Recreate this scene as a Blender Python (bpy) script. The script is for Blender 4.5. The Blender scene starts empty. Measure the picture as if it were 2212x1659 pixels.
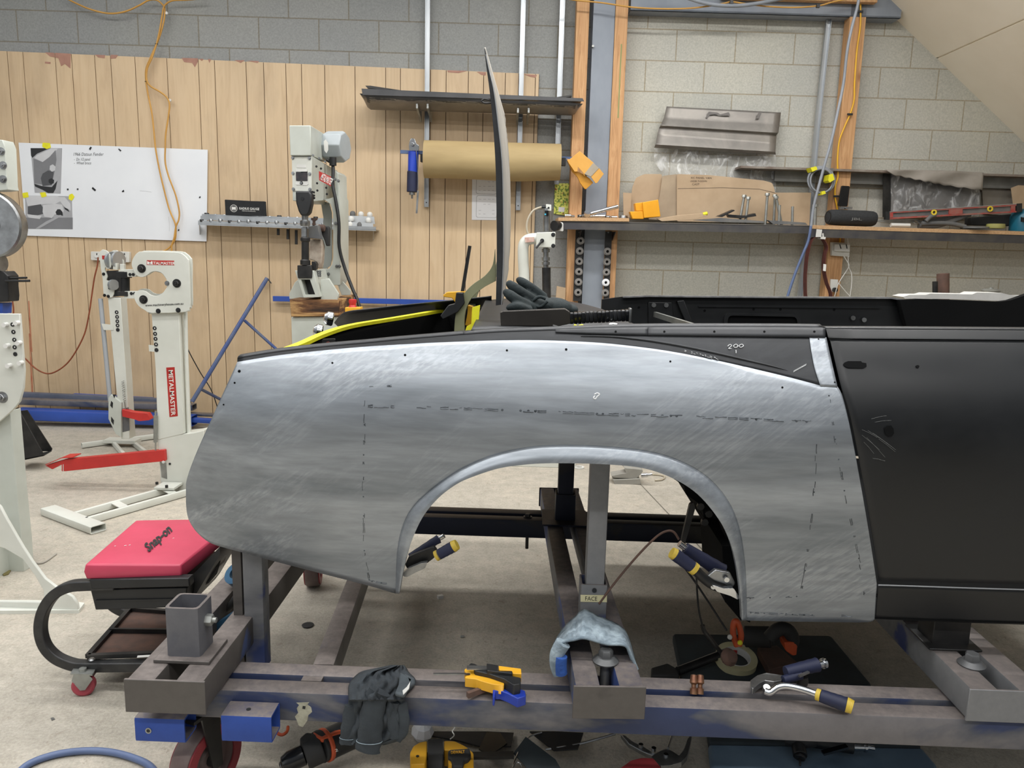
import bpy, bmesh, math, random
from mathutils import Vector, Matrix
random.seed(7)
C = bpy.context.scene.collection
SC = bpy.context.scene
PI = math.pi
# ---------------------------------------------------------------- camera
W_, H_ = 2212.0, 1659.0
FPX = 1660.0
CAMH = 1.25
PITCH, ROLL, YAW = math.radians(9.74), math.radians(1.46), math.radians(1.38)
CAM = Vector((0, 0, CAMH))
_fw = Vector((-math.sin(YAW)*math.cos(PITCH), math.cos(YAW)*math.cos(PITCH), -math.sin(PITCH)))
_r0 = Vector((math.cos(YAW), math.sin(YAW), 0))
_u0 = _r0.cross(_fw)
_rt = _r0*math.cos(ROLL) + _u0*math.sin(ROLL)
_up = _u0*math.cos(ROLL) - _r0*math.sin(ROLL)
cam_d = bpy.data.cameras.new('camera'); cam = bpy.data.objects.new('camera', cam_d); C.objects.link(cam)
cam_d.sensor_fit = 'HORIZONTAL'; cam_d.sensor_width = 36.0; cam_d.lens = 36.0*FPX/W_
cam_d.clip_start = 0.05; cam_d.clip_end = 60
cam.matrix_world = Matrix(((_rt.x, _up.x, -_fw.x, CAM.x), (_rt.y, _up.y, -_fw.y, CAM.y), (_rt.z, _up.z, -_fw.z, CAM.z), (0, 0, 0, 1)))
SC.camera = cam
# ---------------------------------------------------------------- world and lamps
w = bpy.data.worlds.new('world'); SC.world = w; w.use_nodes = True
_n = w.node_tree.nodes; _l = w.node_tree.links          # dim workshop around, paler roof space overhead
_tc = _n.new('ShaderNodeTexCoord'); _sx = _n.new('ShaderNodeSeparateXYZ'); _cr = _n.new('ShaderNodeValToRGB')
_l.new(_tc.outputs['Generated'], _sx.inputs[0]); _l.new(_sx.outputs[2], _cr.inputs[0])
_cr.color_ramp.elements[0].position = .05; _cr.color_ramp.elements[0].color = (.17, .175, .18, 1)
_cr.color_ramp.elements[1].position = .8; _cr.color_ramp.elements[1].color = (.72, .75, .78, 1)
_l.new(_cr.outputs[0], _n['Background'].inputs[0])
_n['Background'].inputs[1].default_value = 0.75
SC.view_settings.view_transform = 'Standard'
SC.view_settings.look = 'None'
SC.view_settings.gamma = 1.0
SC.view_settings.exposure = 0.0
SC.view_settings.use_curve_mapping = False
def lamp(name, loc, sx, sy, power, col=(1, 0.98, 0.955), tilt=0):
    l = bpy.data.lights.new(name, 'AREA'); l.shape = 'RECTANGLE'; l.size = sx; l.size_y = sy
    l.energy = power; l.color = col
    o = bpy.data.objects.new(name, l); C.objects.link(o); o.location = loc
    o.rotation_euler = (tilt, 0, 0)
    return o
for lx, ly, pw in ((-2.25, 1.25, 38), (0.85, 1.25, 46), (-2.25, -0.9, 50), (0.85, -0.9, 54), (-2.25, 2.5, 34), (0.85, 2.5, 48), (-2.25, 3.95, 34), (0.85, 3.95, 62)):
    lamp('batten_light', (lx, ly, 3.3), 2.95, 0.16, pw)

d_ = lamp('added_fill_light', (-3.6, -2.2, 1.9), 2.6, 2.2, 16, (.93, .97, 1.0)); d_.rotation_euler = Vector((-.80, -.6, .02)).to_track_quat('Z', 'Y').to_euler()  # unseen fill light added behind the camera to brighten soffit and machine fronts
# ---------------------------------------------------------------- pixel rays and planes
def ray(px, py):
    return (_fw + _rt*((px - W_/2)/FPX) - _up*((py - H_/2)/FPX))
def YP(Y): return (Vector((0, Y, 0)), Vector((0, 1, 0)))
def ZP(z): return (Vector((0, 0, z)), Vector((0, 0, -1)))
WANG = math.radians(2.3)
WU = Vector((math.cos(WANG), math.sin(WANG), 0)); WN = Vector((-math.sin(WANG), math.cos(WANG), 0))  # WN points into the wall
W0 = Vector((1.12, 5.53, 0))
def WP(off): return (W0 - WN*off, WN)
def pp(px, py, pl):
    d = ray(px, py); t = (pl[0]-CAM).dot(pl[1])/d.dot(pl[1])
    return CAM + d*t
def proj(P):
    d = Vector(P)-CAM; z = d.dot(_fw); return (W_/2+FPX*d.dot(_rt)/z, H_/2-FPX*d.dot(_up)/z)
ORD = 'first second third fourth fifth sixth seventh eighth ninth tenth eleventh twelfth thirteenth fourteenth fifteenth'.split()
def floor_pt(px, py, z=0.0): return pp(px, py, ZP(z))
def V3(*a): return Vector(a)
# ---------------------------------------------------------------- objects
WM = {}
def thing(name, label, cat, loc=(0, 0, 0), rotz=0, group=None):
    o = bpy.data.objects.new(name, None); C.objects.link(o)
    o.empty_display_size = 0.05
    o.location = loc; o.rotation_euler = (0, 0, rotz)
    o['label'] = label; o['category'] = cat
    if group: o['group'] = group
    WM[o.name] = Matrix.Translation(Vector(loc)) @ Matrix.Rotation(rotz, 4, 'Z')
    return o
def tag(o, label, cat, group=None, kind=None):
    o['label'] = label; o['category'] = cat
    if group: o['group'] = group
    if kind: o['kind'] = kind
    return o
def obj(name, bm, mat, parent=None, smooth=35, bevel=0, seg=2, solid=0, label=None, origin=None):
    bmesh.ops.remove_doubles(bm, verts=bm.verts, dist=1e-6)
    bmesh.ops.recalc_face_normals(bm, faces=bm.faces)
    me = bpy.data.meshes.new(name)
    if parent is not None:
        M = WM[parent.name]
        bmesh.ops.transform(bm, matrix=M.inverted(), verts=bm.verts)
        loc = None
    else:
        xs = [v.co for v in bm.verts]
        lo = Vector((min(v.x for v in xs), min(v.y for v in xs), min(v.z for v in xs)))
        hi = Vector((max(v.x for v in xs), max(v.y for v in xs), max(v.z for v in xs)))
        loc = Vector(((lo.x+hi.x)/2, (lo.y+hi.y)/2, lo.z)) if origin is None else Vector(origin)
        bmesh.ops.translate(bm, vec=-loc, verts=bm.verts)
        M = Matrix.Translation(loc)
    bm.to_mesh(me); bm.free()
    if smooth:
        for p in me.polygons: p.use_smooth = True
        me.set_sharp_from_angle(angle=math.radians(smooth))
    if isinstance(mat, (list, tuple)):
        for m in mat: me.materials.append(m)
    else: me.materials.append(mat)
    o = bpy.data.objects.new(name, me); C.objects.link(o)
    if parent is not None: o.parent = parent
    else: o.location = loc
    WM[o.name] = M
    if solid:
        m = o.modifiers.new('solid', 'SOLIDIFY'); m.thickness = solid; m.offset = 0
    if bevel:
        m = o.modifiers.new('bevel', 'BEVEL'); m.width = bevel; m.segments = seg; m.limit_method = 'ANGLE'; m.angle_limit = math.radians(40)
        m.harden_normals = False
    if label: o['label'] = label
    return o
def struct(name, bm, mat, **k):
    o = obj(name, bm, mat, **k); o['kind'] = 'structure'; return o
def NB(): return bmesh.new()
# ---------------------------------------------------------------- shapes (world coordinates)
def face(bm, vs, mi=0):
    try:
        f = bm.faces.new(vs); f.material_index = mi; return f
    except ValueError: return None
def box(bm, c, s, R=None, mi=0):
    c = Vector(c); x, y, z = s[0]/2, s[1]/2, s[2]/2
    vs = []
    for sx, sy, sz in ((-1,-1,-1),(1,-1,-1),(1,1,-1),(-1,1,-1),(-1,-1,1),(1,-1,1),(1,1,1),(-1,1,1)):
        p = Vector((sx*x, sy*y, sz*z))
        if R is not None: p = R @ p
        vs.append(bm.verts.new(c+p))
    for f in ((0,3,2,1),(4,5,6,7),(0,1,5,4),(1,2,6,5),(2,3,7,6),(3,0,4,7)): face(bm, [vs[i] for i in f], mi)
def prism(bm, pts, vec, mi=0):
    vec = Vector(vec)
    a = [bm.verts.new(Vector(p)) for p in pts]; b = [bm.verts.new(Vector(p)+vec) for p in pts]
    face(bm, a, mi); face(bm, list(reversed(b)), mi)
    n = len(a)
    for i in range(n): face(bm, [a[i], b[i], b[(i+1) % n], a[(i+1) % n]], mi)
def ring_prism(bm, outer, inner, vec, mi=0):
    vec = Vector(vec); n = len(outer)
    A = [bm.verts.new(Vector(p)) for p in outer]; B = [bm.verts.new(Vector(p)) for p in inner]
    A2 = [bm.verts.new(Vector(p)+vec) for p in outer]; B2 = [bm.verts.new(Vector(p)+vec) for p in inner]
    for i in range(n):
        j = (i+1) % n
        face(bm, [A[i], A[j], B[j], B[i]], mi); face(bm, [A2[i], B2[i], B2[j], A2[j]], mi)
        face(bm, [A[i], A2[i], A2[j], A[j]], mi); face(bm, [B[i], B[j], B2[j], B2[i]], mi)
def pxprism(bm, pts, pl, th, mi=0):
    """outline given in photo pixels on the plane pl, given real thickness th behind it"""
    prism(bm, [pp(x, y, pl) for x, y in pts], pl[1]*th, mi)
def rnd(pts, r=6, n=3):
    """round the corners of a 2D polygon"""
    out = []; L = len(pts)
    for i in range(L):
        p0, p1, p2 = Vector(pts[i-1][:2]), Vector(pts[i][:2]), Vector(pts[(i+1) % L][:2])
        a = (p0-p1); b = (p2-p1); rr = min(r, a.length*.45, b.length*.45)
        a.normalize(); b.normalize(); A = p1+a*rr; B = p1+b*rr
        for k in range(n+1):
            t = k/n; q = A*(1-t)**2 + p1*2*t*(1-t) + B*t*t
            out.append((q.x, q.y))
    return out
def cr(pts, n=6, close=False):
    """Catmull-Rom through points"""
    P = [Vector(p) for p in pts]; L = len(P); out = []
    rng = range(L if close else L-1)
    for i in rng:
        if close: p0, p1, p2, p3 = P[i-1], P[i], P[(i+1) % L], P[(i+2) % L]
        else: p0, p1, p2, p3 = P[max(i-1, 0)], P[i], P[i+1], P[min(i+2, L-1)]
        for k in range(n):
            t = k/n
            out.append(.5*((2*p1)+(p2-p0)*t+(2*p0-5*p1+4*p2-p3)*t*t+(3*p1-p0-3*p2+p3)*t**3))
    if not close: out.append(P[-1])
    return out
def frames(pts):
    P = [Vector(p) for p in pts]; T = []
    for i in range(len(P)):
        t = (P[min(i+1, len(P)-1)]-P[max(i-1, 0)])
        T.append(t.normalized() if t.length > 1e-9 else Vector((0, 0, 1)))
    u = T[0].cross(Vector((0, 0, 1)))
    if u.length < 1e-3: u = T[0].cross(Vector((1, 0, 0)))
    u.normalize(); out = []
    for p, t in zip(P, T):
        u = (u - t*u.dot(t)); u.normalize(); out.append((p, t, u, t.cross(u)))
    return out
def tube(bm, pts, r, n=8, mi=0, close=False, sm=0, caps=True):
    if sm: pts = cr(pts, sm, close)
    fr = frames(pts); rings = []
    for i, (p, t, u, v) in enumerate(fr):
        rr = r(i/(len(fr)-1)) if callable(r) else r
        rings.append([bm.verts.new(p+u*math.cos(2*PI*k/n)*rr+v*math.sin(2*PI*k/n)*rr) for k in range(n)])
    m = len(rings)
    for i in range(m if close else m-1):
        a, b = rings[i], rings[(i+1) % m]
        for k in range(n): face(bm, [a[k], a[(k+1) % n], b[(k+1) % n], b[k]], mi)
    if caps and not close:
        face(bm, list(reversed(rings[0])), mi); face(bm, rings[-1], mi)
def sweep(bm, pts, prof, up=None, mi=0, close=False):
    """sweep a 2D profile [(a,b)] along pts; a along side vector, b along the second"""
    fr = frames(pts); rings = []
    for p, t, u, v in fr:
        if up is not None:
            v = Vector(up); v = (v - t*v.dot(t)).normalized(); u = t.cross(v)
        rings.append([bm.verts.new(p+u*a+v*b) for a, b in prof])
    n = len(prof); m = len(rings)
    for i in range(m if close else m-1):
        a, b = rings[i], rings[(i+1) % m]
        for k in range(n): face(bm, [a[k], a[(k+1) % n], b[(k+1) % n], b[k]], mi)
    if not close: face(bm, list(reversed(rings[0])), mi); face(bm, rings[-1], mi)
def beam(bm, a, b, w_, h_, up=(0, 0, 1), mi=0):
    sweep(bm, [a, b], [(-w_/2, -h_/2), (w_/2, -h_/2), (w_/2, h_/2), (-w_/2, h_/2)], up, mi)
def rhs(bm, a, b, w_, h_, t=.004, up=(0, 0, 1), mi=0, r=.006):
    """hollow square tube with open ends and rounded corners"""
    a, b = Vector(a), Vector(b); T = (b-a).normalized(); v = Vector(up); v = (v-T*v.dot(T)).normalized(); u = T.cross(v)
    o = rnd([(-w_/2, -h_/2), (w_/2, -h_/2), (w_/2, h_/2), (-w_/2, h_/2)], r, 2)
    k = 1-2*t/min(w_, h_)
    i = [(x*(1-2*t/w_), y*(1-2*t/h_)) for x, y in o]
    ring_prism(bm, [a+u*x+v*y for x, y in o], [a+u*x+v*y for x, y in i], b-a, mi)
def lathe(bm, prof, org, axis=(0, 0, 1), n=20, mi=0, closed=True):
    """prof: [(radius, distance along axis)]"""
    org = Vector(org); ax = Vector(axis).normalized()
    u = ax.cross(Vector((0, 0, 1)));
    if u.length < 1e-3: u = Vector((1, 0, 0))
    u.normalize(); v = ax.cross(u); rings = []
    for r, t in prof:
        if r < 1e-6: rings.append([bm.verts.new(org+ax*t)])
        else: rings.append([bm.verts.new(org+ax*t+u*math.cos(2*PI*k/n)*r+v*math.sin(2*PI*k/n)*r) for k in range(n)])
    for a, b in zip(rings, rings[1:]):
        for k in range(n):
            if len(a) == 1 and len(b) == 1: break
            if len(a) == 1: face(bm, [a[0], b[(k+1) % n], b[k]], mi)
            elif len(b) == 1: face(bm, [a[k], a[(k+1) % n], b[0]], mi)
            else: face(bm, [a[k], a[(k+1) % n], b[(k+1) % n], b[k]], mi)
    if closed:
        if len(rings[0]) > 1: face(bm, rings[0], mi)
        if len(rings[-1]) > 1: face(bm, list(reversed(rings[-1])), mi)
def cyl(bm, org, axis, r, L, n=16, mi=0): lathe(bm, [(r, 0), (r, L)], org, axis, n, mi)
def cyl2(bm, a, b, r, n=16, mi=0, r2=None):
    a, b = Vector(a), Vector(b); L = (b-a).length; lathe(bm, [(r, 0), (r if r2 is None else r2, L)], a, b-a, n, mi)
def washer(bm, org, axis, ro, ri, L, n=20, mi=0): lathe(bm, [(ri, 0), (ro, 0), (ro, L), (ri, L), (ri, 0)], org, axis, n, mi, closed=False)
def hexb(bm, org, axis, r, L, mi=0): lathe(bm, [(r, 0), (r, L*.85), (r*.88, L)], org, axis, 6, mi)
def grid(bm, f, nu, nv, mi=0):
    g = [[bm.verts.new(f(i/nu, j/nv)) for j in range(nv+1)] for i in range(nu+1)]
    for i in range(nu):
        for j in range(nv): face(bm, [g[i][j], g[i+1][j], g[i+1][j+1], g[i][j+1]], mi)
    return g
def ruled(bm, pairs, fpt, nu=4, nv=16, smooth=True, mi=0):
    """surface ruled between two pixel curves; fpt maps a pixel onto the real surface"""
    A = [p[0] for p in pairs]; B = [p[1] for p in pairs]
    if smooth: A = cr([Vector((x, y, 0)) for x, y in A], nu); B = cr([Vector((x, y, 0)) for x, y in B], nu)
    else:
        def lin(Q):
            o = []
            for i in range(len(Q)-1):
                for k in range(nu): t = k/nu; o.append(Vector((Q[i][0]*(1-t)+Q[i+1][0]*t, Q[i][1]*(1-t)+Q[i+1][1]*t, 0)))
            o.append(Vector((Q[-1][0], Q[-1][1], 0))); return o
        A = lin(A); B = lin(B)
    g = []
    for a, b in zip(A, B):
        g.append([bm.verts.new(fpt(a.x+(b.x-a.x)*j/nv, a.y+(b.y-a.y)*j/nv)) for j in range(nv+1)])
    for i in range(len(g)-1):
        for j in range(nv): face(bm, [g[i][j], g[i+1][j], g[i+1][j+1], g[i][j+1]], mi)
def text_px(bm, s, p0, p1, h, pl, lift=.0006, mi=0, bold=0.0, fit=True, ex=.0003, shear=0):
    """lettering standing on plane pl, baseline from pixel p0 to p1, height h pixels"""
    cu = bpy.data.curves.new('t', 'FONT'); cu.body = s; cu.offset = bold; cu.extrude = 0; cu.shear = shear; cu.resolution_u = 2
    ob = bpy.data.objects.new('t', cu); C.objects.link(ob)
    dg = bpy.context.evaluated_depsgraph_get(); dg.update()
    me = ob.evaluated_get(dg).to_mesh()
    if len(me.vertices) == 0: return
    x0 = min(v.co.x for v in me.vertices); x1 = max(v.co.x for v in me.vertices)
    y1 = max(v.co.y for v in me.vertices)
    a = Vector((p0[0], p0[1])); b = Vector((p1[0], p1[1])); d = (b-a); L = d.length; d.normalize(); n = Vector((d.y, -d.x))
    vs = []
    for v in me.vertices:
        sx = (v.co.x-x0)/(x1-x0)*L; sy = v.co.y/y1*h
        q = a + d*sx + n*sy
        vs.append(bm.verts.new(pp(q.x, q.y, pl)-pl[1]*lift))
    for p in me.polygons: face(bm, [vs[i] for i in p.vertices], mi)
    ob.evaluated_get(dg).to_mesh_clear(); bpy.data.objects.remove(ob); bpy.data.curves.remove(cu)
def dup(root, loc=None, rotz=None, label=None, group=None):
    r = root.copy(); C.objects.link(r)
    if loc is not None: r.location = loc
    if rotz is not None: r.rotation_euler = (0, 0, rotz)
    if label: r['label'] = label
    if group: r['group'] = group
    for ch in list(root.children):
        c = ch.copy(); C.objects.link(c); c.parent = r
        for g in ch.children:
            d = g.copy(); C.objects.link(d); d.parent = c
    return r
# ---------------------------------------------------------------- materials
def S(h, k=1.0):
    h = h.lstrip('#'); o = []
    for i in (0, 2, 4):
        c = int(h[i:i+2], 16)/255; c = c/12.92 if c <= .04045 else ((c+.055)/1.055)**2.4
        o.append(min(c*k, 1))
    return (*o, 1)
class N:
    def __init__(s, m): s.t = m.node_tree; s.n = s.t.nodes; s.l = s.t.links; s.b = s.n['Principled BSDF']
    def new(s, t, **k):
        n = s.n.new(t)
        for a, b in k.items(): setattr(n, a, b)
        return n
    def co(s, which='Object', scale=(1, 1, 1), loc=(0, 0, 0), rot=(0, 0, 0)):
        c = s.new('ShaderNodeTexCoord'); m = s.new('ShaderNodeMapping')
        m.inputs['Scale'].default_value = scale; m.inputs['Location'].default_value = loc; m.inputs['Rotation'].default_value = rot
        s.l.new(c.outputs[which], m.inputs['Vector']); return m.outputs[0]
    def co2(s, rot, scale):
        c = s.new('ShaderNodeTexCoord'); a = s.new('ShaderNodeMapping'); a.inputs['Rotation'].default_value = rot
        m = s.new('ShaderNodeMapping'); m.inputs['Scale'].default_value = scale
        s.l.new(c.outputs['Object'], a.inputs['Vector']); s.l.new(a.outputs[0], m.inputs['Vector']); return m.outputs[0]
    def noise(s, vec, sc, det=4, rough=.55, dist=0):
        n = s.new('ShaderNodeTexNoise'); n.inputs['Scale'].default_value = sc; n.inputs['Detail'].default_value = det
        n.inputs['Roughness'].default_value = rough; n.inputs['Distortion'].default_value = dist
        s.l.new(vec, n.inputs['Vector']); return n.outputs['Fac']
    def ramp(s, fac, stops, interp='LINEAR'):
        r = s.new('ShaderNodeValToRGB'); e = r.color_ramp.elements; r.color_ramp.interpolation = interp
        while len(e) < len(stops): e.new(.5)
        for i, (p, c) in enumerate(stops): e[i].position = p; e[i].color = c if len(c) == 4 else (*c, 1)
        s.l.new(fac, r.inputs[0]); return r.outputs[0]
    def mix(s, fac, a, b, mode='MIX'):
        m = s.new('ShaderNodeMix', data_type='RGBA', blend_type=mode)
        for sock, v in ((m.inputs[0], fac), (m.inputs[6], a), (m.inputs[7], b)):
            if isinstance(v, (int, float)): sock.default_value = v
            elif isinstance(v, tuple): sock.default_value = v
            else: s.l.new(v, sock)
        return m.outputs[2]
    def math(s, op, a, b=0.0):
        m = s.new('ShaderNodeMath', operation=op)
        for sock, v in ((m.inputs[0], a), (m.inputs[1], b)):
            if isinstance(v, (int, float)): sock.default_value = v
            else: s.l.new(v, sock)
        return m.outputs[0]
    def bump(s, h, st=.2, d=.01):
        b = s.new('ShaderNodeBump'); b.inputs['Strength'].default_value = st; b.inputs['Distance'].default_value = d
        s.l.new(h, b.inputs['Height']); s.l.new(b.outputs[0], s.b.inputs['Normal'])
    def set(s, name, v):
        if isinstance(v, (int, float, tuple)): s.b.inputs[name].default_value = v
        else: s.l.new(v, s.b.inputs[name])
MATS = {}
def pm(name, c1, c2=None, scale=6, rough=.5, metal=0, bump=0, lo=.35, hi=.65, stretch=(1, 1, 1), det=4, bsc=None, spec=.5, rv=0.0):
    if name in MATS: return MATS[name]
    m = bpy.data.materials.new(name); m.use_nodes = True; k = N(m)
    a = S(c1) if isinstance(c1, str) else c1
    b = a if c2 is None else (S(c2) if isinstance(c2, str) else c2)
    if c2 is None: b = tuple(x*.88 for x in a[:3])+(1,)
    v = k.co('Object', stretch); f = k.noise(v, scale, det)
    k.set('Base Color', k.ramp(f, [(lo, a), (hi, b)]))
    k.set('Metallic', metal); k.set('Specular IOR Level', spec)
    if rv: k.set('Roughness', k.ramp(f, [(lo, (rough-rv,)*3+(1,)), (hi, (rough+rv,)*3+(1,))]))
    else: k.set('Roughness', rough)
    if bump: k.bump(k.noise(v, bsc or scale*6, 4), bump, .004)
    MATS[name] = m; return m
M = {}
M['white_enamel'] = pm('white_enamel', '#d6d8d0', '#c6c8bf', 3, .38)
M['grey_enamel'] = pm('grey_enamel', '#c3c8c0', '#b2b6ad', 4, .42)
M['black'] = pm('black_plastic', '#17181a', '#202224', 8, .45)
M['blackgloss'] = pm('black_gloss', '#0e0f11', '#15171a', 6, .22)
M['blacksteel'] = pm('black_oxide_steel', '#262728', '#3a3938', 14, .42, .5)
M['steel'] = pm('bare_steel', '#a3a5a6', '#7e7f7f', 18, .32, .9)
M['chrome'] = pm('chrome', '#d8dadc', '#b7babd', 10, .15, 1)
M['alu'] = pm('aluminium', '#bfc3c6', '#a4a8ab', 9, .38, .75, stretch=(1, 1, .15))
M['red'] = pm('red_paint', '#c5322d', '#b02b28', 8, .42)
M['redlabel'] = pm('red_label', '#b02a22', '#a5251f', 8, .5)
M['whiteprint'] = pm('white_print', '#eceae4', '#e2e0da', 8, .5)
M['blackprint'] = pm('black_print', '#17181a', '#1d1e20', 8, .6)
M['vinyl'] = pm('red_vinyl', '#c2415c', '#b33a52', 5, .42, bump=.05, bsc=60)
M['orange_cord'] = pm('orange_cord', '#dc9a3c', '#cf8b30', 8, .45)
M['yellow_cord'] = pm('yellow_cord', '#e8b32a', '#dba624', 8, .45)
M['brown_cord'] = pm('brown_cord', '#8f4a2c', '#7d3f26', 30, .6)
M['yellowtape'] = pm('yellow_tape', '#e6e02a', '#d8d222', 30, .55, bump=.1)
M['yellowplastic'] = pm('yellow_plastic', '#e3ab2d', '#d39c22', 6, .45)
M['amber'] = pm('amber_plastic', '#e8a51f', '#dd9a18', 6, .42)
M['blueplastic'] = pm('blue_plastic', '#1f3fae', '#1a3596', 6, .4)
M['navyrubber'] = pm('navy_rubber', '#1a2140', '#161c35', 12, .6, bump=.1)
M['orangeplastic'] = pm('orange_plastic', '#c8552b', '#a94524', 10, .45)
M['rubber'] = pm('rubber', '#222324', '#2c2c2c', 12, .75)
M['redwheel'] = pm('red_polyurethane', '#8e2f37', '#6d2a2f', 8, .5)
M['bluesteel'] = pm('blue_painted_steel', '#3153ab', '#2a4895', 5, .42)
M['paper'] = pm('paper', '#e9eaec', '#dedfe2', 3, .7)
M['kraft'] = pm('kraft_paper', '#ab966b', '#9c875e', 2, .75, stretch=(1, 1, 6), bump=.05)
M['card'] = pm('cardboard', '#b9a286', '#a58e72', 5, .85, lo=.3, hi=.7)
M['hose_grey'] = pm('grey_hose', '#8f949b', '#7c8188', 6, .45)
M['hose_blue'] = pm('blue_hose', '#5a6b8f', '#4d5c7d', 6, .45)
M['olive'] = pm('olive_paint', '#898b6d', '#7c7d60', 9, .5)
M['cloth_dark'] = pm('charcoal_cloth', '#3b4146', '#2b3034', 16, .95, bump=.35, bsc=220)
M['knit'] = pm('pale_blue_knit', '#97a6af', '#66747e', 30, .95, bump=.5, bsc=160)
M['knit_blue'] = pm('blue_knit', '#2f5aa8', '#274a8c', 30, .9, bump=.5, bsc=160)
M['glove'] = pm('dark_green_glove', '#1d282a', '#152022', 30, .8, bump=.4, bsc=120)
M['dusty'] = pm('dusty_plastic', '#56585a', '#6d6c69', 9, .7)
M['dull'] = pm('dull_bolt_steel', '#6f7172', '#5d5e5f', 12, .5, .5)
M['zinc'] = pm('zinc_plate', '#a8aaa6', '#8b8d89', 12, .4, .7)
M['rust'] = pm('rusty_steel', '#6b5146', '#57463f', 22, .8, .2, bump=.1)
M['teal'] = pm('teal_plastic', '#1f6a82', '#195b70', 5, .35)
M['tape'] = pm('masking_tape', '#cfc9a2', '#bdb78f', 10, .7)
M['padblue'] = pm('blue_foam_pad', '#687e90', '#54697c', 7, .8, bump=.2, bsc=40)
M['padgreen'] = pm('dark_foam_pad', '#333d41', '#292f33', 7, .85, bump=.2, bsc=40)
M['belt'] = pm('abrasive_belt', '#5a2a22', '#4a221c', 40, .85)
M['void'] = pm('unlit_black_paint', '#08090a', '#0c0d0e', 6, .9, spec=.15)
M['cream_board'] = pm('cream_plasterboard', '#f6eddc', '#f0e6d3', 2, .8)
M['label_white'] = pm('white_sticker', '#d8d8d4', '#cfcfca', 8, .5)
def special():
    # concrete blocks
    m = bpy.data.materials.new('concrete_blocks'); m.use_nodes = True; k = N(m); M['blocks'] = m
    zp = pp(1383, 62, WP(0)); up_ = pp(1461, 100, WP(0))
    u0 = up_.x; z0 = zp.z
    v = k.co('Object', (1, 1, 1))
    sep = k.new('ShaderNodeSeparateXYZ'); k.l.new(v, sep.inputs[0])
    cb = k.new('ShaderNodeCombineXYZ')
    k.l.new(k.math('ADD', sep.outputs[0], 40.0-u0), cb.inputs[0]); k.l.new(k.math('ADD', sep.outputs[2], 20.0-z0), cb.inputs[1])
    br = k.new('ShaderNodeTexBrick'); k.l.new(cb.outputs[0], br.inputs['Vector'])
    br.offset = .5; br.inputs['Scale'].default_value = 1
    for n_, x in (('Mortar Size', .0042), ('Mortar Smooth', .12), ('Bias', 0), ('Brick Width', .4), ('Row Height', .2)): br.inputs[n_].default_value = x
    br.inputs['Color1'].default_value = S('#babab6'); br.inputs['Color2'].default_value = S('#b2b3b0'); br.inputs['Mortar'].default_value = S('#a19a8c')
    big = k.noise(v, 1.1, 3); fine = k.noise(v, 90, 3, .7)
    c = k.mix(.55, br.outputs['Color'], k.ramp(fine, [(.3, S('#a3a49f')), (.7, S('#cfcfca'))]), 'OVERLAY')
    bay = k.math('GREATER_THAN', sep.outputs[0], pp(1295, 300, WP(0)).x)      # blocks are toned darker left of the column
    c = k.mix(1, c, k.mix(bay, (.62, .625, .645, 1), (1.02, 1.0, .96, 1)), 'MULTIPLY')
    c = k.mix(1, c, k.ramp(big, [(.3, (.9, .91, .94, 1)), (.7, (1.04, 1.03, 1, 1))]), 'MULTIPLY')
    k.set('Base Color', c); k.set('Roughness', .92); k.set('Specular IOR Level', .2)
    h = k.math('ADD', k.math('MULTIPLY', br.outputs['Fac'], -1.0), k.math('MULTIPLY', fine, .25)); k.bump(h, .6, .006)
    # pale wood grain panelling
    m = bpy.data.materials.new('woodgrain_panelling'); m.use_nodes = True; k = N(m); M['panel'] = m
    v = k.co('Object', (1, 1, .09)); wv = k.noise(v, 26, 6, .6, 1.2); v2 = k.co('Object', (1, 1, .35)); big = k.noise(v2, 2.2, 3)
    c = k.ramp(wv, [(.3, S('#bfa686')), (.5, S('#c8b08f')), (.72, S('#cdb696'))])
    c = k.mix(1, c, k.ramp(big, [(.3, (.9, .89, .88, 1)), (.65, (1.03, 1.02, 1, 1))]), 'MULTIPLY')
    dirt = k.noise(k.co('Object', (1, 1, .5)), 3.4, 5, .6)
    c = k.mix(k.math('MULTIPLY', k.ramp(dirt, [(.52, (0, 0, 0)), (.74, (1, 1, 1))]), .35), c, S('#8d7a66'))
    k.set('Base Color', c); k.set('Roughness', .6); k.bump(wv, .05, .002)
    # structural timber
    m = bpy.data.materials.new('pine_timber'); m.use_nodes = True; k = N(m); M['timber'] = m
    v = k.co('Object', (1, 1, .07)); wv = k.noise(v, 40, 5, .6, 1.5); kn = k.noise(k.co('Object', (1, 1, .5)), 7, 2, .4)
    c = k.ramp(wv, [(.3, S('#a57b54')), (.5, S('#c09468')), (.7, S('#cda67a'))])
    c = k.mix(k.ramp(kn, [(.66, (0, 0, 0)), (.74, (1, 1, 1))]), c, S('#7b4a2a'))
    k.set('Base Color', c); k.set('Roughness', .75); k.bump(wv, .15, .003)
    m = bpy.data.materials.new('particle_board'); m.use_nodes = True; k = N(m); M['mdf'] = m
    v = k.co('Object'); f = k.noise(v, 120, 3, .7); k.set('Base Color', k.ramp(f, [(.3, S('#a98660')), (.7, S('#c9a67e'))])); k.set('Roughness', .85)
    # scorched timber
    m = bpy.data.materials.new('scorched_timber'); m.use_nodes = True; k = N(m); M['scorched'] = m
    v = k.co('Object', (.35, 1, 3)); f = k.noise(v, 9, 5, .65, .6); c = k.ramp(f, [(.36, S('#2e1d12')), (.5, S('#6d4a2c')), (.62, S('#b5905e'))]); k.set('Base Color', c); k.set('Roughness', .8)
    # floor
    m = bpy.data.materials.new('dusty_concrete_floor'); m.use_nodes = True; k = N(m); M['floor'] = m
    v = k.co('Object'); big = k.noise(v, .8, 4, .6); mid = k.noise(v, 16, 10, .78); fine = k.noise(v, 120, 4, .7); pit = k.noise(v, 30, 6, .75, .6)
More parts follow.
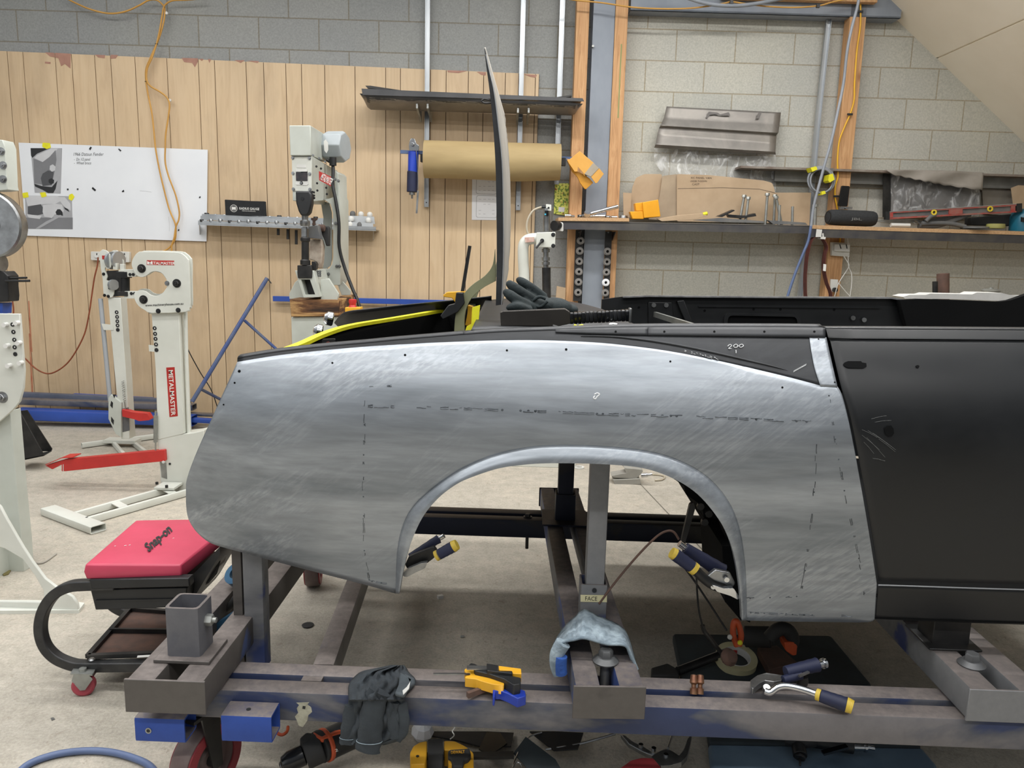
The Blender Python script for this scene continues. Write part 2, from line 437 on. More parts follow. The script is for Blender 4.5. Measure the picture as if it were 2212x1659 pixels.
    c = k.ramp(mid, [(.3, S('#aea89c')), (.52, S('#c4beb2')), (.72, S('#d0cbc0'))])
    c = k.mix(1, c, k.ramp(big, [(.3, (.84, .84, .85, 1)), (.65, (1.03, 1.03, 1.02, 1))]), 'MULTIPLY')
    c = k.mix(.45, c, k.ramp(fine, [(.3, S('#6d6a62')), (.7, S('#b9b7b0'))]), 'OVERLAY')
    c = k.mix(k.ramp(pit, [(.58, (0, 0, 0)), (.70, (1, 1, 1))]), c, S('#938a7b'))
    k.set('Base Color', c); k.set('Roughness', .82); k.bump(k.math('ADD', pit, k.math('MULTIPLY', fine, .5)), .6, .008)
    # sanded steel of the repaired panel
    m = bpy.data.materials.new('sanded_zinc_steel'); m.use_nodes = True; k = N(m); M['sanded'] = m
    v = k.co('Object'); vs = k.co2((0, .5, 0), (.35, 1, 1.2)); vd = k.co2((0, math.radians(38), 0), (.1, 1, 1)); vh = k.co('Object', (.12, 1, 1))
    cl = k.noise(vh, 9, 6, .62, .4); sc = k.noise(vd, 150, 3, .6); pa = k.noise(vs, 5, 6, .65, .7); hz = k.noise(vh, 60, 4, .6)
    c = k.ramp(cl, [(.3, S('#7f858a')), (.5, S('#989da2')), (.7, S('#b2b7bc'))])
    mask = k.ramp(pa, [(.5, (0, 0, 0)), (.66, (1, 1, 1))])
    c = k.mix(k.math('MULTIPLY', mask, .32), c, k.ramp(sc, [(.42, S('#959ba1')), (.62, S('#d5d8dc'))]))
    c = k.mix(.25, c, k.ramp(hz, [(.35, S('#70767c')), (.65, S('#b9bec4'))]), 'OVERLAY')
    k.set('Base Color', c); k.set('Metallic', .72); k.set('Roughness', k.ramp(pa, [(.35, (.38,)*3), (.65, (.48,)*3)]))
    k.bump(k.math('ADD', k.math('MULTIPLY', sc, .5), cl), .08, .0012)
    # black satin body paint
    m = bpy.data.materials.new('satin_black_primer'); m.use_nodes = True; k = N(m); M['primer'] = m
    v = k.co('Object', (.6, 1, 1)); f = k.noise(v, 7, 6, .65); f2 = k.noise(v, 160, 2)
    k.set('Base Color', k.ramp(f, [(.35, S('#0f1113')), (.7, S('#16181a'))])); k.set('Roughness', k.ramp(f, [(.3, (.34,)*3), (.7, (.46,)*3)])); k.set('Specular IOR Level', .5)
    k.bump(f2, .03, .001)
    m = bpy.data.materials.new('worn_black_steel'); m.use_nodes = True; k = N(m); M['wornblack'] = m
    v = k.co('Object', (.35, 1, 1)); f = k.noise(v, 9, 7, .68, .5)
    k.set('Base Color', k.ramp(f, [(.35, S('#1f2123')), (.55, S('#2a2c2f')), (.75, S('#393b3e'))])); k.set('Roughness', .44); k.set('Metallic', .2)
    # jig frame: blue paint with grinding dust, bare metal and primer
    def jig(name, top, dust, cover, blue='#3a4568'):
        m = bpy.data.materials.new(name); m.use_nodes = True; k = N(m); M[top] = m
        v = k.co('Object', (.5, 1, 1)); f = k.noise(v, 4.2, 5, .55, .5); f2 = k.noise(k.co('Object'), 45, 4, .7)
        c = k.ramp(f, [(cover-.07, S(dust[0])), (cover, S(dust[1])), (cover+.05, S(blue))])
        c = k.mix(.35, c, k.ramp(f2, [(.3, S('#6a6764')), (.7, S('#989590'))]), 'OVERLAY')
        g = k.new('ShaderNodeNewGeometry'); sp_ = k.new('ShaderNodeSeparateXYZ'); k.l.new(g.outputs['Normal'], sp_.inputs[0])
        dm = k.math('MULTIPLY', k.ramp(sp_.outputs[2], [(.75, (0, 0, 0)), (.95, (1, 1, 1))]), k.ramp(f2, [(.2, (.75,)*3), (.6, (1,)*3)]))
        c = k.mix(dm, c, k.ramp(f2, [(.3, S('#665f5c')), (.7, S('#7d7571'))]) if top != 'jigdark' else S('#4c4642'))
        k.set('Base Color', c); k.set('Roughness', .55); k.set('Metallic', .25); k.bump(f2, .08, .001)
    jig('jig_blue_grey', 'jig', ('#7b797c', '#5d606a'), .5)
    jig('jig_bare', 'jigbare', ('#625e5b', '#4f4c4a'), .66, '#4a5a86')
    jig('jig_primer', 'jigprimer', ('#85878a', '#74767a'), .62, '#3b4a7c')
    jig('jig_blue', 'jigblue', ('#6f7076', '#555a68'), .52, '#40548c')
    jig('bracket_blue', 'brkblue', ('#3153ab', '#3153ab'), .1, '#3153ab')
    jig('jig_shaded', 'jigdark', ('#3a3836', '#26272c'), .42, '#141d33')  # far side copy of the jig paint, its shade put into darker colours
    # corrugated cut plate
    m = bpy.data.materials.new('grey_sheet_metal'); m.use_nodes = True; k = N(m); M['sheet'] = m
    f = k.noise(k.co('Object', (1, 1, 1)), 5, 6, .6, .6); k.set('Base Color', k.ramp(f, [(.35, S('#78746f')), (.7, S('#918c85'))])); k.set('Roughness', .45); k.set('Metallic', .5)
    # clear film
    m = bpy.data.materials.new('clear_film'); m.use_nodes = True; k = N(m); M['film'] = m
    f = k.noise(k.co('Object', (1, 1, .6)), 14, 4, .6, 1.5)
    k.set('Base Color', (.9, .91, .92, 1)); k.set('Roughness', .18); k.set('Alpha', k.ramp(f, [(.48, (.10,)*3), (.66, (.5,)*3)])); k.bump(f, .8, .01)
    # wheel-house undercoat and steel column
    m = bpy.data.materials.new('grey_blue_column_paint'); m.use_nodes = True; k = N(m); M['column'] = m
    f = k.noise(k.co('Object', (1, 1, .5)), 4, 5, .6); k.set('Base Color', k.ramp(f, [(.35, S('#7b828c')), (.7, S('#8e959e'))])); k.set('Roughness', .6)
    # floral card
    m = bpy.data.materials.new('floral_print'); m.use_nodes = True; k = N(m); M['floral'] = m
    f = k.noise(k.co('Object'), 38, 3, .5); f2 = k.noise(k.co('Object', loc=(3, 1, 2)), 60, 2, .5)
    c = k.ramp(f2, [(.42, S('#6c8a3a')), (.5, S('#d2da5a')), (.6, S('#dfe27a'))]); c = k.mix(k.ramp(f, [(.62, (0, 0, 0)), (.66, (1, 1, 1))]), c, S('#a8402f')); k.set('Base Color', c)
special()
# ================================================================ SETTING
def wpt(u, z, off): return W0 + WU*u - WN*off + Vector((0, 0, z))
def uz(px, py, off=0):
    p = pp(px, py, WP(off)); return ((p-W0).dot(WU), p.z)
def wbox(bm, u0, u1, z0, z1, f0, f1, mi=0):
    """box against the wall, from offset f0 (back) to f1 (front)"""
    prism(bm, [wpt(u0, z0, f1), wpt(u1, z0, f1), wpt(u1, z1, f1), wpt(u0, z1, f1)], WN*(f1-f0), mi)
b = NB(); grid(b, lambda s, t: V3(-5+10*s, -1.5+7.4*t, 0), 4, 4); struct('floor', b, M['floor'], smooth=0, origin=(0, 0, 0))
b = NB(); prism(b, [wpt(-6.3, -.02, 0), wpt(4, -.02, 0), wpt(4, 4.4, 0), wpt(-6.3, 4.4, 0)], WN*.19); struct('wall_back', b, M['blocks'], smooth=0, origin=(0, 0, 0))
# control joint sawn in the slab
b = NB(); a0, a1 = floor_pt(1338, 998), floor_pt(1600, 1275); d = (a1-a0).normalized()
beam(b, a0-d*.8, a0+(a1-a0)*1.05, .006, .0016); struct('trim_1', b, pm('joint_filler', '#6f6a60', rough=.9))
# grooved panelling sheet
b = NB()
G = [-60, -25, 15, 49, 118.5, 154, 204, 238.5, 291, 360, 428, 463, 531, 569, 617, 651, 701, 766.5, 833, 865, 930, 964, 1012, 1045, 1092, 1121, 1157, 1165]
def topy(x): return 110 + (x-0)*(160-110)/1163.0
us = [uz(x, topy(x), .02) for x in G]
for (u0, z0), (u1, z1) in zip(us, us[1:]):
    prism(b, [wpt(u0+.0022, 0, .02), wpt(u1-.0022, 0, .02), wpt(u1-.0022, z1, .02), wpt(u0+.0022, z0, .02)], WN*.008)
prism(b, [wpt(us[0][0], 0, .013), wpt(us[-1][0], 0, .013), wpt(us[-1][0], us[-1][1]-.001, .013), wpt(us[0][0], us[0][1]-.001, .013)], WN*.012, 1)
for P in ([(97, 113), (117, 114), (118, 124), (108, 122)], [(119, 114), (153, 116), (152, 148), (140, 138), (132, 143), (126, 126), (119, 124)], [(97, 133), (109, 134), (109, 138), (97, 137)],
          [(205, 118), (227, 119), (226, 126), (212, 124)], [(239, 118), (255, 119), (250, 126), (239, 127)], [(392, 125), (428, 126), (427, 134), (421, 145), (415, 136), (398, 134)],
          [(430, 127), (440, 127), (436, 132)], [(449, 127), (456, 128), (452, 136)], [(506, 130), (529, 130), (520, 136)], [(532, 131), (560, 132), (556, 136)], [(966, 152), (1010, 153), (990, 158), (968, 156)], [(1030, 155), (1050, 156), (1049, 163), (1040, 162)], [(1130, 160), (1160, 162), (1157, 168), (1146, 166)]):
    pxprism(b, P, WP(.0212), .0012, 2)
struct('trim_2', b, [M['panel'], pm('groove_brown', '#4f3624', rough=.9), pm('bare_pink_board', '#a9806f', '#9a7263', 20, .85)], smooth=0, origin=(0, 0, 0))
# sloping plasterboard soffit on the right
A, B_ = pp(1880, -12, WP(0)), pp(2212, 308, WP(0)); dd = (B_-A)
A2 = A - dd*.0; B2 = A + dd*3.0
b = NB(); nrm = dd.cross(WN).normalized()
if nrm.z < 0: nrm = -nrm
sp = pp(2020, 130, WP(0)); ts = (sp-A).dot(dd)/dd.dot(dd)
for t0, t1 in ((0, ts-.004), (ts+.004, 1.9), (1.908, 3.0)):
    prism(b, [A+dd*t0, A+dd*t1, A+dd*t1-WN*3.6, A+dd*t0-WN*3.6], nrm*.012)
prism(b, [A+nrm*.01, A+dd*3+nrm*.01, A+dd*3-WN*3.6+nrm*.01, A-WN*3.6+nrm*.01], nrm*.03, 0)
struct('ceiling', b, M['cream_board'], smooth=0)

# ================================================================ FIXED TO THE WALL
def stud(name, x0, x1, y, off, dep, ztop, mat, label, cat, z0=0, group=None):
    a, c = uz(x0, y, off), uz(x1, y, off); b = NB(); wbox(b, a[0], c[0], z0, ztop, off-dep, off)
    return tag(obj(name, b, mat, bevel=.002), label, cat, group)
stud('timber_stud', 1235.5, 1262.5, 300, .14, .1, 4.3, M['timber'], 'knotty pine wall stud standing left of the grey steel column', 'timber stud')
stud('timber_stud', 1317.5, 1344, 300, .14, .1, 4.3, M['timber'], 'pine wall stud with green stripe standing right of the grey steel column', 'timber stud')
stud('timber_stud', 1816, 1850, 258, .12, .09, 4.0, M['timber'], 'pine wall stud with a yellow cord stapled down it, right of the bent strut', 'timber stud')
b = NB(); a, c = uz(1345, 100, .143), uz(1350, 255, .143); wbox(b, a[0]-.012, a[0]-.004, uz(1345, 255, .143)[1], uz(1345, 95, .143)[1], .1395, .1407)
tag(obj('paint_stripe', b, pm('green_stripe', '#8c9464', rough=.9)), 'faded green painted line down the stud right of the column', 'paint mark')
# steel column: H section
b = NB(); a, c = uz(1271, 300, .13), uz(1316.5, 300, .13)
wbox(b, a[0], c[0], 0, 4.3, .118, .13); wbox(b, (a[0]+c[0])/2-.004, (a[0]+c[0])/2+.004, 0, 4.3, .01, .12); wbox(b, a[0], c[0], 0, 4.3, 0, .012)
t = thing('steel_column', 'grey blue painted steel column between two pine studs', 'steel column', wpt((a[0]+c[0])/2, 0, .06))
obj('column', b, M['column'], t)
b = NB(); q = uz(1281, 101, .13); cyl(b, wpt(a[0]+.004, q[1], .13), -WN, .008, .02, 8); obj('bolt', b, M['zinc'], t)
# steel header beam
b = NB(); a, c = uz(1362, 26, .12), uz(1875, 40, .12)
zb = (a[1]+c[1])/2 + .01
wbox(b, a[0]+.0, uz(1945, 45, .12)[0], zb, zb+.2, .105, .12); wbox(b, a[0], uz(1945, 45, .12)[0], zb, zb+.01, 0, .12)
tag(obj('steel_beam', b, M['column']), 'grey blue steel beam running along the top of the block wall', 'steel beam')
b = NB(); a = uz(1560, -3, .18); c = uz(1895, 8, .18); wbox(b, a[0], c[0], c[1]+.008, c[1]+.12, .13, .18)
tag(obj('timber_rail', b, M['timber'], bevel=.002), 'dark edged pine rail across the top in front of the grey beam', 'timber rail')
# aluminium struts with twin prong brackets
def strut(px, py0, py1, w_, off, label, lean=0):
    u, z = uz(px, py1, off); r = thing('wall_strut', label, 'metal strut', wpt(u, z, off-.015))
    b = NB(); a = wpt(u, z, off-.012); c = wpt(u+lean, 4.2, off-.012)
    sweep(b, [a, c], [(-w_/2, -.012), (-w_/2, .012), (-w_/2+.003, .012), (-w_/2+.003, -.008), (w_/2-.003, -.008), (w_/2-.003, .012), (w_/2, .012), (w_/2, -.012)], -WN)
    prism(b, [wpt(u-w_/2, z, off), wpt(u+w_/2, z, off), wpt(u+w_/2, z+.05, off), wpt(u-w_/2, z+.05, off)], WN*.003)
    obj('channel', b, M['alu'], r)
    b = NB(); cyl(b, wpt(u, z+.03, off+.0005), WN, .0045, .002, 10); obj('bolt_hole', b, M['black'], r)
    return r, u
S1, uS1 = strut(921, 0, 447, .031, .055, 'galvanised wall strut left of the kraft paper roll')
S2, uS2 = strut(1119, 0, 454, .031, .055, 'galvanised wall strut running down behind the upright boot lid')
S3, uS3 = strut(1202, 0, 398, .033, .055, 'galvanised wall strut on bare blocks beside the left pine stud')
def bracket(xs, y0, y1, offw, r):
    for x in xs:
        u = uz(x, y1, .06)[0]; z1 = uz(x, y0, offw)[1]; zb_ = uz(x, y1, .06)[1]
        b = NB(); w2 = .013
        prism(b, [wpt(u-w2/2, zb_, .055), wpt(u-w2/2, zb_+.02, .1), wpt(u-w2/2, z1-.03, offw), wpt(u-w2/2, z1, offw), wpt(u-w2/2, z1, .055)], WU*w2)
        obj('bracket_prong', b, M['zinc'], r, bevel=.001)
bracket([909, 931], 224, 264, .30, S1); bracket([1117, 1139], 233, 270, .30, S2)
# right hand bent strut
b = NB(); a = uz(1790, 40, .07); c = uz(1741, 500, .07)
P = [wpt(*uz(1796, 12, .07), .05), wpt(*uz(1783, 130, .07), .05), wpt(*uz(1770, 250, .07), .05), wpt(*uz(1760, 360, .07), .05), wpt(*uz(1747, 510, .07), .05), wpt(*uz(1729, 645, .07), .05), wpt(uz(1729, 645, .07)[0]-.01, .05, .05)]
sweep(b, P, [(-.017, -.012), (-.017, .012), (-.014, .012), (-.014, -.009), (.014, -.009), (.014, .012), (.017, .012), (.017, -.012)], -WN)
tag(obj('wall_strut', b, M['alu']), 'slightly leaning galvanised strut left of the right pine stud', 'metal strut')
# ================================================================ CHASSIS JIG TROLLEY
RT, RB = .300, .232
jig = thing('chassis_jig', 'blue and bare steel chassis jig frame on castors under the car body', 'chassis jig', (0.1, 2.1, 0))
xl = pp(405, 1513, YP(1.51)).x
def rail(y0, y1, x0, x1, mat, par=jig):
    b = NB(); rhs(b, (x0, (y0+y1)/2, (RT+RB)/2), (x1, (y0+y1)/2, (RT+RB)/2), y1-y0, RT-RB, .004); return obj('rail', b, mat, par)
rail(1.51, 1.56, xl, 2.3, M['jig']); rail(1.58, 1.63, xl, 2.3, M['jig'])
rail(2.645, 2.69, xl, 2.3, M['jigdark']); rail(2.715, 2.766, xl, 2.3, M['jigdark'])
def crossmember(nx, ny, fx, fy, wid=.148, tw=.054, mat=None, far=True):
    """pair of tubes lying across the rails with an end plate; pixel centre of near and far top edge"""
    z1 = .375; zc = (z1+RT+.004)/2; h = z1-RT-.004
    a = floor_pt(nx, ny, z1); c = floor_pt(fx, fy, z1); a.z = c.z = zc; d = (c-a).normalized(); s = Vector((d.y, -d.x, 0))
    for k in (-1, 1):
        b = NB(); o = s*k*(wid-tw)/2; rhs(b, a+o, c+o, tw, h, .004); obj('cross_tube', b, mat or M['jig'], jig)
    for q, sg in ((a, -1), (c, 1)):
        b = NB(); prism(b, [q+s*x*(wid/2+.004)+Vector((0, 0, y*(h/2+.001))) for x, y in ((-1, -1), (1, -1), (1, 1), (-1, 1))], d*sg*.006)
        obj('end_plate', b, (M['jigbare'] if mat is M['jigblue'] else mat or M['jigbare']) if sg < 0 else M['jigdark'], jig, bevel=.0015)
    return a, c, d, s
A1 = crossmember(1317, 1481, 1208, 1055, .142, .052, M['jigblue'])
A0 = crossmember(357, 1468, 688, 1080, .158, .058, M['jigbare'])
A2 = crossmember(2180, 1490, 1855, 1190, .16, .058, M['jigprimer'])
# frame cross bars level with the rails
for (n_, f_) in (((690, 1456), (775, 1230)),):
    a = floor_pt(*n_, z=RT); c = floor_pt(*f_, z=RT); d = (c-a).normalized(); a = a + d*(1.63-a.y)/d.y; c = a + d*(2.645-a.y)/d.y
    a.z = c.z = (RT+RB)/2; b = NB(); rhs(b, a, c, .05, RT-RB-.002); obj('cross_bar', b, M['jigbare'], jig)
b = NB(); q = floor_pt(665, 1483, RT); box(b, (q.x, 1.57, .29), (.045, .02, .018)); obj('spacer', b, M['jigbare'], jig)
q = floor_pt(1500, 1493, RT)
# bolts holding the clamps
def bigbolt(px, py, par=jig, mat=None, z=.375, r=.022):
    q = floor_pt(px, py, z); b = NB(); lathe(b, [(0, 0), (r*1.25, 0), (r*1.3, .003), (r*.85, .012), (0, .012)], q, (0, 0, 1), 28)
    lathe(b, [(r*.72, .010), (r*.72, .024), (r*.6, .028), (0, .028)], q, (0, 0, 1), 6); cyl(b, q-Vector((0, 0, .1)), (0, 0, 1), .011, .1, 12)
    obj('bolt', b, mat or M['dull'], par)
bigbolt(1308, 1428); bigbolt(2098, 1436)
q = floor_pt(1140, 1117, RT); b = NB(); washer(b, q, (0, 0, 1), .016, .004, .003); hexb(b, q+V3(0, 0, .003), (0, 0, 1), .01, .01); cyl(b, q-V3(0, 0, .12), (0, 0, 1), .006, .125, 10); obj('bolt', b, M['blacksteel'], jig)
# uprights
def post(px0, px1, py, Y, z0, z1, dep, mat, name='post', open_=True, par=jig, r=.006):
    a, c = pp(px0, py, YP(Y)), pp(px1, py, YP(Y)); w_ = c.x-a.x; xc = (a.x+c.x)/2
    b = NB(); rhs(b, (xc, Y+dep/2, z0), (xc, Y+dep/2, z1), w_, dep, .004, up=(0, 1, 0), r=r)
    return obj(name, b, mat, par), xc
o, xp = post(1268, 1309, 1200, 1.74, .376, .86, .05, M['jigprimer'])
o, xc = post(1253.5, 1312, 1290, 1.736, .376, .47, .062, M['jigprimer'], 'collar')
b = NB(); pl = YP(1.7345); pxprism(b, [(1254, 1285), (1311, 1286), (1311, 1301), (1254, 1300)], pl, .0008); tp = obj('tape_label', b, M['tape'], jig, label='beige masking tape marked FACE')
b = NB(); text_px(b, 'FACE', (1264, 1297), (1290, 1298), 9, pl, .0003); obj('lettering', b, M['blackprint'], tp)
b = NB(); q = pp(1284, 1275, YP(1.735)); cyl(b, q, (0, -1, 0), .0055, .002, 12); obj('bolt_hole', b, M['black'], jig)
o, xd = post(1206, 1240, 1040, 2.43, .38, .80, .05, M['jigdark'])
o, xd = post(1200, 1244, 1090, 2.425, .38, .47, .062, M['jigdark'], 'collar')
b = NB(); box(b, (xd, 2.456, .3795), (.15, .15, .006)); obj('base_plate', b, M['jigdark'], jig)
b = NB(); box(b, (xc, 1.767, .3765), (.09, .09, .003)); obj('base_plate', b, M['jig'], jig)
o, xq = post(529, 572, 1400, 1.70, .24, .64, .045, M['jigprimer'])
b = NB(); x0 = pp(510, 1400, YP(1.71)).x; x1 = pp(529, 1400, YP(1.71)).x; box(b, ((x0+x1)/2, 1.71, .43), (x1-x0, .012, .375)); box(b, (x0+.002, 1.725, .43), (.004, .03, .375)); obj('angle_post', b, M['jigbare'], jig)
b = NB(); cyl(b, (xq+.02, 1.75, .60), (1, 0, .15), .018, .05, 14); obj('clamp_knob', b, M['blacksteel'], jig)
# socket block on the left cross member
q = floor_pt(392, 1420, .381); qx = pp(358, 1400, YP(q.y)).x; qe = pp(432, 1400, YP(q.y)).x; w_ = qe-qx
b = NB(); box(b, ((qx+qe)/2+.003, q.y+w_/2-.004, .379), (w_*1.62, w_*1.35, .007)); obj('base_plate', b, M['jigbare'], jig, bevel=.001)
b = NB(); rhs(b, ((qx+qe)/2, q.y+w_/2, .3825), ((qx+qe)/2, q.y+w_/2, .492), w_, w_, .006, up=(0, 1, 0), r=.01); sk = obj('socket', b, M['jigblue'], jig)
b = NB(); hexb(b, (qe, q.y+w_/2, .45), (1, 0, 0), .013, .014); cyl(b, (qe+.01, q.y+w_/2, .45), (1, 0, 0), .006, .012, 10); obj('bolt', b, M['zinc'], sk)
SOCK = (qx, qe, q.y, w_)
# right socket under the sill
q = floor_pt(2060, 1402, .376); b = NB(); box(b, (q.x, q.y+.05, .41), (.085, .07, .068)); box(b, (q.x, q.y+.05, .378), (.12, .12, .005)); obj('socket', b, M['blacksteel'], jig, bevel=.002)
# small blue tube brackets on the front
def brk(px0, px1, ytop, ybot, par=jig):
    a = pp(px0, ytop, YP(1.452)); c = pp(px1, ytop, YP(1.452)); z1 = a.z; z0 = pp(px0, ybot, YP(1.452)).z
    b = NB(); sy = 1.452; L = c.x-a.x; h = z1-z0; d = .056; t_ = .004
    outer = [(sy, z0), (sy+d, z0), (sy+d, z1), (sy, z1)]
    prof = rnd([(0, 0), (d, 0), (d, h), (0, h)], .006, 2)
    inn = [(t_+x*(1-2*t_/d), t_+z*(1-2*t_/h)) for x, z in prof]
    ring_prism(b, [V3(a.x, sy+x, z0+z) for x, z in prof], [V3(a.x, sy+x, z0+z) for x, z in inn], V3(L, 0, 0))
    o = obj('tube_bracket', b, M['brkblue'], par)
    return a, c, z0, z1, o
a, c, z0, z1, o = brk(290, 397, 1550, 1602)
b = NB(); q = pp(321, 1578, YP(1.452)); washer(b, q, (0, -1, 0), .0065, .004, .0015); cyl(b, q, (0, -1, 0), .004, .0008, 12, 1); obj('bolt_hole', b, [M['zinc'], M['black']], o)
a, c, z0, z1, o = brk(477, 585, 1545, 1602)
b = NB(); q = pp(537, 1532, ZP(z1+.0005)); cyl(b, q, (0, 0, 1), .005, .0006, 12); obj('bolt_hole', b, M['black'], o)
# bare spot with old sticker on the rail and clamps
b = NB(); pxprism(b, [(640, 1518), (668, 1517), (664, 1522), (672, 1528), (674, 1538), (666, 1545), (664, 1556), (654, 1571), (645, 1567), (641, 1556), (637, 1548), (644, 1540), (641, 1530), (646, 1523)], YP(1.5095), .0006)
obj('paint_patch', b, pm('beige_patch', '#a9a795', '#8d8b7b', 60, .8), jig)
b = NB(); pxprism(b, [(654, 1525), (660, 1526), (659, 1532), (653, 1531)], YP(1.5088), .0006); obj('paint_patch', b, M['blackprint'], jig)
# castors
def castor(cx, cy, r, wd, ang, ztop, mat):
    c = V3(cx, cy, r); ax = V3(math.cos(ang), math.sin(ang), 0); n = V3(-math.sin(ang), math.cos(ang), 0)
    b = NB(); prof = [(0, -wd*.30), (r*.3, -wd*.30), (r*.34, -wd*.16), (r*.62, -wd*.16), (r*.66, -wd*.44), (r*.8, -wd*.5), (r*.96, -wd*.48), (r, -wd*.36), (r, wd*.36), (r*.96, wd*.48), (r*.8, wd*.5), (r*.66, wd*.44), (r*.62, wd*.16), (r*.34, wd*.16), (r*.3, wd*.3), (0, wd*.3)]
    lathe(b, prof, c, ax, 40); wh = obj('castor_wheel', b, pm('castor_tread', '#6f625e', '#5c4c4a', 14, .6), jig)
    b = NB(); washer(b, c-ax*wd*.485, -ax, r*.93, r*.66, .004, 40); washer(b, c+ax*wd*.485, ax, r*.93, r*.66, .004, 40); obj('rim', b, mat, wh)
    b = NB(); cyl(b, c-ax*(wd*.62), ax, r*.17, wd*1.24, 14)
    for s in (-1, 1):
        o = ax*s*wd*.62; top = V3(cx, cy, 0)-n*r*.35
        prism(b, [c+o+n*r*.16-V3(0, 0, r*.16), c+o-n*r*.16-V3(0, 0, r*.14), V3(top.x, top.y, ztop)+o-n*r*.15, V3(top.x, top.y, ztop)+o+n*r*.45], ax*.005)
    top = V3(cx, cy, ztop-.006)-n*r*.15; box(b, top, (wd*1.7, r*1.3, .008), Matrix.Rotation(ang, 3, 'Z')); obj('castor_fork', b, M['blacksteel'], jig)
q = pp(442, 1645, YP(1.565)); castor(q.x, 1.575, .088, .05, math.radians(-22), RB, M['redwheel'])
q = pp(678, 1250, YP(2.70)); castor(q.x, 2.70, .088, .05, math.radians(10), RB, M['redwheel'])
castor(2.1, 1.57, .088, .05, .1, RB, M['redwheel']); castor(2.1, 2.70, .088, .05, .1, RB, M['redwheel'])
# ================================================================ CAR BODY
def fy(x, z):
    y = 1.60
    y += 1.7*(z-.86)**2 if z > .86 else .28*(.86-z)**2
    if x < -.32: y += .28*(-.30-x)**2
    return y
def cp(px, py, lift=0.0):
    Y = 1.72
    for _ in range(12):
        p = pp(px, py, YP(Y)); Y = .5*Y+.5*(fy(p.x, p.z)-lift)
    return pp(px, py, YP(Y))
car = thing('car_body', 'partly repaired black and bare metal car body shell on the jig', 'car', (0.6, 2.4, .376))
TAIL = [((402, 1045), (402, 1085)), ((406, 1028), (405, 1112)), ((414, 1005), (413, 1132)), ((428, 970), (428, 1152)), ((448, 925), (452, 1171)), ((482, 850), (482, 1182)), ((513, 782), (520, 1192))]
MID = [((513, 782), (520, 1192)), ((600, 768), (600, 1214)), ((700, 757), (700, 1240)), ((790, 749), (790, 1263)), ((855, 745), (855, 1282))]
ARC_O = [(855, 1282), (858, 1195), (870, 1138), (891, 1098), (925, 1064), (962, 1036), (1000, 1012), (1060, 986), (1130, 969), (1200, 963), (1300, 965), (1400, 976), (1470, 997), (1530, 1033), (1574, 1085), (1598, 1145), (1609, 1215), (1612, 1280), (1613, 1340)]
TOPX = [(855, 745), (862, 744.5), (875, 744), (892, 743), (925, 741), (962, 739.5), (1000, 738), (1060, 736), (1130, 735), (1200, 736), (1300, 741), (1400, 752), (1470, 763), (1530, 775), (1572, 784), (1594, 789), (1606, 792), (1612, 793), (1618, 794.5)]
ARC = list(zip(TOPX, ARC_O))
RIGHT = [((1618, 794.5), (1613, 1340)), ((1650, 802), (1650, 1341)), ((1700, 814), (1700, 1342)), ((1772, 833), (1765, 1343))]
RIGHT2 = [((1772, 833), (1765, 1343)), ((1809, 835), (1810, 1343.5)), ((1832, 905), (1838, 1344)), ((1858, 1040), (1862, 1344)), ((1880, 1170), (1880, 1343)), ((1894, 1262), (1889, 1338))]
b = NB()
for seg in (TAIL, MID, ARC, RIGHT, RIGHT2): ruled(b, seg, cp, 5, 44)
q = obj('quarter_panel', b, M['sanded'], car, smooth=60, solid=.0014)
# door pillar strip running up to the belt line
b = NB(); GAP = [(1785, 728), (1792, 762), (1800, 797), (1809, 835)]
ruled(b, [((1748, 729), (1785, 729)), ((1753, 762), (1792, 762)), ((1760, 797), (1800, 797)), ((1772, 834), (1809, 836))], lambda x, y: cp(x, y, .001), 5, 6); obj('pillar_strip', b, M['sanded'], car, smooth=60, solid=.0014)
# flared wheel arch lip
ARC_I = [(862, 1282), (871, 1232), (886, 1176), (912, 1118), (946, 1076), (985, 1046), (1022, 1029), (1078, 1011), (1140, 1002.5), (1200, 1000), (1300, 1002), (1385, 1010), (1450, 1031), (1506, 1066), (1552, 1120), (1578, 1172), (1592, 1228), (1600, 1285), (1603, 1340)]
def lipf(seg_o, seg_i):
    g = []
    O = cr([V3(x, y, 0) for x, y in seg_o], 6); I = cr([V3(x, y, 0) for x, y in seg_i], 6)
    b = NB()
    for o_, i_ in zip(O, I):
        row = []
        for j in range(7):
            t = j/6; p = cp(o_.x+(i_.x-o_.x)*t, o_.y+(i_.y-o_.y)*t, .018*math.sin(t*PI/2)); row.append(b.verts.new(p))
        e = cp(i_.x, i_.y, .018)
        c0 = V3(.12, 0, 0)
        row.append(b.verts.new(e+V3(0, .016, .002))); g.append(row)
    for i in range(len(g)-1):
        for j in range(7): face(b, [g[i][j], g[i+1][j], g[i+1][j+1], g[i][j+1]])
    return b
obj('wheel_arch_lip', lipf(ARC_O, ARC_I), M['sanded'], car, smooth=70, solid=.0016)
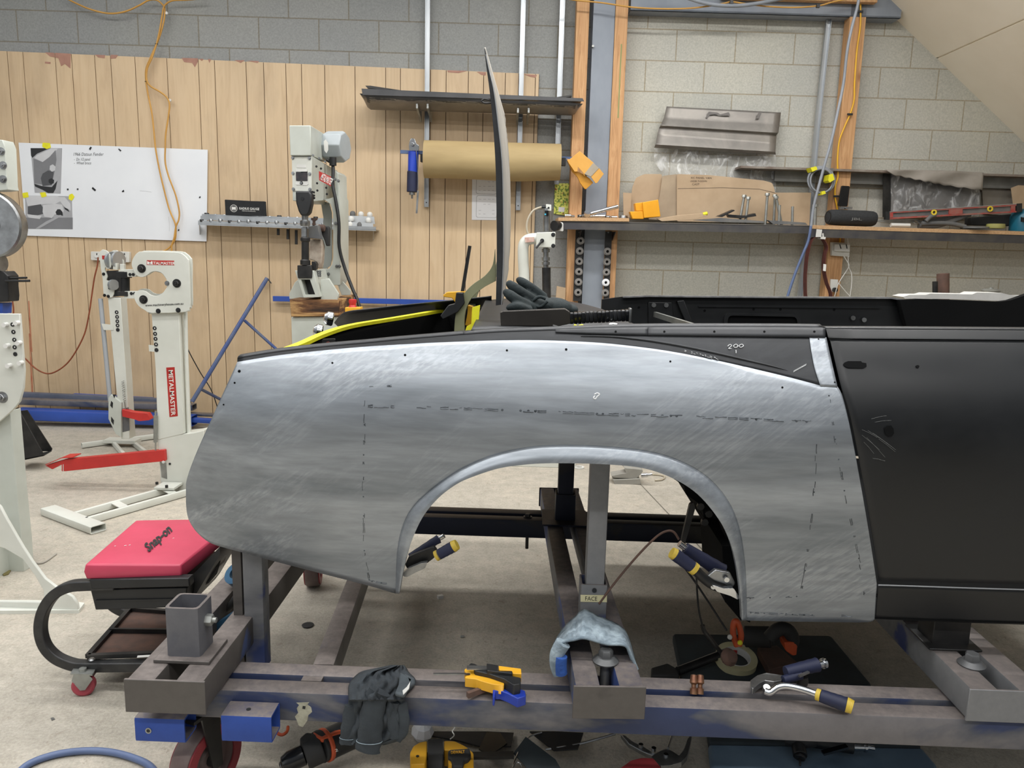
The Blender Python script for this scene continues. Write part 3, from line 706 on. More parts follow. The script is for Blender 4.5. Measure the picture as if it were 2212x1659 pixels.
# black upper body panel above the repair
b = NB()
UP = [((513, 774), (513, 783)), ((600, 760), (600, 769)), ((700, 749), (700, 758)), ((790, 741), (790, 750)), ((862, 734), (862, 745.5)), ((1000, 722.5), (1000, 739)), ((1080, 717), (1080, 736.5)), ((1200, 713), (1200, 737)), ((1300, 709), (1300, 742)), ((1400, 707), (1400, 753)), ((1530, 706.5), (1530, 776)), ((1618, 706.5), (1618, 795.5)), ((1700, 707), (1700, 815)), ((1745, 707.5), (1745, 827)), ((1777, 708), (1777, 835))]
ruled(b, UP, lambda x, y: cp(x, y, -.0016), 4, 14); obj('upper_panel', b, M['wornblack'], car, smooth=50, solid=.0014)
b = NB(); ruled(b, [((1400, 707), (1400, 724)), ((1530, 706.5), (1530, 726)), ((1700, 707), (1700, 728)), ((1783, 708), (1783, 729))], lambda x, y: cp(x, y, .003), 6, 3); ruled(b, [((1200, 712), (1200, 718)), ((1300, 708.5), (1300, 722)), ((1400, 707), (1400, 724))], lambda x, y: cp(x, y, .0025), 6, 3); obj('belt_flange', b, M['wornblack'], car, smooth=40, solid=.0014)
# raised swage on the black panel
b = NB(); P = [cp(x, y, .0005) for x, y in ((1255, 726), (1320, 727), (1390, 734), (1460, 745), (1530, 759), (1600, 775), (1660, 789), (1702, 800))]
tube(b, P, lambda t: .0022*math.sin(PI*min(1, t*1.02+.02))**.5+.0004, 8, sm=5); obj('swage_line', b, M['wornblack'], car, smooth=60)
# folded top edges of the near side (roll into the car)
def edge_roll(pts, depth, drop, mat, name):
    b = NB(); P = cr([V3(x, y, 0) for x, y in pts], 4); g = []
    for p in P:
        q = cp(p.x, p.y); g.append([b.verts.new(q+V3(0, d_, z_)) for d_, z_ in ((0, 0), (.006, .004), (.02, .006), (depth, .002), (depth, -drop))])
    for i in range(len(g)-1):
        for j in range(4): face(b, [g[i][j], g[i+1][j], g[i+1][j+1], g[i][j+1]])
    return obj(name, b, mat, car, smooth=60, solid=.0012)
edge_roll([(513, 774), (600, 760), (700, 749), (790, 741), (862, 734), (1000, 722.5)], .05, .05, M['wornblack'], 'boot_gutter')
edge_roll([(1000, 722.5), (1080, 717), (1200, 713), (1300, 709), (1400, 707), (1530, 706.5), (1700, 707), (1777, 708)], .045, .12, M['wornblack'], 'body_rail')
# ---- door
DOORX = [((1790, 712), 0), ((1796, 736), 0)]
b = NB()
DG = [(1793, 735), (1800, 765), (1808, 800), (1818, 840), (1838, 905), (1864, 1040), (1886, 1170), (1898, 1255)]
R_ = [(2950, 744.7), (2950, 776.2), (2950, 810.8), (2950, 851.4), (2950, 917.5), (2950, 1054.6), (2950, 1186.7), (2950, 1279.2)]
dpairs = list(zip(DG, R_))
ruled(b, dpairs, cp, 5, 60); dr = obj('door', b, M['primer'], car, smooth=60, solid=.0014)
b = NB(); ruled(b, list(zip([(1784, 711), (1786, 718), (1789, 729)], [(2950, 719.3), (2950, 726.5), (2950, 737.6)])), lambda x, y: cp(x, y, .004), 3, 20)
ruled(b, list(zip([(1789, 729), (1791, 732), (1793, 737)], [(2950, 737.6), (2950, 741.2), (2950, 745.8)])), lambda x, y: cp(x, y, .004 if y < 731+(x-1789)*.008 else -.001), 3, 20)
obj('belt_moulding', b, M['primer'], dr, smooth=30, solid=.0012)
b = NB(); P = cr([V3(x, y, 0) for x, y in [(1784, 711), (2000, 712), (2950, 719.3)]], 8); g = []
for p in P:
    q = cp(p.x, p.y, .004); g.append([b.verts.new(q+V3(0, d_, z_)) for d_, z_ in ((0, 0), (.003, .003), (.012, .004), (.05, .002), (.05, -.15))])
for i in range(len(g)-1):
    for j in range(4): face(b, [g[i][j], g[i+1][j], g[i+1][j+1], g[i][j+1]])
obj('door_top', b, M['primer'], dr, smooth=50, solid=.0012)
def surf_patch(name, pts, mat, par, lift=.0016, th=0.001):
    b = NB(); vs = [b.verts.new(cp(x, y, lift)) for x, y in pts]; f = b.faces.new(vs); r = bmesh.ops.extrude_face_region(b, geom=[f]); bmesh.ops.translate(b, vec=(0, -th*.6, 0), verts=[v for v in r['geom'] if isinstance(v, bmesh.types.BMVert)])
    return obj(name, b, mat, par, smooth=0)
surf_patch('handle_aperture', [(1821, 787), (1824, 783), (1832, 780), (1860, 780), (1862, 783), (1871, 784), (1872, 792), (1868, 794), (1864, 795.5), (1833, 795), (1824, 791)], M['void'], dr, .0028)
surf_patch('lock_aperture', [(1910, 925), (1917, 920), (1925, 919), (1930, 926), (1931, 936), (1926, 943), (1918, 943), (1912, 937)], M['void'], dr, .0028)
surf_patch('trim_hole', [(1978, 790), (1981, 788.5), (1985, 789), (1986, 792), (1984, 795), (1980, 794)], M['void'], dr, .0028)
b = NB()
for x0, y0, x1, y1 in ((1862, 928, 1895, 945), (1862, 940, 1900, 972), (1872, 945, 1912, 988), (1875, 930, 1930, 968), (1885, 935, 1935, 972), (1882, 905, 1915, 898), (1890, 912, 1925, 908), (1885, 990, 1912, 996), (1866, 955, 1888, 980), (1898, 948, 1934, 976)):
    tube(b, [cp(x0, y0, .0008), cp((x0+x1)/2, (y0+y1)/2-1, .0009), cp(x1, y1, .0008)], .0003, 4)
obj('scratches', b, pm('scratched_primer', '#6b6d6c', rough=.6), dr)['kind'] = 'stuff'
# ---- sill
b = NB(); ruled(b, [((1897, 1264), (1891, 1336)), ((1950, 1265), (1945, 1339)), ((2212, 1274), (2212, 1349)), ((2950, 1293.4), (2950, 1369.6))], lambda x, y: cp(x, y, -.002), 8, 8); si = obj('sill', b, M['primer'], car, smooth=50, solid=.0014)
b = NB(); P = [cp(x, y, .001) for x, y in ((1897, 1264), (1950, 1265.5), (2212, 1274), (2950, 1293.4))]; tube(b, P, .0016, 6, sm=6); obj('sill_edge', b, pm('worn_edge', '#8c8f92', rough=.4, metal=.5), si)
g0, g1 = cp(1891, 1337), cp(2950, 1369.6)
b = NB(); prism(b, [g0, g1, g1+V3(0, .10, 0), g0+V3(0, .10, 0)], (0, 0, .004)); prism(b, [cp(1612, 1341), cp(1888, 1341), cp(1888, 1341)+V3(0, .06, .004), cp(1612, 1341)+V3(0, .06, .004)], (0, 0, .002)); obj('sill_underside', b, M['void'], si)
# ---- holes, weld seams, chalk on the quarter
for x, y, r in ((517, 802, .0032), (507, 827, .0022), (718, 784, .0022), (875, 767, .0026), (1095, 757, .0024), (1223, 755, .0028), (1448, 781, .0022), (1690, 837, .0022), (483, 874, .0018), (1768, 733, .0018), (1803, 826, .0018)):
    p = cp(x, y, .0009); p2 = cp(x, y+8, .0009); n = (p2-p).cross(V3(1, 0, 0)).normalized()
    if n.y > 0: n = -n
    b = NB(); cyl(b, p, n, r, .0009, 12); obj('drill_hole', b, M['void'], car)
for x in (1435, 1543, 1651, 1759, 1330):
    p = cp(x, 716.5, .0036); b = NB(); cyl(b, p, (0, -.8, .6), .0024, .0012, 12); obj('drill_hole', b, M['void'], car)
SEAM = pm('weld_metal', '#3c4044', '#666b70', 60, .45, .6)
def seam(pts, dash=.55, r=.0011, seed=1, off=2.2):
    rg = random.Random(seed); b = NB()
    P = [Vector((x, y)) for x, y in pts]
    for a, c in zip(P, P[1:]):
        L = (c-a).length; n = Vector((-(c-a).y, (c-a).x)).normalized(); s = 0
        while s < L:
            l = rg.uniform(5, 26); e = min(L, s+l)
            if rg.random() < dash:
                for k in ((-1, 1) if rg.random() < .5 else (rg.choice((-1, 1)),)):
                    pts_ = []
                    for i in range(4):
                        t = (s+(e-s)*i/3)/L; q = a+(c-a)*t+n*(k*off*.6+rg.uniform(-.6, .6)); pts_.append(cp(q.x, q.y, .0009))
                    tube(b, pts_, r*rg.uniform(.6, 1.15), 5)
            if rg.random() < .25:
                q = a+(c-a)*((s+e)/2/L); p_ = cp(q.x, q.y, .0008); lathe(b, [(r*2.2, -.0004), (r*1.8, .0006), (0, .0009)], p_, (0, -1, .2), 9)
            s = e+rg.uniform(0, 5)
    return b
_sb = NB()
def addseam(pts, *a, **k):
    q = seam(pts, *a, **k); me = bpy.data.meshes.new('t'); q.to_mesh(me); q.free(); _sb.from_mesh(me); bpy.data.meshes.remove(me)
addseam([(795, 877), (900, 879), (1130, 887), (1290, 894), (1450, 898), (1760, 911)], .85, .0013, 3, 3)
addseam([(846, 833), (792, 837), (788, 878), (786, 960), (784, 1030), (786, 1130), (787, 1200)], .45, .0008, 4)
addseam([(790, 1215), (798, 1255), (850, 1263)], .8, .0009, 5)
addseam([(1763, 911), (1762, 1000), (1757, 1085), (1748, 1170), (1738, 1240), (1728, 1288), (1612, 1293)], .6, .0009, 6)
addseam([(1616, 1323), (1700, 1327), (1842, 1331)], .6, .0009, 7)
addseam([(1790, 850), (1797, 900), (1806, 960), (1824, 1060), (1846, 1160), (1862, 1240), (1868, 1285)], .4, .0008, 8)
obj('weld_seam', _sb, SEAM, car)['kind'] = 'stuff'
CH = pm('chalk', '#d6d8d9', rough=.9)
b = NB()
def stroke(b, pts, r=.0007, lift=.0012): tube(b, [cp(x, y, lift+.0016-.0016) for x, y in pts], r, 5, sm=4)
for P in ([(1572, 748), (1577, 744), (1580, 747), (1574, 753), (1580, 753)], [(1584, 747), (1590, 743.5), (1594, 748), (1588, 751), (1584, 747)], [(1596, 747), (1602, 743.5), (1606, 747), (1600, 750.5), (1596, 747)], [(1589.5, 756), (1590, 759), (1590, 763)]): stroke(b, P, .0009)
rg = random.Random(5)
for i in range(22):
    x = rg.uniform(1478, 1550); y = 757+(x-1478)*.24+rg.uniform(-2, 2); stroke(b, [(x, y), (x+2, y+1), (x+3, y+1.5)], .0005)
for i in range(14):
    x = 1714+i*2; y = 804-i*1.1; stroke(b, [(x, y), (x+1, y-2), (x+1.5, y-4)], .0004)
obj('chalk_marks', b, CH, car)['kind'] = 'stuff'
b = NB(); prc = [(1284, 852), (1290, 849), (1295, 852), (1290, 857), (1286, 862), (1282, 859), (1286, 855)]; stroke(b, prc, .0016, .001); obj('adhesive_spot', b, CH, car)
# ---- wheel house structure inside the right of the arch
b = NB()
P = [(1440, 1024), (1478, 1050), (1482, 1068), (1502, 1082), (1518, 1096), (1520, 1116), (1556, 1122), (1572, 1168), (1574, 1220), (1590, 1300), (1600, 1335), (1620, 1345), (1640, 1200), (1600, 1080), (1520, 1010), (1450, 990)]
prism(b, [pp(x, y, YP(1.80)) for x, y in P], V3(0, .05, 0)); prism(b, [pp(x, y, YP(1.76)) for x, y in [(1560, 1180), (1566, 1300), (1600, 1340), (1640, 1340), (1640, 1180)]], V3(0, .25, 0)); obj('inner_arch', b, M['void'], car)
for P in ([(1498, 1085), (1502, 1098), (1484, 1160), (1478, 1180), (1470, 1178), (1476, 1150), (1490, 1090)],): 
    b = NB(); pxprism(b, rnd(P, 3), YP(1.79), .012); obj('bump_stop_arm', b, M['blacksteel'], car)
for x, y in ((1512, 1092), (1530, 1108), (1521, 1126)):
    b = NB(); cyl(b, pp(x, y, YP(1.80)), (0, -1, 0), .009, .01, 8); obj('bracket_bolt', b, M['blacksteel'], car)
# ---- inside of the shell: floor, far side
x0, x1 = pp(1620, 900, YP(1.9)).x, cp(2950, 900).x
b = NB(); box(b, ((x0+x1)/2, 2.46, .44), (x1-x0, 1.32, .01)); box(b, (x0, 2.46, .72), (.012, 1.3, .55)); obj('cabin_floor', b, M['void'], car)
xb0 = pp(640, 720, YP(2.4)).x; xb1 = pp(1040, 720, YP(2.4)).x
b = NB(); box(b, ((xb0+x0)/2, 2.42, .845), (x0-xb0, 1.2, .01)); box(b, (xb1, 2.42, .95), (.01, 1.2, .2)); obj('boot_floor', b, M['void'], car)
YF = 3.10
far = lambda x, y: pp(x, y, YP(YF))
b = NB()
FTOP = [(1300, 647), (1345, 641), (1400, 639), (1480, 640), (1600, 641), (1750, 642), (1920, 643), (1945, 647), (1990, 655), (2420, 660)]
pts = [far(x, y) for x, y in FTOP]; low = [V3(p.x, YF, .46) for p in reversed(pts)]
prism(b, pts+low, (0, .02, 0)); fs = obj('far_inner_side', b, M['primer'], car, smooth=0)
b = NB(); P = [far(x, y)-V3(0, .012, 0) for x, y in FTOP[1:8]]; sweep(b, P, [(-.012, -.003), (.012, -.003), (.012, .003), (-.012, .003)], (0, 0, 1)); obj('far_top_rail', b, pm('rim_highlight', '#b9babb', '#8b8c8e', 20, .3, .6), fs)  # highlight along the far rim put into this strip's pale colour
b = NB(); ring_prism(b, [far(x, y)-V3(0, .012, 0) for x, y in rnd([(1564, 676), (1726, 679), (1731, 715), (1560, 715)], 12)], [far(x, y)-V3(0, .012, 0) for x, y in rnd([(1572, 681), (1719, 684), (1722, 715), (1568, 715)], 9)], (0, .012, 0)); obj('aperture_rim', b, M['primer'], fs)
b = NB(); pxprism(b, rnd([(1572, 681), (1719, 684), (1722, 720), (1568, 720)], 9), YP(YF-.003), .002); obj('aperture', b, M['void'], fs)
b = NB(); prism(b, [far(x, y)-V3(0, .006, 0) for x, y in ((1508, 661), (1900, 664), (1900, 666), (1508, 663))], (0, .005, 0)); obj('swage_line', b, M['primer'], fs)
for P, o_ in (([(1462, 650), (1478, 648), (1500, 706), (1486, 710)], .02), ([(1940, 650), (1950, 650), (1972, 706), (1958, 708)], .03), ([(1400, 652), (1452, 653), (1456, 700), (1400, 700)], .008)):
    b = NB(); pxprism(b, P, YP(YF-o_), o_); obj('pillar', b, M['primer'], fs, bevel=.003)
for x, y in ((1412, 659), (1439, 659), (1842, 687), (1866, 691)):
    b = NB(); cyl(b, pp(x, y, YP(YF-.008)), (0, -1, 0), .009, .006, 14); obj('bolt_head', b, M['steel'], fs)
b = NB(); beam(b, pp(1415, 679, YP(3.07)), pp(1500, 706, YP(2.6)), .012, .02); obj('brace_bar', b, M['zinc'], car)
for x, y in ((1380, 664), (1522, 671), (1628, 668), (1686, 668), (1802, 669)):
    b = NB(); cyl(b, pp(x, y, YP(YF-.0005)), (0, -1, 0), .005, .0012, 10); obj('drill_hole', b, M['void'], fs)
# far front wing top in pale primer, and the black cowl rising at the right
b = NB(); P = [(1950, 641), (1965, 637), (2000, 637), (2010, 634), (2100, 636), (2110, 632), (2165, 633), (2180, 637), (2212, 640), (2300, 641), (2300, 662), (2212, 652), (2160, 650), (2060, 646), (1955, 645)]
b2 = [pp(x, y, YP(3.35)) for x, y in P]; prism(b, b2, (0, .1, 0)); obj('far_wing_top', b, pm('pale_primer', '#c9c8c4', '#b9b8b4', 14, .5), car)
b = NB(); P = [(1944, 648), (1985, 646), (2060, 648), (2160, 652), (2182, 649), (2200, 643), (2230, 632), (2300, 628), (2300, 712), (1960, 712)]
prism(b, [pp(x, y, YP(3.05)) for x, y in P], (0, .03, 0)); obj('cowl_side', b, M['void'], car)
# far rear wing outer edge, tail lamps, taped boot gutter
b = NB(); Q = [((722, 697), (738, 712)), ((745, 675), (752, 706)), ((800, 667), (800, 698)), ((880, 658), (880, 684)), ((985, 648), (985, 668)), ((1062, 640), (1062, 664))]
ruled(b, Q, lambda x, y: pp(x, y, YP(2.92-.004*(690-y))), 5, 5); obj('far_wing', b, M['wornblack'], car, smooth=60, solid=.004)
GT = [(612, 758), (650, 744), (700, 722), (760, 704), (850, 689), (955, 671), (962, 670)]
def gpt(x, y, t): return pp(x, y, YP(2.0+(x-612)/350.0*.86 + t))
b = NB(); P = [gpt(x, y, 0) for x, y in GT]; sweep(b, cr(P, 5), [(-.012, -.005), (.012, -.005), (.012, .005), (-.012, .005)], (0, 0, 1)); obj('taped_edge', b, M['yellowtape'], car)
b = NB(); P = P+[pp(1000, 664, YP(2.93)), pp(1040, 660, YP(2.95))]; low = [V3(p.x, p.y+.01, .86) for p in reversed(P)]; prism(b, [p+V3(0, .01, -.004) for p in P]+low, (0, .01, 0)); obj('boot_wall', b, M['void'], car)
b = NB(); pxprism(b, [(1020, 664), (1037, 659), (1034, 690), (1026, 722), (1003, 722), (1008, 705), (1018, 700)], YP(1.95), .006); obj('taped_edge', b, M['yellowtape'], car)
for x, y in ((720, 690), (697, 717)):
    b = NB(); lathe(b, [(0, 0), (.02, 0), (.024, .004), (.024, .02), (.014, .03), (0, .032)], pp(x, y, YP(2.55)), (-1, -.3, .2), 20); obj('lamp_bezel', b, M['chrome'], car)
b = NB(); pxprism(b, rnd([(695, 733), (723, 732), (722, 745), (718, 752), (698, 752)], 3), YP(1.87), .01); bk = obj('latch_bracket', b, M['blacksteel'], car)
b = NB(); washer(b, pp(709, 743, YP(1.869)), (0, -1, 0), .006, .003, .002, 14); obj('ring', b, pm('brick_red', '#7d3a30'), bk)
# rear deck
b = NB(); DK = [((1018, 713), (1048, 650)), ((1060, 711.5), (1100, 645)), ((1200, 707), (1190, 648)), ((1300, 704), (1250, 655)), ((1375, 703), (1300, 668))]
def deck(x, y): return pp(x, y, ZP(1.078+.0))
ruled(b, DK, deck, 4, 8); obj('rear_deck', b, M['wornblack'], car, smooth=50, solid=.002)
# ---- boot lid standing open, seen edge-on
LD = [(1047, 102), (1057, 150), (1068, 200), (1078, 280), (1085, 350), (1087.5, 430), (1088, 550), (1084, 658)]
LL = [(1046, 102), (1050, 140), (1058, 200), (1065, 270), (1070, 350), (1072, 430), (1073, 550), (1071, 660)]
LR = [(1049, 104), (1068, 150), (1082, 200), (1093, 280), (1099, 350), (1102, 430), (1100, 550), (1087, 655)]
A = cr([V3(*p, 0) for p in LL], 5); B2_ = cr([V3(*p, 0) for p in LD], 5); D_ = cr([V3(*p, 0) for p in LR], 5)
b = NB(); prism(b, [pp(p.x, p.y, YP(1.97)) for p in A]+[pp(p.x, p.y, YP(1.97)) for p in reversed(B2_)], (0, .012, 0)); lid = obj('boot_lid', b, M['wornblack'], car, bevel=.001)
b = NB(); g = []
for n_, f_ in zip(B2_, D_):
    a = pp(n_.x, n_.y, YP(1.982)); py_ = min(max(proj(V3(a.x, 2.9, a.z))[1], 104), 655); k_ = min(range(len(D_)), key=lambda i: abs(D_[i].y-py_)); c = pp(D_[k_].x, py_, YP(2.9)); g.append([b.verts.new(a.lerp(V3(c.x, c.y, a.z), t)) for t in (0, .33, .66, 1)])
for i in range(len(g)-1):
    for j in range(3): face(b, [g[i][j], g[i+1][j], g[i+1][j+1], g[i][j+1]])
obj('lid_skin', b, pm('grey_filler_primer', '#b3afa6', '#a19d95', 6, .6), lid, smooth=60, solid=.004)
b = NB(); tube(b, [pp(p.x-.5, p.y, YP(1.968)) for p in B2_[2:]], .0012, 5); obj('worn_edge', b, pm('worn_edge2', '#a9abad', rough=.4, metal=.5), lid)
b = NB(); tube(b, [pp(1060, 218, YP(1.98)), pp(1047, 214, YP(1.98)), pp(1041, 219, YP(1.98)), pp(1048, 223, YP(1.98)), pp(1061, 222, YP(1.98))], .003, 6, sm=3); obj('lid_catch', b, M['blacksteel'], lid)
def hinge(pts, Y):
    b = NB(); pxprism(b, pts, YP(Y), .02); obj('lid_hinge', b, M['olive'], car, bevel=.002)
HO = cr([V3(*p, 0) for p in ((1069, 538), (1064, 572), (1048, 595), (1018, 617), (995, 645), (984, 680), (981, 721))], 4)
HI = cr([V3(*p, 0) for p in ((1004, 720), (1003, 690), (1008, 664), (1022, 640), (1045, 621), (1071, 607))], 4)
hinge([(p.x, p.y) for p in HO]+[(p.x, p.y) for p in HI], 1.99)
k = .72
HB = [(1069+(x-1069)*k+6, 560+(y-560)*k+2) for x, y in [(p.x, p.y) for p in HO]+[(p.x, p.y) for p in HI]]
hinge(HB, 2.78)
# ================================================================ LEFT SIDE: WHITEBOARD, MACHINES, CREEPER
# whiteboard
wb = thing('whiteboard', 'white board with two taped photos and handwriting fixed to the wood panelling', 'whiteboard', wpt(*uz(245, 415, .03), .03))
PB = WP(.034)
b = NB(); pxprism(b, [(40, 308), (448.5, 323.5), (446, 521.5), (56, 509)], PB, .006); obj('board', b, pm('gloss_white_board', '#e4e7ea', '#dcdfe3', 2, .3), wb, smooth=0)
b = NB(); text_px(b, '1966 Datsun Fender', (159, 336.5), (224, 336.5), 7, PB, shear=.2); text_px(b, '-  Do 1/2 panel', (160, 347), (195, 347), 6, PB, shear=.2); text_px(b, '-  Wheel brace', (160, 355), (197, 355), 6, PB, shear=.2)
obj('handwriting', b, M['blackprint'], wb)
for P in ([(192, 322), (195, 317), (198, 318), (195, 324)], [(255, 322), (257, 321), (262, 325), (260, 327)], [(198, 407), (200, 404), (207, 410), (205, 413)], [(263, 413), (267, 410), (268, 414), (264, 415)], [(144, 408), (147, 407), (148, 410), (145, 411)], [(166, 407), (169, 407), (169, 410), (166, 410)], [(430, 425), (433, 424), (433, 427), (430, 428)], [(384, 496), (387, 495), (387, 498), (384, 499)]):
    b = NB(); pxprism(b, P, WP(.0375), .0035); obj('magnet', b, M['black'], wb)
b = NB(); tube(b, [pp(302, 412, WP(.0345)), pp(315, 413, WP(.0345)), pp(327, 415, WP(.0345))], .0006, 4); tube(b, [pp(364, 468, WP(.0345)), pp(366, 485, WP(.0345)), pp(366, 500, WP(.0345))], .0006, 4); obj('pen_mark', b, pm('faint_pen', '#9fa1a4'), wb)
g = {n: pm('print_'+n, c, rough=.5) for n, c in (('k', '#2a2b2d'), ('d', '#515255'), ('m', '#7c7d80'), ('l', '#a7a8ab'), ('w', '#c9cacc'))}
gi = {'k': 0, 'd': 1, 'm': 2, 'l': 3, 'w': 4}
def photo(name, base, polys, label, tapes):
    t = thing(name, label, 'photo print', pp(*base[0], PB))
    b = NB(); pxprism(b, base, WP(.0352), .0008, 3)
    for i, (c, P) in enumerate(polys): pxprism(b, P, WP(.0354+.00012*i), .0002, gi[c])
    obj('print', b, [g[x] for x in 'kdmlw'], t, smooth=0)
    for P in tapes:
        b = NB(); pxprism(b, P, WP(.0366), .0008); obj('yellow_tape', b, M['yellowtape'], t, smooth=0)
photo('photo_print', [(66, 320), (134, 320), (131, 418), (75, 416)], [('l', [(66, 320), (134, 320), (131, 418), (75, 416)]), ('k', [(66, 320), (108, 320), (80, 332), (70, 341), (67, 336)]), ('w', [(80, 335), (110, 321), (125, 321), (112, 335), (92, 350), (74, 341)]), ('m', [(72, 342), (92, 350), (106, 340), (120, 324), (122, 345), (118, 370), (112, 398), (100, 400), (74, 396)]), ('d', [(92, 375), (104, 368), (116, 372), (112, 400), (92, 402), (88, 385)]), ('w', [(108, 358), (114, 355), (120, 360), (119, 368), (112, 371), (107, 366)]), ('k', [(105, 388), (111, 385), (117, 389), (116, 396), (110, 398), (105, 394)]), ('k', [(74, 397), (90, 402), (112, 404), (124, 390), (120, 408), (115, 417), (104, 417), (92, 410), (76, 403)]), ('l', [(125, 330), (133, 326), (131, 380), (124, 392)])],
      'grey photo of a bare car corner taped at the upper left of the whiteboard', [rnd([(92, 308), (108, 309), (110, 319), (101, 322), (91, 317)], 1, 1)])
photo('photo_print', [(54, 422), (155, 424), (157, 495), (56, 494)], [('l', [(54, 422), (155, 424), (157, 495), (56, 494)]), ('w', [(54, 422), (122, 423), (140, 430), (120, 440), (92, 441), (60, 445)]), ('m', [(56, 470), (98, 470), (120, 470), (157, 470), (157, 495), (56, 494)]), ('d', [(60, 446), (88, 441), (95, 452), (93, 462), (78, 466), (60, 462)]), ('w', [(93, 443), (118, 440), (134, 442), (138, 455), (134, 464), (118, 463), (112, 471), (96, 468), (92, 458)]), ('k', [(120, 458), (124, 452), (130, 452), (135, 458), (136, 466), (122, 464)]), ('w', [(58, 463), (90, 466), (86, 473), (62, 470)]), ('k', [(136, 440), (144, 446), (150, 458), (140, 452)]), ('w', [(124, 425), (140, 426), (152, 440), (153, 455), (140, 448), (132, 438)]), ('l', [(100, 478), (130, 464), (134, 466), (84, 494), (76, 494)])],
      'grey photo of a whole car taped at the lower left of the whiteboard', [rnd([(48, 417), (60, 415), (62, 426), (50, 428)], 1, 1), rnd([(86, 416), (98, 415), (101, 424), (90, 427)], 1, 1), rnd([(149, 421), (156, 418), (161, 425), (155, 434), (148, 430)], 1, 1)])
# yellow cable hanging down
ec = thing('extension_cord', 'orange yellow cable drooping from the ceiling and over the whiteboard', 'cable', wpt(*uz(320, 120, .08), .08))
wl = lambda o: (lambda p: pp(p[0], p[1], WP(o)))
def wtube(pts, off, r, name, mat, par, n=7, sm=6):
    b = NB(); P = [pp(p[0], p[1], WP(p[2] if len(p) > 2 else off)) for p in pts]; tube(b, P, r, n, sm=sm); return obj(name, b, mat, par, smooth=60)
OC = pm('ochre_cord', '#c9984a', '#bb8b40', 8, .5)
wtube([(135, -8), (160, 5), (195, 20), (235, 29), (270, 25), (300, 12), (320, 1), (338, 0), (352, 11), (356, 22), (354, 45), (346, 75), (337, 98), (325, 125), (316, 148), (315, 170), (319, 200), (328, 245), (333, 290), (336, 320), (343, 360), (352, 400), (365, 450), (378, 482), (380, 500), (377, 520), (362, 538), (340, 547)], .06, .0055, 'cord', OC, ec)
wtube([(440, -3), (400, 0), (375, 1), (362, 6), (354, 15), (350, 35), (345, 65), (338, 95), (328, 125), (318, 148), (317, 172), (325, 186), (345, 198), (360, 210), (366, 225), (364, 250), (358, 290), (357, 320), (357, 350), (364, 380), (379, 420), (387, 455), (386, 475), (380, 490), (376, 515), (371, 530), (371, 548)], .068, .0055, 'cord', OC, ec)
for x, y in ((338, 95), (316, 176)):
    b = NB(); q = pp(x, y, WP(.064)); tube(b, [q+V3(.009*math.cos(a), .009*math.sin(a), 0) for a in [i*PI/5 for i in range(10)]], .0016, 5, close=True); obj('cable_tie', b, M['black'], ec)
for x, y in ((361, 29), (368, 217)):
    b = NB(); q = pp(x, y, WP(.05)); cyl(b, q, -WN, .009, .012, 12); tg = obj('cord_tag', b, M['label_white'], ec)
# sockets behind the machines
def outlet(px0, px1, py0, py1, off, label, holes=1):
    t = thing('power_outlet', label, 'power outlet', pp(px0, py1, WP(off)))
    b = NB(); pxprism(b, rnd([(px0, py0), (px1, py0+1), (px1, py1+1), (px0, py1)], 2, 2), WP(off), .03); obj('plate', b, pm('ivory_plastic', '#d3d2cb', '#c8c7c0', 5, .4), t, bevel=.002)
    b = NB()
    for i in range(holes):
        cx = px0+(px1-px0)*(i+.5)/holes; q = pp(cx, (py0+py1)/2, WP(off+.001)); cyl(b, q, -WN, .014, .006, 16); pxprism(b, [(cx-1, py0+4), (cx+1, py0+4), (cx+1, py0+8), (cx-1, py0+8)], WP(off+.008), .002, 1)
    obj('switch', b, [M['label_white'], M['black']], t)
outlet(196, 222, 543, 562, .05, 'ivory power outlet on the panelling left of the smaller shrinker head')
outlet(258, 279, 543, 566, .05, 'ivory outlet half hidden between the two shrinker heads')
rc = thing('hanging_cable', 'twisted rusty brown cord looping down from the outlet beside the small shrinker', 'cable', pp(112, 805, WP(.1)))
wtube([(212, 556), (210, 575), (204, 600), (198, 640), (192, 680), (183, 720), (165, 757), (145, 785), (122, 802), (102, 807), (80, 798), (58, 778), (44, 760), (30, 700), (29, 665), (24, 640), (14, 622), (2, 612), (-12, 608)], .10, .005, 'cord', M['brown_cord'], rc)
b = NB()
for P in ([(62, 720), (66, 721), (72, 853), (68, 853)], [(61, 650), (63, 650), (70, 760), (66, 760)]): pxprism(b, P, WP(.0212), .0008)
tag(obj('paint_smear', b, pm('red_smear', '#b0664c', '#b98b6c', 12, .9)), 'faint red paint run on the panelling at far left', 'paint mark')

# ---- cast machines ---------------------------------------------------------
WE, GE = M['white_enamel'], M['grey_enamel']
def bolt_(par, p, ax, r=.012, L=.012, mat=None, name='bolt', plain=False):
    b = NB(); washer(b, p, ax, r*1.5, r*.6, .002, 16)
    (cyl if plain else hexb)(b, Vector(p)+Vector(ax)*.001, ax, r, L); cyl(b, Vector(p)+Vector(ax)*L*.9, ax, r*.5, L*.6, 10); return obj(name, b, mat or M['blacksteel'], par)
def icons(par, xs, ys, Y, s=4.3, pl=None):
    b = NB(); pl = pl or YP(Y)
    for i, (x, y) in enumerate(zip(xs, ys)):
        q = pp(x, y, pl); k = (pp(x+s, y, pl)-q).length
        cyl(b, q-pl[1]*.0003, -pl[1], k, .0006, 16, 0)
        if i % 5 != 4: pxprism(b, [(x-s*.28, y-s*.2), (x+s*.06, y-s*.42), (x+s*.3, y+s*.06), (x+s*.12, y+s*.4), (x-s*.2, y+s*.25)], (pl[0]-pl[1]*.0012, pl[1]), .0003, 1)
    obj('safety_icons', b, [M['blackprint'], M['whiteprint']], par)
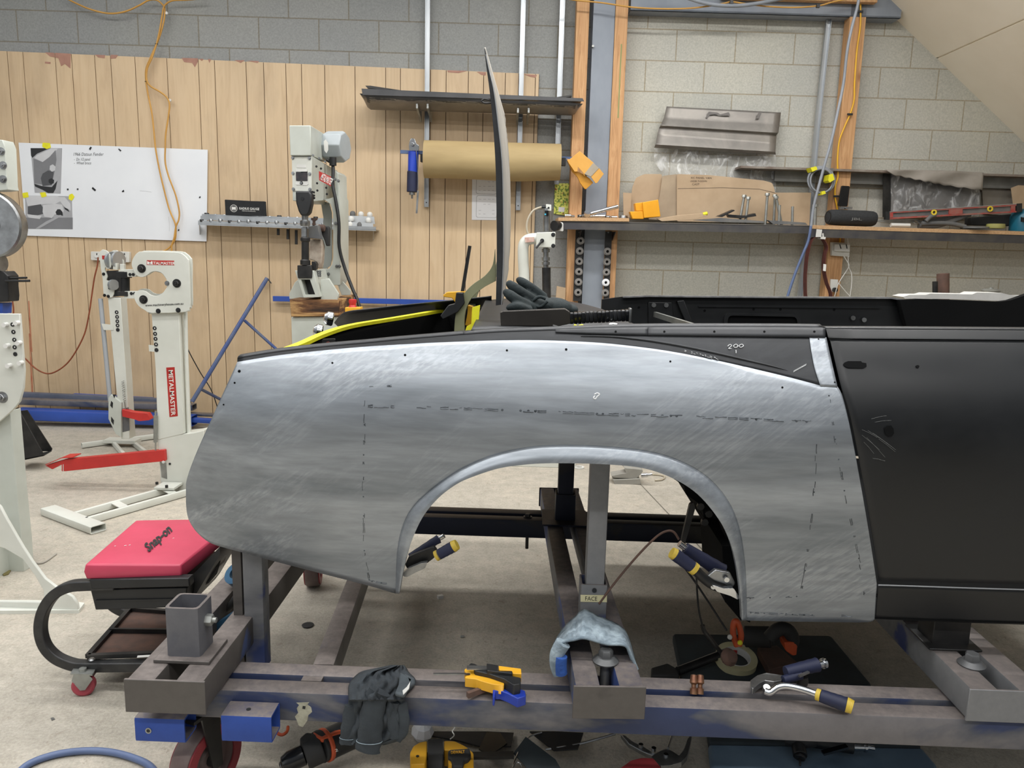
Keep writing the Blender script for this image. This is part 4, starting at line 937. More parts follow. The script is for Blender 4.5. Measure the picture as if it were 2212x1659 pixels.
# big shrinker (front): head plates stand at Y 3.75
YS = 3.72
bs = thing('shrinker_stretcher', 'white floor standing shrinker stretcher with red foot lever, nearer of the two', 'metalworking machine', floor_pt(372, 1048))
HEAD = [(1180, 572), (1230, 566), (1500, 572), (1560, 590), (1600, 630), (1612, 680), (1624, 1000), (1615, 1050), (1580, 1082), (1300, 1092), (1240, 1070), (1180, 1030), (1150, 980), (1142, 935), (1155, 910), (1190, 898), (1240, 905), (1280, 935), (1330, 945), (1380, 925), (1410, 890), (1424, 860), (1405, 840), (1422, 815), (1405, 780), (1370, 745), (1320, 735), (1280, 748), (1240, 778), (1200, 785), (1160, 765), (1135, 720), (1122, 680), (1128, 640), (1150, 600)]
zc2 = lambda L, sx=560/2212.0, ox=0, oy=400: [(ox+x*sx, oy+y*sx) for x, y in L]
head = cr([V3(x, y, 0) for x, y in zc2(HEAD)], 2, True); head = [(p.x, p.y) for p in head]
b = NB(); pxprism(b, head, YP(YS), .012); hp = obj('head_plate', b, WE, bs, bevel=.0015)
b = NB(); back = [(x-12+(0 if y > 590 else 2), y-2) for x, y in head]; prism(b, [pp(x, y, YP(YS)) + V3(0, .085, 0) for x, y in back], (0, .012, 0)); obj('head_plate', b, WE, bs, bevel=.0015)
b = NB(); 
for (x, y) in ((353, 580), (340, 640)): pass
pxprism(b, rnd([(318, 560), (395, 560), (400, 660), (345, 668), (350, 640), (368, 615), (350, 590), (318, 582)], 4), YP(YS+.013), .072); obj('head_core', b, GE, bs)
for x, y, r in ((306, 580, .014), (310, 647, .014), (382, 612, .014)): bolt_(bs, pp(x, y, YP(YS)), (0, -1, 0), r, .014)
for x, y in ((361, 612), (342, 672), (385, 670)): bolt_(bs, pp(x, y, YP(YS)), (0, -1, 0), .008, .008, M['steel' if x == 361 else 'black'], plain=True)
def jaw(y0, y1, x0, x1, Y, par, holes):
    b = NB(); pxprism(b, rnd([(x0, y0), (x1, y0), (x1+4, (y0+y1)/2), (x1, y1), (x0, y1)], 2), YP(Y), .03); j = obj('jaw_link', b, WE, par, bevel=.001)
    for x, y in holes: bolt_(par, pp(x, y, YP(Y)), (0, -1, 0), .005, .003, M['black'], plain=True)
jaw(582, 598, 268, 293, YS+.02, bs, ((281, 593), (288, 593))); jaw(629, 645, 268, 297, YS+.02, bs, ((284, 634), (291, 634)))
b = NB(); c0 = pp(270, 598, YP(YS+.04)); c1 = pp(270, 632, YP(YS+.04)); cyl2(b, c0, c1, .022, 18); box(b, c0+V3(-.005, 0, .01), (.055, .05, .03)); box(b, c1+V3(-.0, 0, -.005), (.05, .05, .022)); obj('jaw_block', b, M['blacksteel'], bs, bevel=.001)
b = NB(); pxprism(b, [(317, 562), (376, 563), (376, 573), (317, 572)], PB if False else YP(YS-.001), .001); nl = obj('name_plate', b, M['redlabel'], bs)
b = NB(); pl = YP(YS-.0012); text_px(b, 'METALMASTER', (321, 571), (378, 572), 6, pl, bold=.012); pxprism(b, [(318, 571), (318, 563.5), (323, 568), (328, 563.5), (328, 571)], YP(YS-.0016), .0004); obj('lettering', b, M['whiteprint'], nl)
# column
def quadbox(par, name, F, dep, mat, Y, bevel=.002):
    b = NB(); pxprism(b, F, YP(Y), dep); return obj(name, b, mat, par, bevel=bevel)
b = NB(); text_px(b, 'www.machineryhouse.com.au', (314, 662), (396, 658), 5, YP(YS-.001), bold=.012); obj('web_lettering', b, M['blackprint'], hp)
YC = YS+.02
colm = quadbox(bs, 'column', [(327, 675), (386, 672), (397, 937), (341, 950), (336, 800)], .09, WE, YC)
quadbox(bs, 'top_plate', [(322, 670), (390, 668), (390, 676), (322, 678)], .11, WE, YS+.01, .001)
b = NB(); pxprism(b, [(359, 794), (377, 793), (384, 899), (366, 901)], YP(YC-.001), .001); nl = obj('name_plate', b, M['redlabel'], bs)
b = NB(); text_px(b, 'METALMASTER', (364, 800), (370, 898), 9.5, YP(YC-.0014), bold=.012); obj('lettering', b, M['whiteprint'], nl)
icons(bs, [334, 335, 336, 337, 338], [709, 721, 732, 744, 756], YC-.001)
quadbox(bs, 'tab', [(321, 745), (333, 746), (334, 760), (322, 759)], .003, WE, YC-.002, 0)
quadbox(bs, 'base_column', [(341, 950), (356, 944), (395, 938), (420, 935), (440, 930), (440, 1060), (356, 1066), (347, 1040)], .1, WE, YC+.002)
b = NB(); tube(b, [pp(401, 672, YP(YC+.03)), pp(403, 780, YP(YC+.03)), pp(408, 945, YP(YC+.03))], .009, 12); obj('rod', b, WE, bs)
b = NB(); pxprism(b, rnd([(98, 1006), (140, 993), (355, 972), (357, 996), (142, 1018), (133, 1018), (133, 1003), (113, 1014)], 1, 1), YP(YC-.02), .035); ft = obj('foot_lever', b, M['red'], bs, bevel=.002)
b = NB(); p0 = pp(99, 1005, YP(YC-.02)); P = [pp(x, y, YP(YC-.035)) for x, y in ((98, 1005), (133, 990), (157, 989))]; prism(b, P+[p+V3(0, 0, .004) for p in reversed(P)], (0, .075, 0)); obj('pedal', b, M['red'], ft)
b = NB(); beam(b, pp(137, 1003, YP(YC-.021)), pp(137, 1018, YP(YC-.021)), .002, .006, up=(0, 1, 0)); q = pp(353, 998, YP(YC-.024)); cyl(b, q, (0, -1, 0), .007, .003, 14); obj('lever_end', b, M['label_white'], ft)
b = NB(); a, c = pp(336, 898, YP(YC-.01)), pp(336, 955, YP(YC-.01)); cyl2(b, a, c, .010, 14); tube(b, [c, pp(336, 974, YP(YC-.01))], .004, 8); tube(b, [pp(336, 888, YP(YC-.01)), a], .005, 8); obj('return_spring', b, M['zinc'], bs)
b = NB(); pxprism(b, [(346, 998), (359, 1000), (361, 1035), (349, 1031)], YP(YC+.0005), .003); obj('slot', b, M['zinc'], bs)
q = pp(367, 1002, YP(YC+.001)); b = NB(); cyl(b, q, (0, -1, 0), .006, .002, 12); obj('bolt_hole', b, M['black'], bs)
# base rails on the floor
zf = .032
def ftube(par, n_, f_, w_, h_, z, name, mat, open_=True):
    a = floor_pt(*n_, z=z); c = floor_pt(*f_, z=z); a.z = c.z = z-h_/2; b = NB(); rhs(b, a, c, w_, h_, .003); return obj(name, b, mat, par)
ftube(bs, (212, 1134), (104, 1094), .07, .034, .036, 'base_foot', WE)
ftube(bs, (185, 1118), (420, 1052), .022, .034, .036, 'base_rail', WE); ftube(bs, (160, 1106), (400, 1040), .022, .034, .036, 'base_rail', WE)
for t in (.35, .8):
    a = floor_pt(160+240*t, 1106-66*t, .03); c = floor_pt(185+235*t, 1118-66*t, .03); b = NB(); beam(b, a, c, .04, .004); obj('base_strap', b, WE, bs)
b = NB(); q = floor_pt(345, 1052, .045); box(b, (q.x+.03, q.y+.03, .042), (.10, .1, .012)); obj('foot_plate', b, WE, bs, bevel=.001)
for x, y in ((339, 1046), (360, 1053)):
    q = floor_pt(x, y, .05); b = NB(); hexb(b, q, (0, 0, 1), .008, .012); obj('bolt', b, M['blacksteel'], bs)
# small shrinker (behind, seen three quarter)
YS2 = 4.35
ss = thing('shrinker_stretcher', 'smaller shrinker stretcher with red lever standing behind, against the panelling', 'metalworking machine', floor_pt(262, 945))
def plateS(L, Y, th, name='head_plate'):
    h = cr([V3(x, y, 0) for x, y in zc2(L)], 2, True); b = NB(); pxprism(b, [(p.x, p.y) for p in h], YP(Y), th); return obj(name, b, WE, ss, bevel=.001)
plateS([(852, 565), (900, 555), (935, 590), (952, 650), (945, 700), (915, 715), (900, 700), (893, 720), (905, 750), (915, 780), (905, 810), (925, 815), (960, 815), (972, 850), (968, 930), (945, 960), (905, 940), (882, 920), (875, 800), (858, 700)], YS2, .01)
plateS([(950, 565), (990, 555), (1030, 590), (1052, 650), (1050, 695), (1020, 700), (1005, 650), (985, 620), (960, 600)], YS2+.05, .012)
b = NB()
for cx, cy, r in ((247, 563, .05), (261, 562, .05)):
    q = pp(cx, cy, YP(YS2+.03)); lathe(b, [(r*.3, 0), (r, 0), (r, .014), (r*.3, .014)], q-V3(.02, 0, 0), (1, -.25, 0), 24)
obj('cam_disc', b, M['alu'], ss)
b = NB(); pxprism(b, [(244, 568), (253, 569), (253, 583), (244, 582)], YP(YS2-.005), .02); pxprism(b, [(259, 570), (268, 571), (268, 584), (259, 583)], YP(YS2-.005), .02); pxprism(b, [(256, 584), (270, 582), (270, 598), (256, 598)], YP(YS2-.01), .02); obj('jaw_link', b, WE, ss, bevel=.001)
b = NB(); pxprism(b, [(230, 585), (256, 584), (262, 600), (256, 640), (238, 642), (232, 610)], YP(YS2+.012), .06); obj('jaw_block', b, M['blacksteel'], ss)
b = NB(); q = pp(242, 615, YP(YS2-.002)); lathe(b, [(0, 0), (.028, 0), (.03, .004), (.03, .02), (0, .02)], q, (.9, -.5, 0), 20); obj('cam_disc', b, M['alu'], ss)
for x, y in ((224, 592), (237, 622), (226, 638), (234, 640)): bolt_(ss, pp(x, y, YP(YS2)), (0, -1, 0), .006, .006, M['blacksteel'], plain=True)
b = NB(); pxprism(b, [(220, 552), (230, 552), (231, 561), (221, 560)], YP(YS2-.001), .001); obj('name_plate', b, M['redlabel'], ss)
YD = YS2+.01
quadbox(ss, 'column', [(233, 643), (260, 643), (273, 823), (280, 948), (262, 948), (247, 800)], .07, WE, YD)
quadbox(ss, 'side_bracket', [(234, 860), (240, 852), (262, 870), (262, 945), (250, 938), (234, 905)], .02, GE, YD-.015)
b = NB(); pxprism(b, [(262, 883), (278, 880), (280, 930), (264, 934)], YP(YD-.001), .002); obj('slot', b, M['dusty'], ss)
for P in ([(240, 866), (244, 870), (243, 882), (238, 876)], [(240, 900), (246, 908), (245, 918), (240, 910)], [(243, 852), (250, 852), (247, 860)]):
    b = NB(); pxprism(b, P, YP(YD-.0165), .001); obj('cut_out', b, M['black'], ss)
icons(ss, [252, 253, 253.5, 254, 254.5], [674.5, 684.5, 694, 703, 712.5], YD-.001, 4)
quadbox(ss, 'tab', [(219, 699), (243, 702), (245, 713), (224, 713)], .003, WE, YD-.004, 0)
b = NB(); tube(b, [pp(217, 645, YP(YD+.01)), pp(226, 740, YP(YD+.01)), pp(238, 866, YP(YD+.01))], .0125, 12); obj('rod', b, pm('grey_conduit', '#a3a8ad', '#969ba0', 4, .5), ss)
b = NB(); a, c = pp(265, 822, YP(YD-.012)), pp(269, 868, YP(YD-.012)); tube(b, [a.lerp(c, t)+V3(.0065*math.cos(t*60), .0065*math.sin(t*60), 0) for t in [i/120 for i in range(121)]], .0014, 5); tube(b, [c, pp(271, 884, YP(YD-.012))], .003, 6); obj('return_spring', b, M['zinc'], ss)
b = NB(); pxprism(b, rnd([(263, 884), (285, 890), (318, 893), (325, 905), (322, 908), (300, 910), (290, 906), (264, 900)], 1, 1), YP(YD-.03), .04); obj('foot_lever', b, M['red'], ss, bevel=.002)
ftube(ss, (176, 957), (243, 948), .03, .03, .034, 'base_foot', WE); ftube(ss, (285, 944), (345, 936), .03, .03, .034, 'base_foot', WE)
ftube(ss, (268, 978), (243, 950), .02, .03, .034, 'base_rail', WE); ftube(ss, (318, 975), (285, 950), .02, .03, .034, 'base_rail', WE)
b = NB(); q = floor_pt(264, 950, .04); box(b, (q.x, q.y, .035), (.2, .08, .02)); obj('foot_plate', b, WE, ss, bevel=.001)

# ---- power hammer
YH = 4.30
ph = thing('power_hammer', 'tall pale grey power hammer on scorched timber blocks', 'power hammer', floor_pt(700, 960))
zh = lambda L: [(560+x*.30142, 200+y*.30142) for x, y in L]
def hp_(name, L, Y, th, mat, **k):
    b = NB(); pxprism(b, zh(L), YP(Y), th); return obj(name, b, mat, ph, **k)
def slabX(name, near, far_, Y0, Y1, mat, th=.012, **k):
    """side plate running away from the camera: near edge pixels at Y0, far edge pixels at Y1"""
    b = NB(); N_ = [pp(*p, YP(Y0)) for p in zh(near)]; F_ = [pp(*p, YP(Y1)) for p in zh(far_)]
    prism(b, [N_[0], F_[0], F_[1], N_[1]], V3(-th, 0, 0)); return obj(name, b, mat, ph, **k)
# motor cover: box seen from its corner
def boxpx(name, front, Y0, Y1, topfar, mat, **k):
    """box with the front face pixels (tl,tr,br,bl) at Y0, reaching back to Y1"""
    b = NB(); f = [pp(*p, YP(Y0)) for p in zh(front)]; sh = pp(*zh([topfar])[0], YP(Y1)) - f[1]; prism(b, f, sh); return obj(name, b, mat, ph, **k)
mc = boxpx('motor_cover', [(215, 235), (368, 235), (372, 452), (222, 452)], 4.15, 4.62, (478, 302), GE, bevel=.004)
boxpx('head_box', [(232, 452), (378, 455), (376, 780), (240, 775)], 4.17, 4.62, (478, 512), GE, bevel=.003)
b = NB(); cyl(b, pp(*zh([(478, 385)])[0], YP(4.55)), (1, -.35, -.02), .02, .05, 20)
lathe(b, [(0, 0), (.085, 0), (.088, .01), (.088, .10), (.08, .115), (0, .12)], pp(*zh([(485, 390)])[0], YP(4.55)), (1, -.2, 0), 8); obj('motor', b, pm('motor_grey', '#a9b0b3', '#9aa1a4', 4, .4), ph, bevel=.004)
b = NB(); q = pp(*zh([(474, 385)])[0], YP(4.33)); 
pxprism(b, zh([(462, 350), (476, 335), (492, 360), (494, 410), (482, 435), (466, 415)]), YP(4.33), .003); obj('fan_guard', b, M['label_white'], ph)
fr = slabX('side_frame', [(376, 460), (378, 780)], [(560, 560), (560, 760)], 4.18, 4.75, GE)
# C frame throat
b = NB(); pxprism(b, zh([(376, 770), (420, 765), (500, 760), (560, 740), (575, 600), (580, 1380), (500, 1380), (440, 1480), (430, 1265), (500, 1262), (522, 1230), (530, 1180), (528, 860), (510, 800), (470, 770), (440, 765), (420, 770), (405, 790)]), YP(4.42), .012); obj('c_frame', b, GE, ph, bevel=.002)
b = NB(); pxprism(b, zh([(440, 775), (500, 790), (518, 860), (520, 1190), (510, 1240), (480, 1262), (440, 1262), (440, 1100), (460, 900)]), YP(4.60), .012); obj('c_frame', b, pm('frame_inside', '#a5aaa5', '#989d98', 4, .45), ph)
b = NB(); pxprism(b, zh([(545, 560), (565, 580), (570, 740), (580, 760), (583, 1330), (560, 1380), (556, 760), (545, 740)]), YP(4.46), .2); obj('frame_spine', b, GE, ph, bevel=.002)
b = NB(); pxprism(b, zh([(427, 562), (514, 602), (514, 672), (429, 628)]), YP(4.165), .002); nl = obj('name_plate', b, M['redlabel'], ph)
b = NB(); text_px(b, 'METALMASTER', *zh([(434, 620), (512, 662)]), 14, YP(4.163), bold=.012); obj('lettering', b, M['whiteprint'], nl)
# front plate and window
hp_('front_plate', [(234, 458), (372, 458), (376, 708), (238, 704)], 4.165, .006, WE, bevel=.001)
hp_('window', rnd([(262, 570), (344, 570), (346, 632), (264, 632)], 3), 4.160, .004, pm('dark_window', '#3a3034', '#1c1c1f', 30, .15)); hp_('window_guard', [(262, 548), (342, 548), (352, 600), (352, 655), (340, 665), (264, 660), (258, 650), (262, 636), (346, 636), (346, 566), (262, 566)], 4.162, .003, M['label_white'])
hp_('sign', [(268, 515), (334, 518), (336, 540), (268, 538)], 4.163, .003, M['label_white'])
for x, y in ((240, 468), (360, 470), (242, 578), (362, 583), (245, 692), (364, 694), (303, 648)): bolt_(ph, pp(*zh([(x, y)])[0], YP(4.164)), (0, -1, 0), .006, .006, M['steel'], plain=True)
for x, y in ((386, 450), (430, 470), (472, 495), (410, 530), (443, 545), (415, 650), (480, 682), (417, 702), (485, 728), (380, 712), (392, 715), (380, 735), (393, 738), (380, 752), (394, 756)):
    bolt_(ph, pp(*zh([(x, y)])[0], YP(4.166 if x < 420 else 4.20)), (0, -1, 0), .004, .004, M['steel' if y < 500 else 'blacksteel'], plain=True)
for x, y in ((544, 622), (567, 633), (549, 937), (556, 1245), (576, 1245), (496, 1300)): bolt_(ph, pp(*zh([(x, y)])[0], YP(4.415)), (0, -1, 0), .006, .008, M['steel'], plain=True)
hp_('ram_guard', [(258, 705), (358, 705), (375, 730), (374, 800), (360, 860), (340, 882), (298, 882), (280, 850), (262, 790)], 4.12, .05, M['black'], bevel=.008)
b = NB(); q = pp(*zh([(309, 760)])[0], YP(4.119)); cyl(b, q, (0, -1, 0), .009, .002, 14); obj('knob', b, M['blackgloss'], ph)
q0 = lambda x, y, Y=4.15: pp(*zh([(x, y)])[0], YP(Y))
b = NB(); a = q0(328, 882); c = q0(328, 958); L = (c-a).length; lathe(b, [(0, 0), (.018, 0), (.016, L*.4), (.026, L*.5), (.027, L*.8), (.022, L), (0, L)], a, c-a, 20); obj('upper_die', b, M['steel'], ph)
b = NB(); a = q0(330, 1035); c = q0(330, 1235); L = (c-a).length; lathe(b, [(0, 0), (.02, 0), (.026, L*.04), (.026, L*.13), (.02, L*.18), (.02, L*.8), (.027, L*.84), (.027, L), (0, L)], a, c-a, 20); obj('lower_die_post', b, M['blacksteel'], ph)
b = NB(); a = q0(318, 962); pxprism(b, zh([(300, 962), (336, 962), (336, 1035), (300, 1035)]), YP(4.16), .03); obj('anvil', b, M['steel'], ph, bevel=.002)
hp_('clamp_block', [(272, 1237), (372, 1237), (378, 1275), (376, 1330), (276, 1330), (272, 1290)], 4.13, .09, M['blacksteel'], bevel=.003)
hp_('adjuster', [(374, 1210), (400, 1210), (410, 1230), (405, 1270), (376, 1270)], 4.16, .04, M['blacksteel'], bevel=.002)
for i in range(3):
    for j in range(3): bolt_(ph, q0(402+i*17, 1283+j*15, 4.20), (0, -1, 0), .0045, .006, M['steel'], plain=True)
# lower jaw, a hollow box nose
b = NB(); o = [q0(*p, 4.14) for p in ((255, 1275), (388, 1275), (435, 1465), (318, 1470))]; i_ = [q0(*p, 4.14) for p in ((300, 1340), (362, 1340), (400, 1448), (330, 1450))]
ring_prism(b, o, i_, (0, .25, 0)); nz = obj('nose', b, GE, ph, bevel=.002)
b = NB(); prism(b, [p+V3(0, .06, 0) for p in i_], (0, .01, 0)); obj('nose_cavity', b, M['black'], nz)
hp_('base_plate', [(215, 1440), (255, 1360), (290, 1330), (500, 1330), (570, 1440), (568, 1478), (440, 1485), (215, 1478)], 4.32, .012, GE, bevel=.002)
hp_('base_plate', [(440, 1340), (500, 1335), (570, 1445), (560, 1485), (440, 1485)], 4.18, .012, GE, bevel=.002)
hp_('base_plate', [(540, 1330), (570, 1320), (655, 1420), (650, 1455), (590, 1450)], 4.55, .012, GE, bevel=.002)
hp_('timber_block', [(216, 1480), (568, 1486), (572, 1602), (228, 1606)], 4.15, .30, M['scorched'], bevel=.004)
hp_('timber_block', [(572, 1460), (655, 1452), (650, 1560), (575, 1600)], 4.46, .10, M['scorched'], bevel=.004)
hp_('pedestal', [(228, 1608), (572, 1604), (590, 2745), (262, 2765)], 4.17, .28, GE, bevel=.004)
b = NB(); tube(b, [pp(706, 345, YP(4.44)), pp(719, 358, YP(4.44)), pp(719, 400, YP(4.42)), pp(725, 432, YP(4.41)), pp(732, 480, YP(4.40)), pp(733, 534, YP(4.40)), pp(745, 580, YP(4.40)), pp(760, 620, YP(4.38)), pp(778, 670, YP(4.35)), pp(782, 760, YP(4.3))], .0095, 10, sm=6); cyl(b, pp(719, 340, YP(4.44)), (0, 0, -1), .02, .045, 14); obj('power_lead', b, M['black'], ph)
hp_('ram_handle', [(372, 898), (410, 898), (405, 912), (392, 918), (392, 950), (382, 950), (382, 918), (370, 912)], 4.2, .03, M['rust'])
hp_('die_clamp', [(350, 960), (420, 950), (440, 1050), (350, 1042)], 4.20, .05, M['dusty'], bevel=.002)
# foot switch behind the wing
es = thing('emergency_stop', 'yellow box with a red stop button beside the power hammer', 'switch box', pp(760, 672, YP(4.1)))
b = NB(); pxprism(b, zh([(614, 1540), (722, 1540), (722, 1640), (616, 1640)]), YP(4.1), .07); obj('box', b, M['yellowplastic'], es, bevel=.003)
b = NB(); q = pp(*zh([(670, 1538)])[0], YP(4.13)); lathe(b, [(0, 0), (.022, 0), (.016, .012), (.022, .03), (.02, .042), (0, .045)], q, (0, 0, 1), 18); obj('stop_button', b, M['red'], es)
# hammer stored in the throat and leather bag
hm = thing('hammer', 'dark mallet with thick handle hanging in the throat of the power hammer', 'hammer', q0(460, 1030, 4.3))
b = NB(); pxprism(b, zh([(418, 952), (492, 958), (500, 975), (498, 1100), (478, 1100), (466, 1060), (440, 1000), (420, 985)]), YP(4.28), .04); obj('handle', b, M['rubber'], hm, bevel=.006)
b = NB(); cyl2(b, q0(425, 968, 4.26), q0(470, 972, 4.26), .018, 16); obj('head', b, M['rust'], hm, bevel=.003)
b = NB(); q = q0(405, 1150, 4.27)
pxprism(b, rnd(zh([(358, 1050), (440, 1052), (452, 1100), (448, 1200), (438, 1262), (420, 1262), (400, 1210), (356, 1195)]), 3), YP(4.25), .06); tag(obj('sand_bag', b, pm('worn_leather', '#b7ab9c', '#8e7f70', 18, .8), bevel=.01), 'worn pale leather pad strapped inside the power hammer throat', 'pad')

# ---- English wheel at the left edge
ew = thing('english_wheel', 'pale grey english wheel frame cut off by the left edge', 'metalworking machine', floor_pt(60, 1320))
YE = 2.72
def ewp(name, L, Y, th, mat, **k):
    b = NB(); pxprism(b, L, YP(Y), th); return obj(name, b, mat, ew, **k)
ewp('upper_arm', [(-90, 300), (5, 302), (11, 318), (15, 400), (17, 410), (-4, 412), (-90, 412)], YE, .06, GE, bevel=.002)
for y in (327, 357, 387): bolt_(ew, pp(3 if y < 340 else 7, y, YP(YE)), (0, -1, 0), .009, .008, M['steel'], plain=True)
b = NB(); q = pp(-14, 486, YP(YE+.03)); lathe(b, [(.05, -.0), (.115, 0), (.118, .006), (.118, .05), (.112, .056), (.05, .056), (.05, 0)], q, (.15, -1, 0), 44, closed=False); wh = obj('wheel', b, M['steel'], ew)
b = NB(); lathe(b, [(0, .018), (.05, .018), (.05, .03), (.02, .05), (0, .05)], q, (.15, -1, 0), 24); obj('hub', b, M['blacksteel'], wh)
b = NB(); q = pp(-6, 568, YP(YE)); lathe(b, [(0, 0), (.03, 0), (.034, .02), (.03, .04), (0, .04)], q+V3(-.02, 0, 0), (1, 0, 0), 20); obj('lower_wheel', b, M['steel'], ew)
ewp('yoke', [(-60, 588), (8, 586), (17, 596), (17, 618), (19, 640), (18, 652), (-60, 655)], YE-.01, .06, M['blacksteel'], bevel=.003)
b = NB(); cyl2(b, pp(12, 601, YP(YE)), pp(58, 600, YP(YE)), .004, 10); cyl2(b, pp(12, 607, YP(YE-.01)), pp(64, 606.5, YP(YE-.01)), .0045, 10); obj('pin', b, M['blacksteel'], ew)
ewp('post_top', [(-60, 655), (6, 655), (5, 678), (-60, 678)], YE, .05, M['bluesteel'])
FRM = [(-90, 676), (42, 678), (47, 740), (52, 800), (50, 838), (42, 868), (28, 885), (0, 910), (-90, 960)]
ewp('frame_plate', FRM, YE-.03, .012, WE, bevel=.002); ewp('frame_plate', FRM, YE+.05, .012, WE, bevel=.002)
for x, y in ((15, 701), (40, 697), (19, 746), (44, 740), (23, 789), (48, 783)):
    b = NB(); q = pp(x, y, YP(YE-.03)); cyl(b, q, (.1, -1, 0), .008, .022, 12); obj('stud', b, M['label_white'], ew)
bolt_(ew, pp(5, 858, YP(YE-.03)), (0, -1, 0), .014, .012, M['steel'])
icons(ew, [27, 29, 31, 31.5, 33], [701, 717, 734, 750, 765], YE-.031, 4.5)
lg = [(-40, 900), (-5, 905), (0, 1060), (12, 1180), (48, 1235), (45, 1160), (30, 1000), (22, 890), (0, 880)]
ewp('column', [(-60, 905), (22, 888), (24, 914), (38, 1078), (47, 1167), (49, 1195), (52, 1235), (-60, 1235)], YE, .06, GE, bevel=.002)
FT = [(-90, 1020), (-60, 1040), (0, 1095), (13, 1120), (49, 1182), (70, 1214), (97, 1250), (123, 1270), (156, 1289), (167, 1305), (169, 1322), (-90, 1323), (-90, 1299), (10, 1300), (88, 1302), (94, 1292), (94, 1276), (75, 1243), (49, 1208), (10, 1185), (0, 1182), (-90, 1160)]
YB = floor_pt(100, 1325).y
ewp('foot_rib', FT, YB+.01, .012, WE, bevel=.002)
b = NB(); pts = [floor_pt(-60, 1327), floor_pt(171, 1325), floor_pt(183, 1309), floor_pt(150, 1304), floor_pt(-60, 1302)]; prism(b, [p+V3(0, 0, .012) for p in pts], (0, 0, -.012)); obj('foot_plate', b, WE, ew)
b = NB(); a_ = pp(20, 1235, YP(YE)); box(b, (a_.x-.05, (YB+YE)/2+.05, .10), (.10, YE-YB+.1, .20)); obj('base_web', b, GE, ew)
# ---- blue steel stock by the wall
def stock(x0, y0, x1, y1, off, w_, h_, mat, label, z0=None):
    a = pp(x0, y0, WP(off)); c = pp(x1, y1, WP(off)); b = NB(); rhs(b, a, c, w_, h_, .004); return tag(obj('steel_length', b, mat), label, 'steel bar', 'lengths of steel lying along the wall')
SB = M['bluesteel']; jb = M['jig']
stock(30, 920, 250, 925, .22, .06, .05, M['jigprimer'], 'grey steel tube lying lowest on the floor by the panelling')
stock(40, 893, 420, 908, .30, .10, .07, SB, 'blue steel channel lying in the middle of the pile behind the small shrinker')
stock(40, 866, 420, 879, .20, .08, .04, jb, 'dusty steel length on top of the blue channel by the wall')
stock(45, 855, 410, 872, .14, .05, .055, pm('slate_steel', '#5a6173', '#4c5262', 8, .5), 'slate blue tube leaning highest in the pile behind the small shrinker')
stock(160, 853, 330, 862, .08, .04, .02, SB, 'short blue flat resting against the panelling, topmost in the pile')
stock(390, 905, 500, 912, .30, .05, .03, SB, 'end of a blue flat on the floor left of the car tail')
stock(390, 893, 500, 898, .22, .05, .02, jb, 'grey flat steel end on the floor behind the leaning blue frame')
b = NB(); a, c = pp(590, 645, WP(.06)), pp(1010, 655, WP(.06)); beam(b, a, c, .02, .036); tag(obj('blue_rail', b, SB, bevel=.002), 'bright blue steel flat fixed low across the panelling behind the car', 'steel bar')
lf = thing('tube_trestle', 'blue steel tube frame leaning diagonally against the panelling', 'steel frame', pp(420, 862, WP(.3)))
def lft(x0, y0, o0, x1, y1, o1, r, name='tube'):
    b = NB(); tube(b, [pp(x0, y0, WP(o0)), pp(x1, y1, WP(o1))], r, 10); obj(name, b, pm('slate_blue_tube', '#3a4f86', '#56627c', 9, .5), lf)
lft(577, 601, .05, 415, 868, .45, .014); lft(528, 692, .12, 620, 775, .12, .010, 'brace'); lft(433, 840, .38, 475, 862, .2, .010, 'brace')
b = NB(); tube(b, [pp(577, 601, WP(.05)), pp(583, 608, WP(.05)), pp(586, 612, WP(.05))], .004, 6); obj('hook', b, M['blacksteel'], lf)
b = NB(); tube(b, [pp(388, 678, WP(.2)), pp(400, 740, WP(.15)), pp(430, 800, WP(.1)), pp(455, 840, WP(.1)), pp(470, 880, WP(.1))], .004, 6, sm=6); tag(obj('thin_cable', b, M['black']), 'thin black cable running down behind the leaning blue frame', 'cable')
b = NB(); pxprism(b, [(30, 885), (38, 880), (92, 978), (95, 985), (33, 998)], YP(4.0), .006); br_ = tag(obj('angle_bracket', b, M['blacksteel'], bevel=.001), 'dark folded steel bracket standing on the floor beside the english wheel', 'bracket')
b = NB(); pxprism(b, [(38, 888), (58, 886), (112, 970), (110, 975), (90, 975)], YP(4.14), .006); prism(b, [pp(33, 996, YP(4.0)), pp(95, 985, YP(4.0)), pp(112, 975, YP(4.14)), pp(60, 985, YP(4.14))], (0, 0, .004)); c_ = obj('bracket_flange', b, M['blacksteel'], br_)
# ================================================================ WALL, CENTRE AND RIGHT
def wpr(b, pts, off, th, mi=0): pxprism(b, pts, WP(off), th, mi)
def wone(name, pts, off, th, mat, label, cat, group=None, **k):
    b = NB(); wpr(b, pts, off, th); return tag(obj(name, b, mat, **k), label, cat, group)
def wpart(par, name, pts, off, th, mat, **k):
    b = NB(); wpr(b, pts, off, th); return obj(name, b, mat, par, **k)
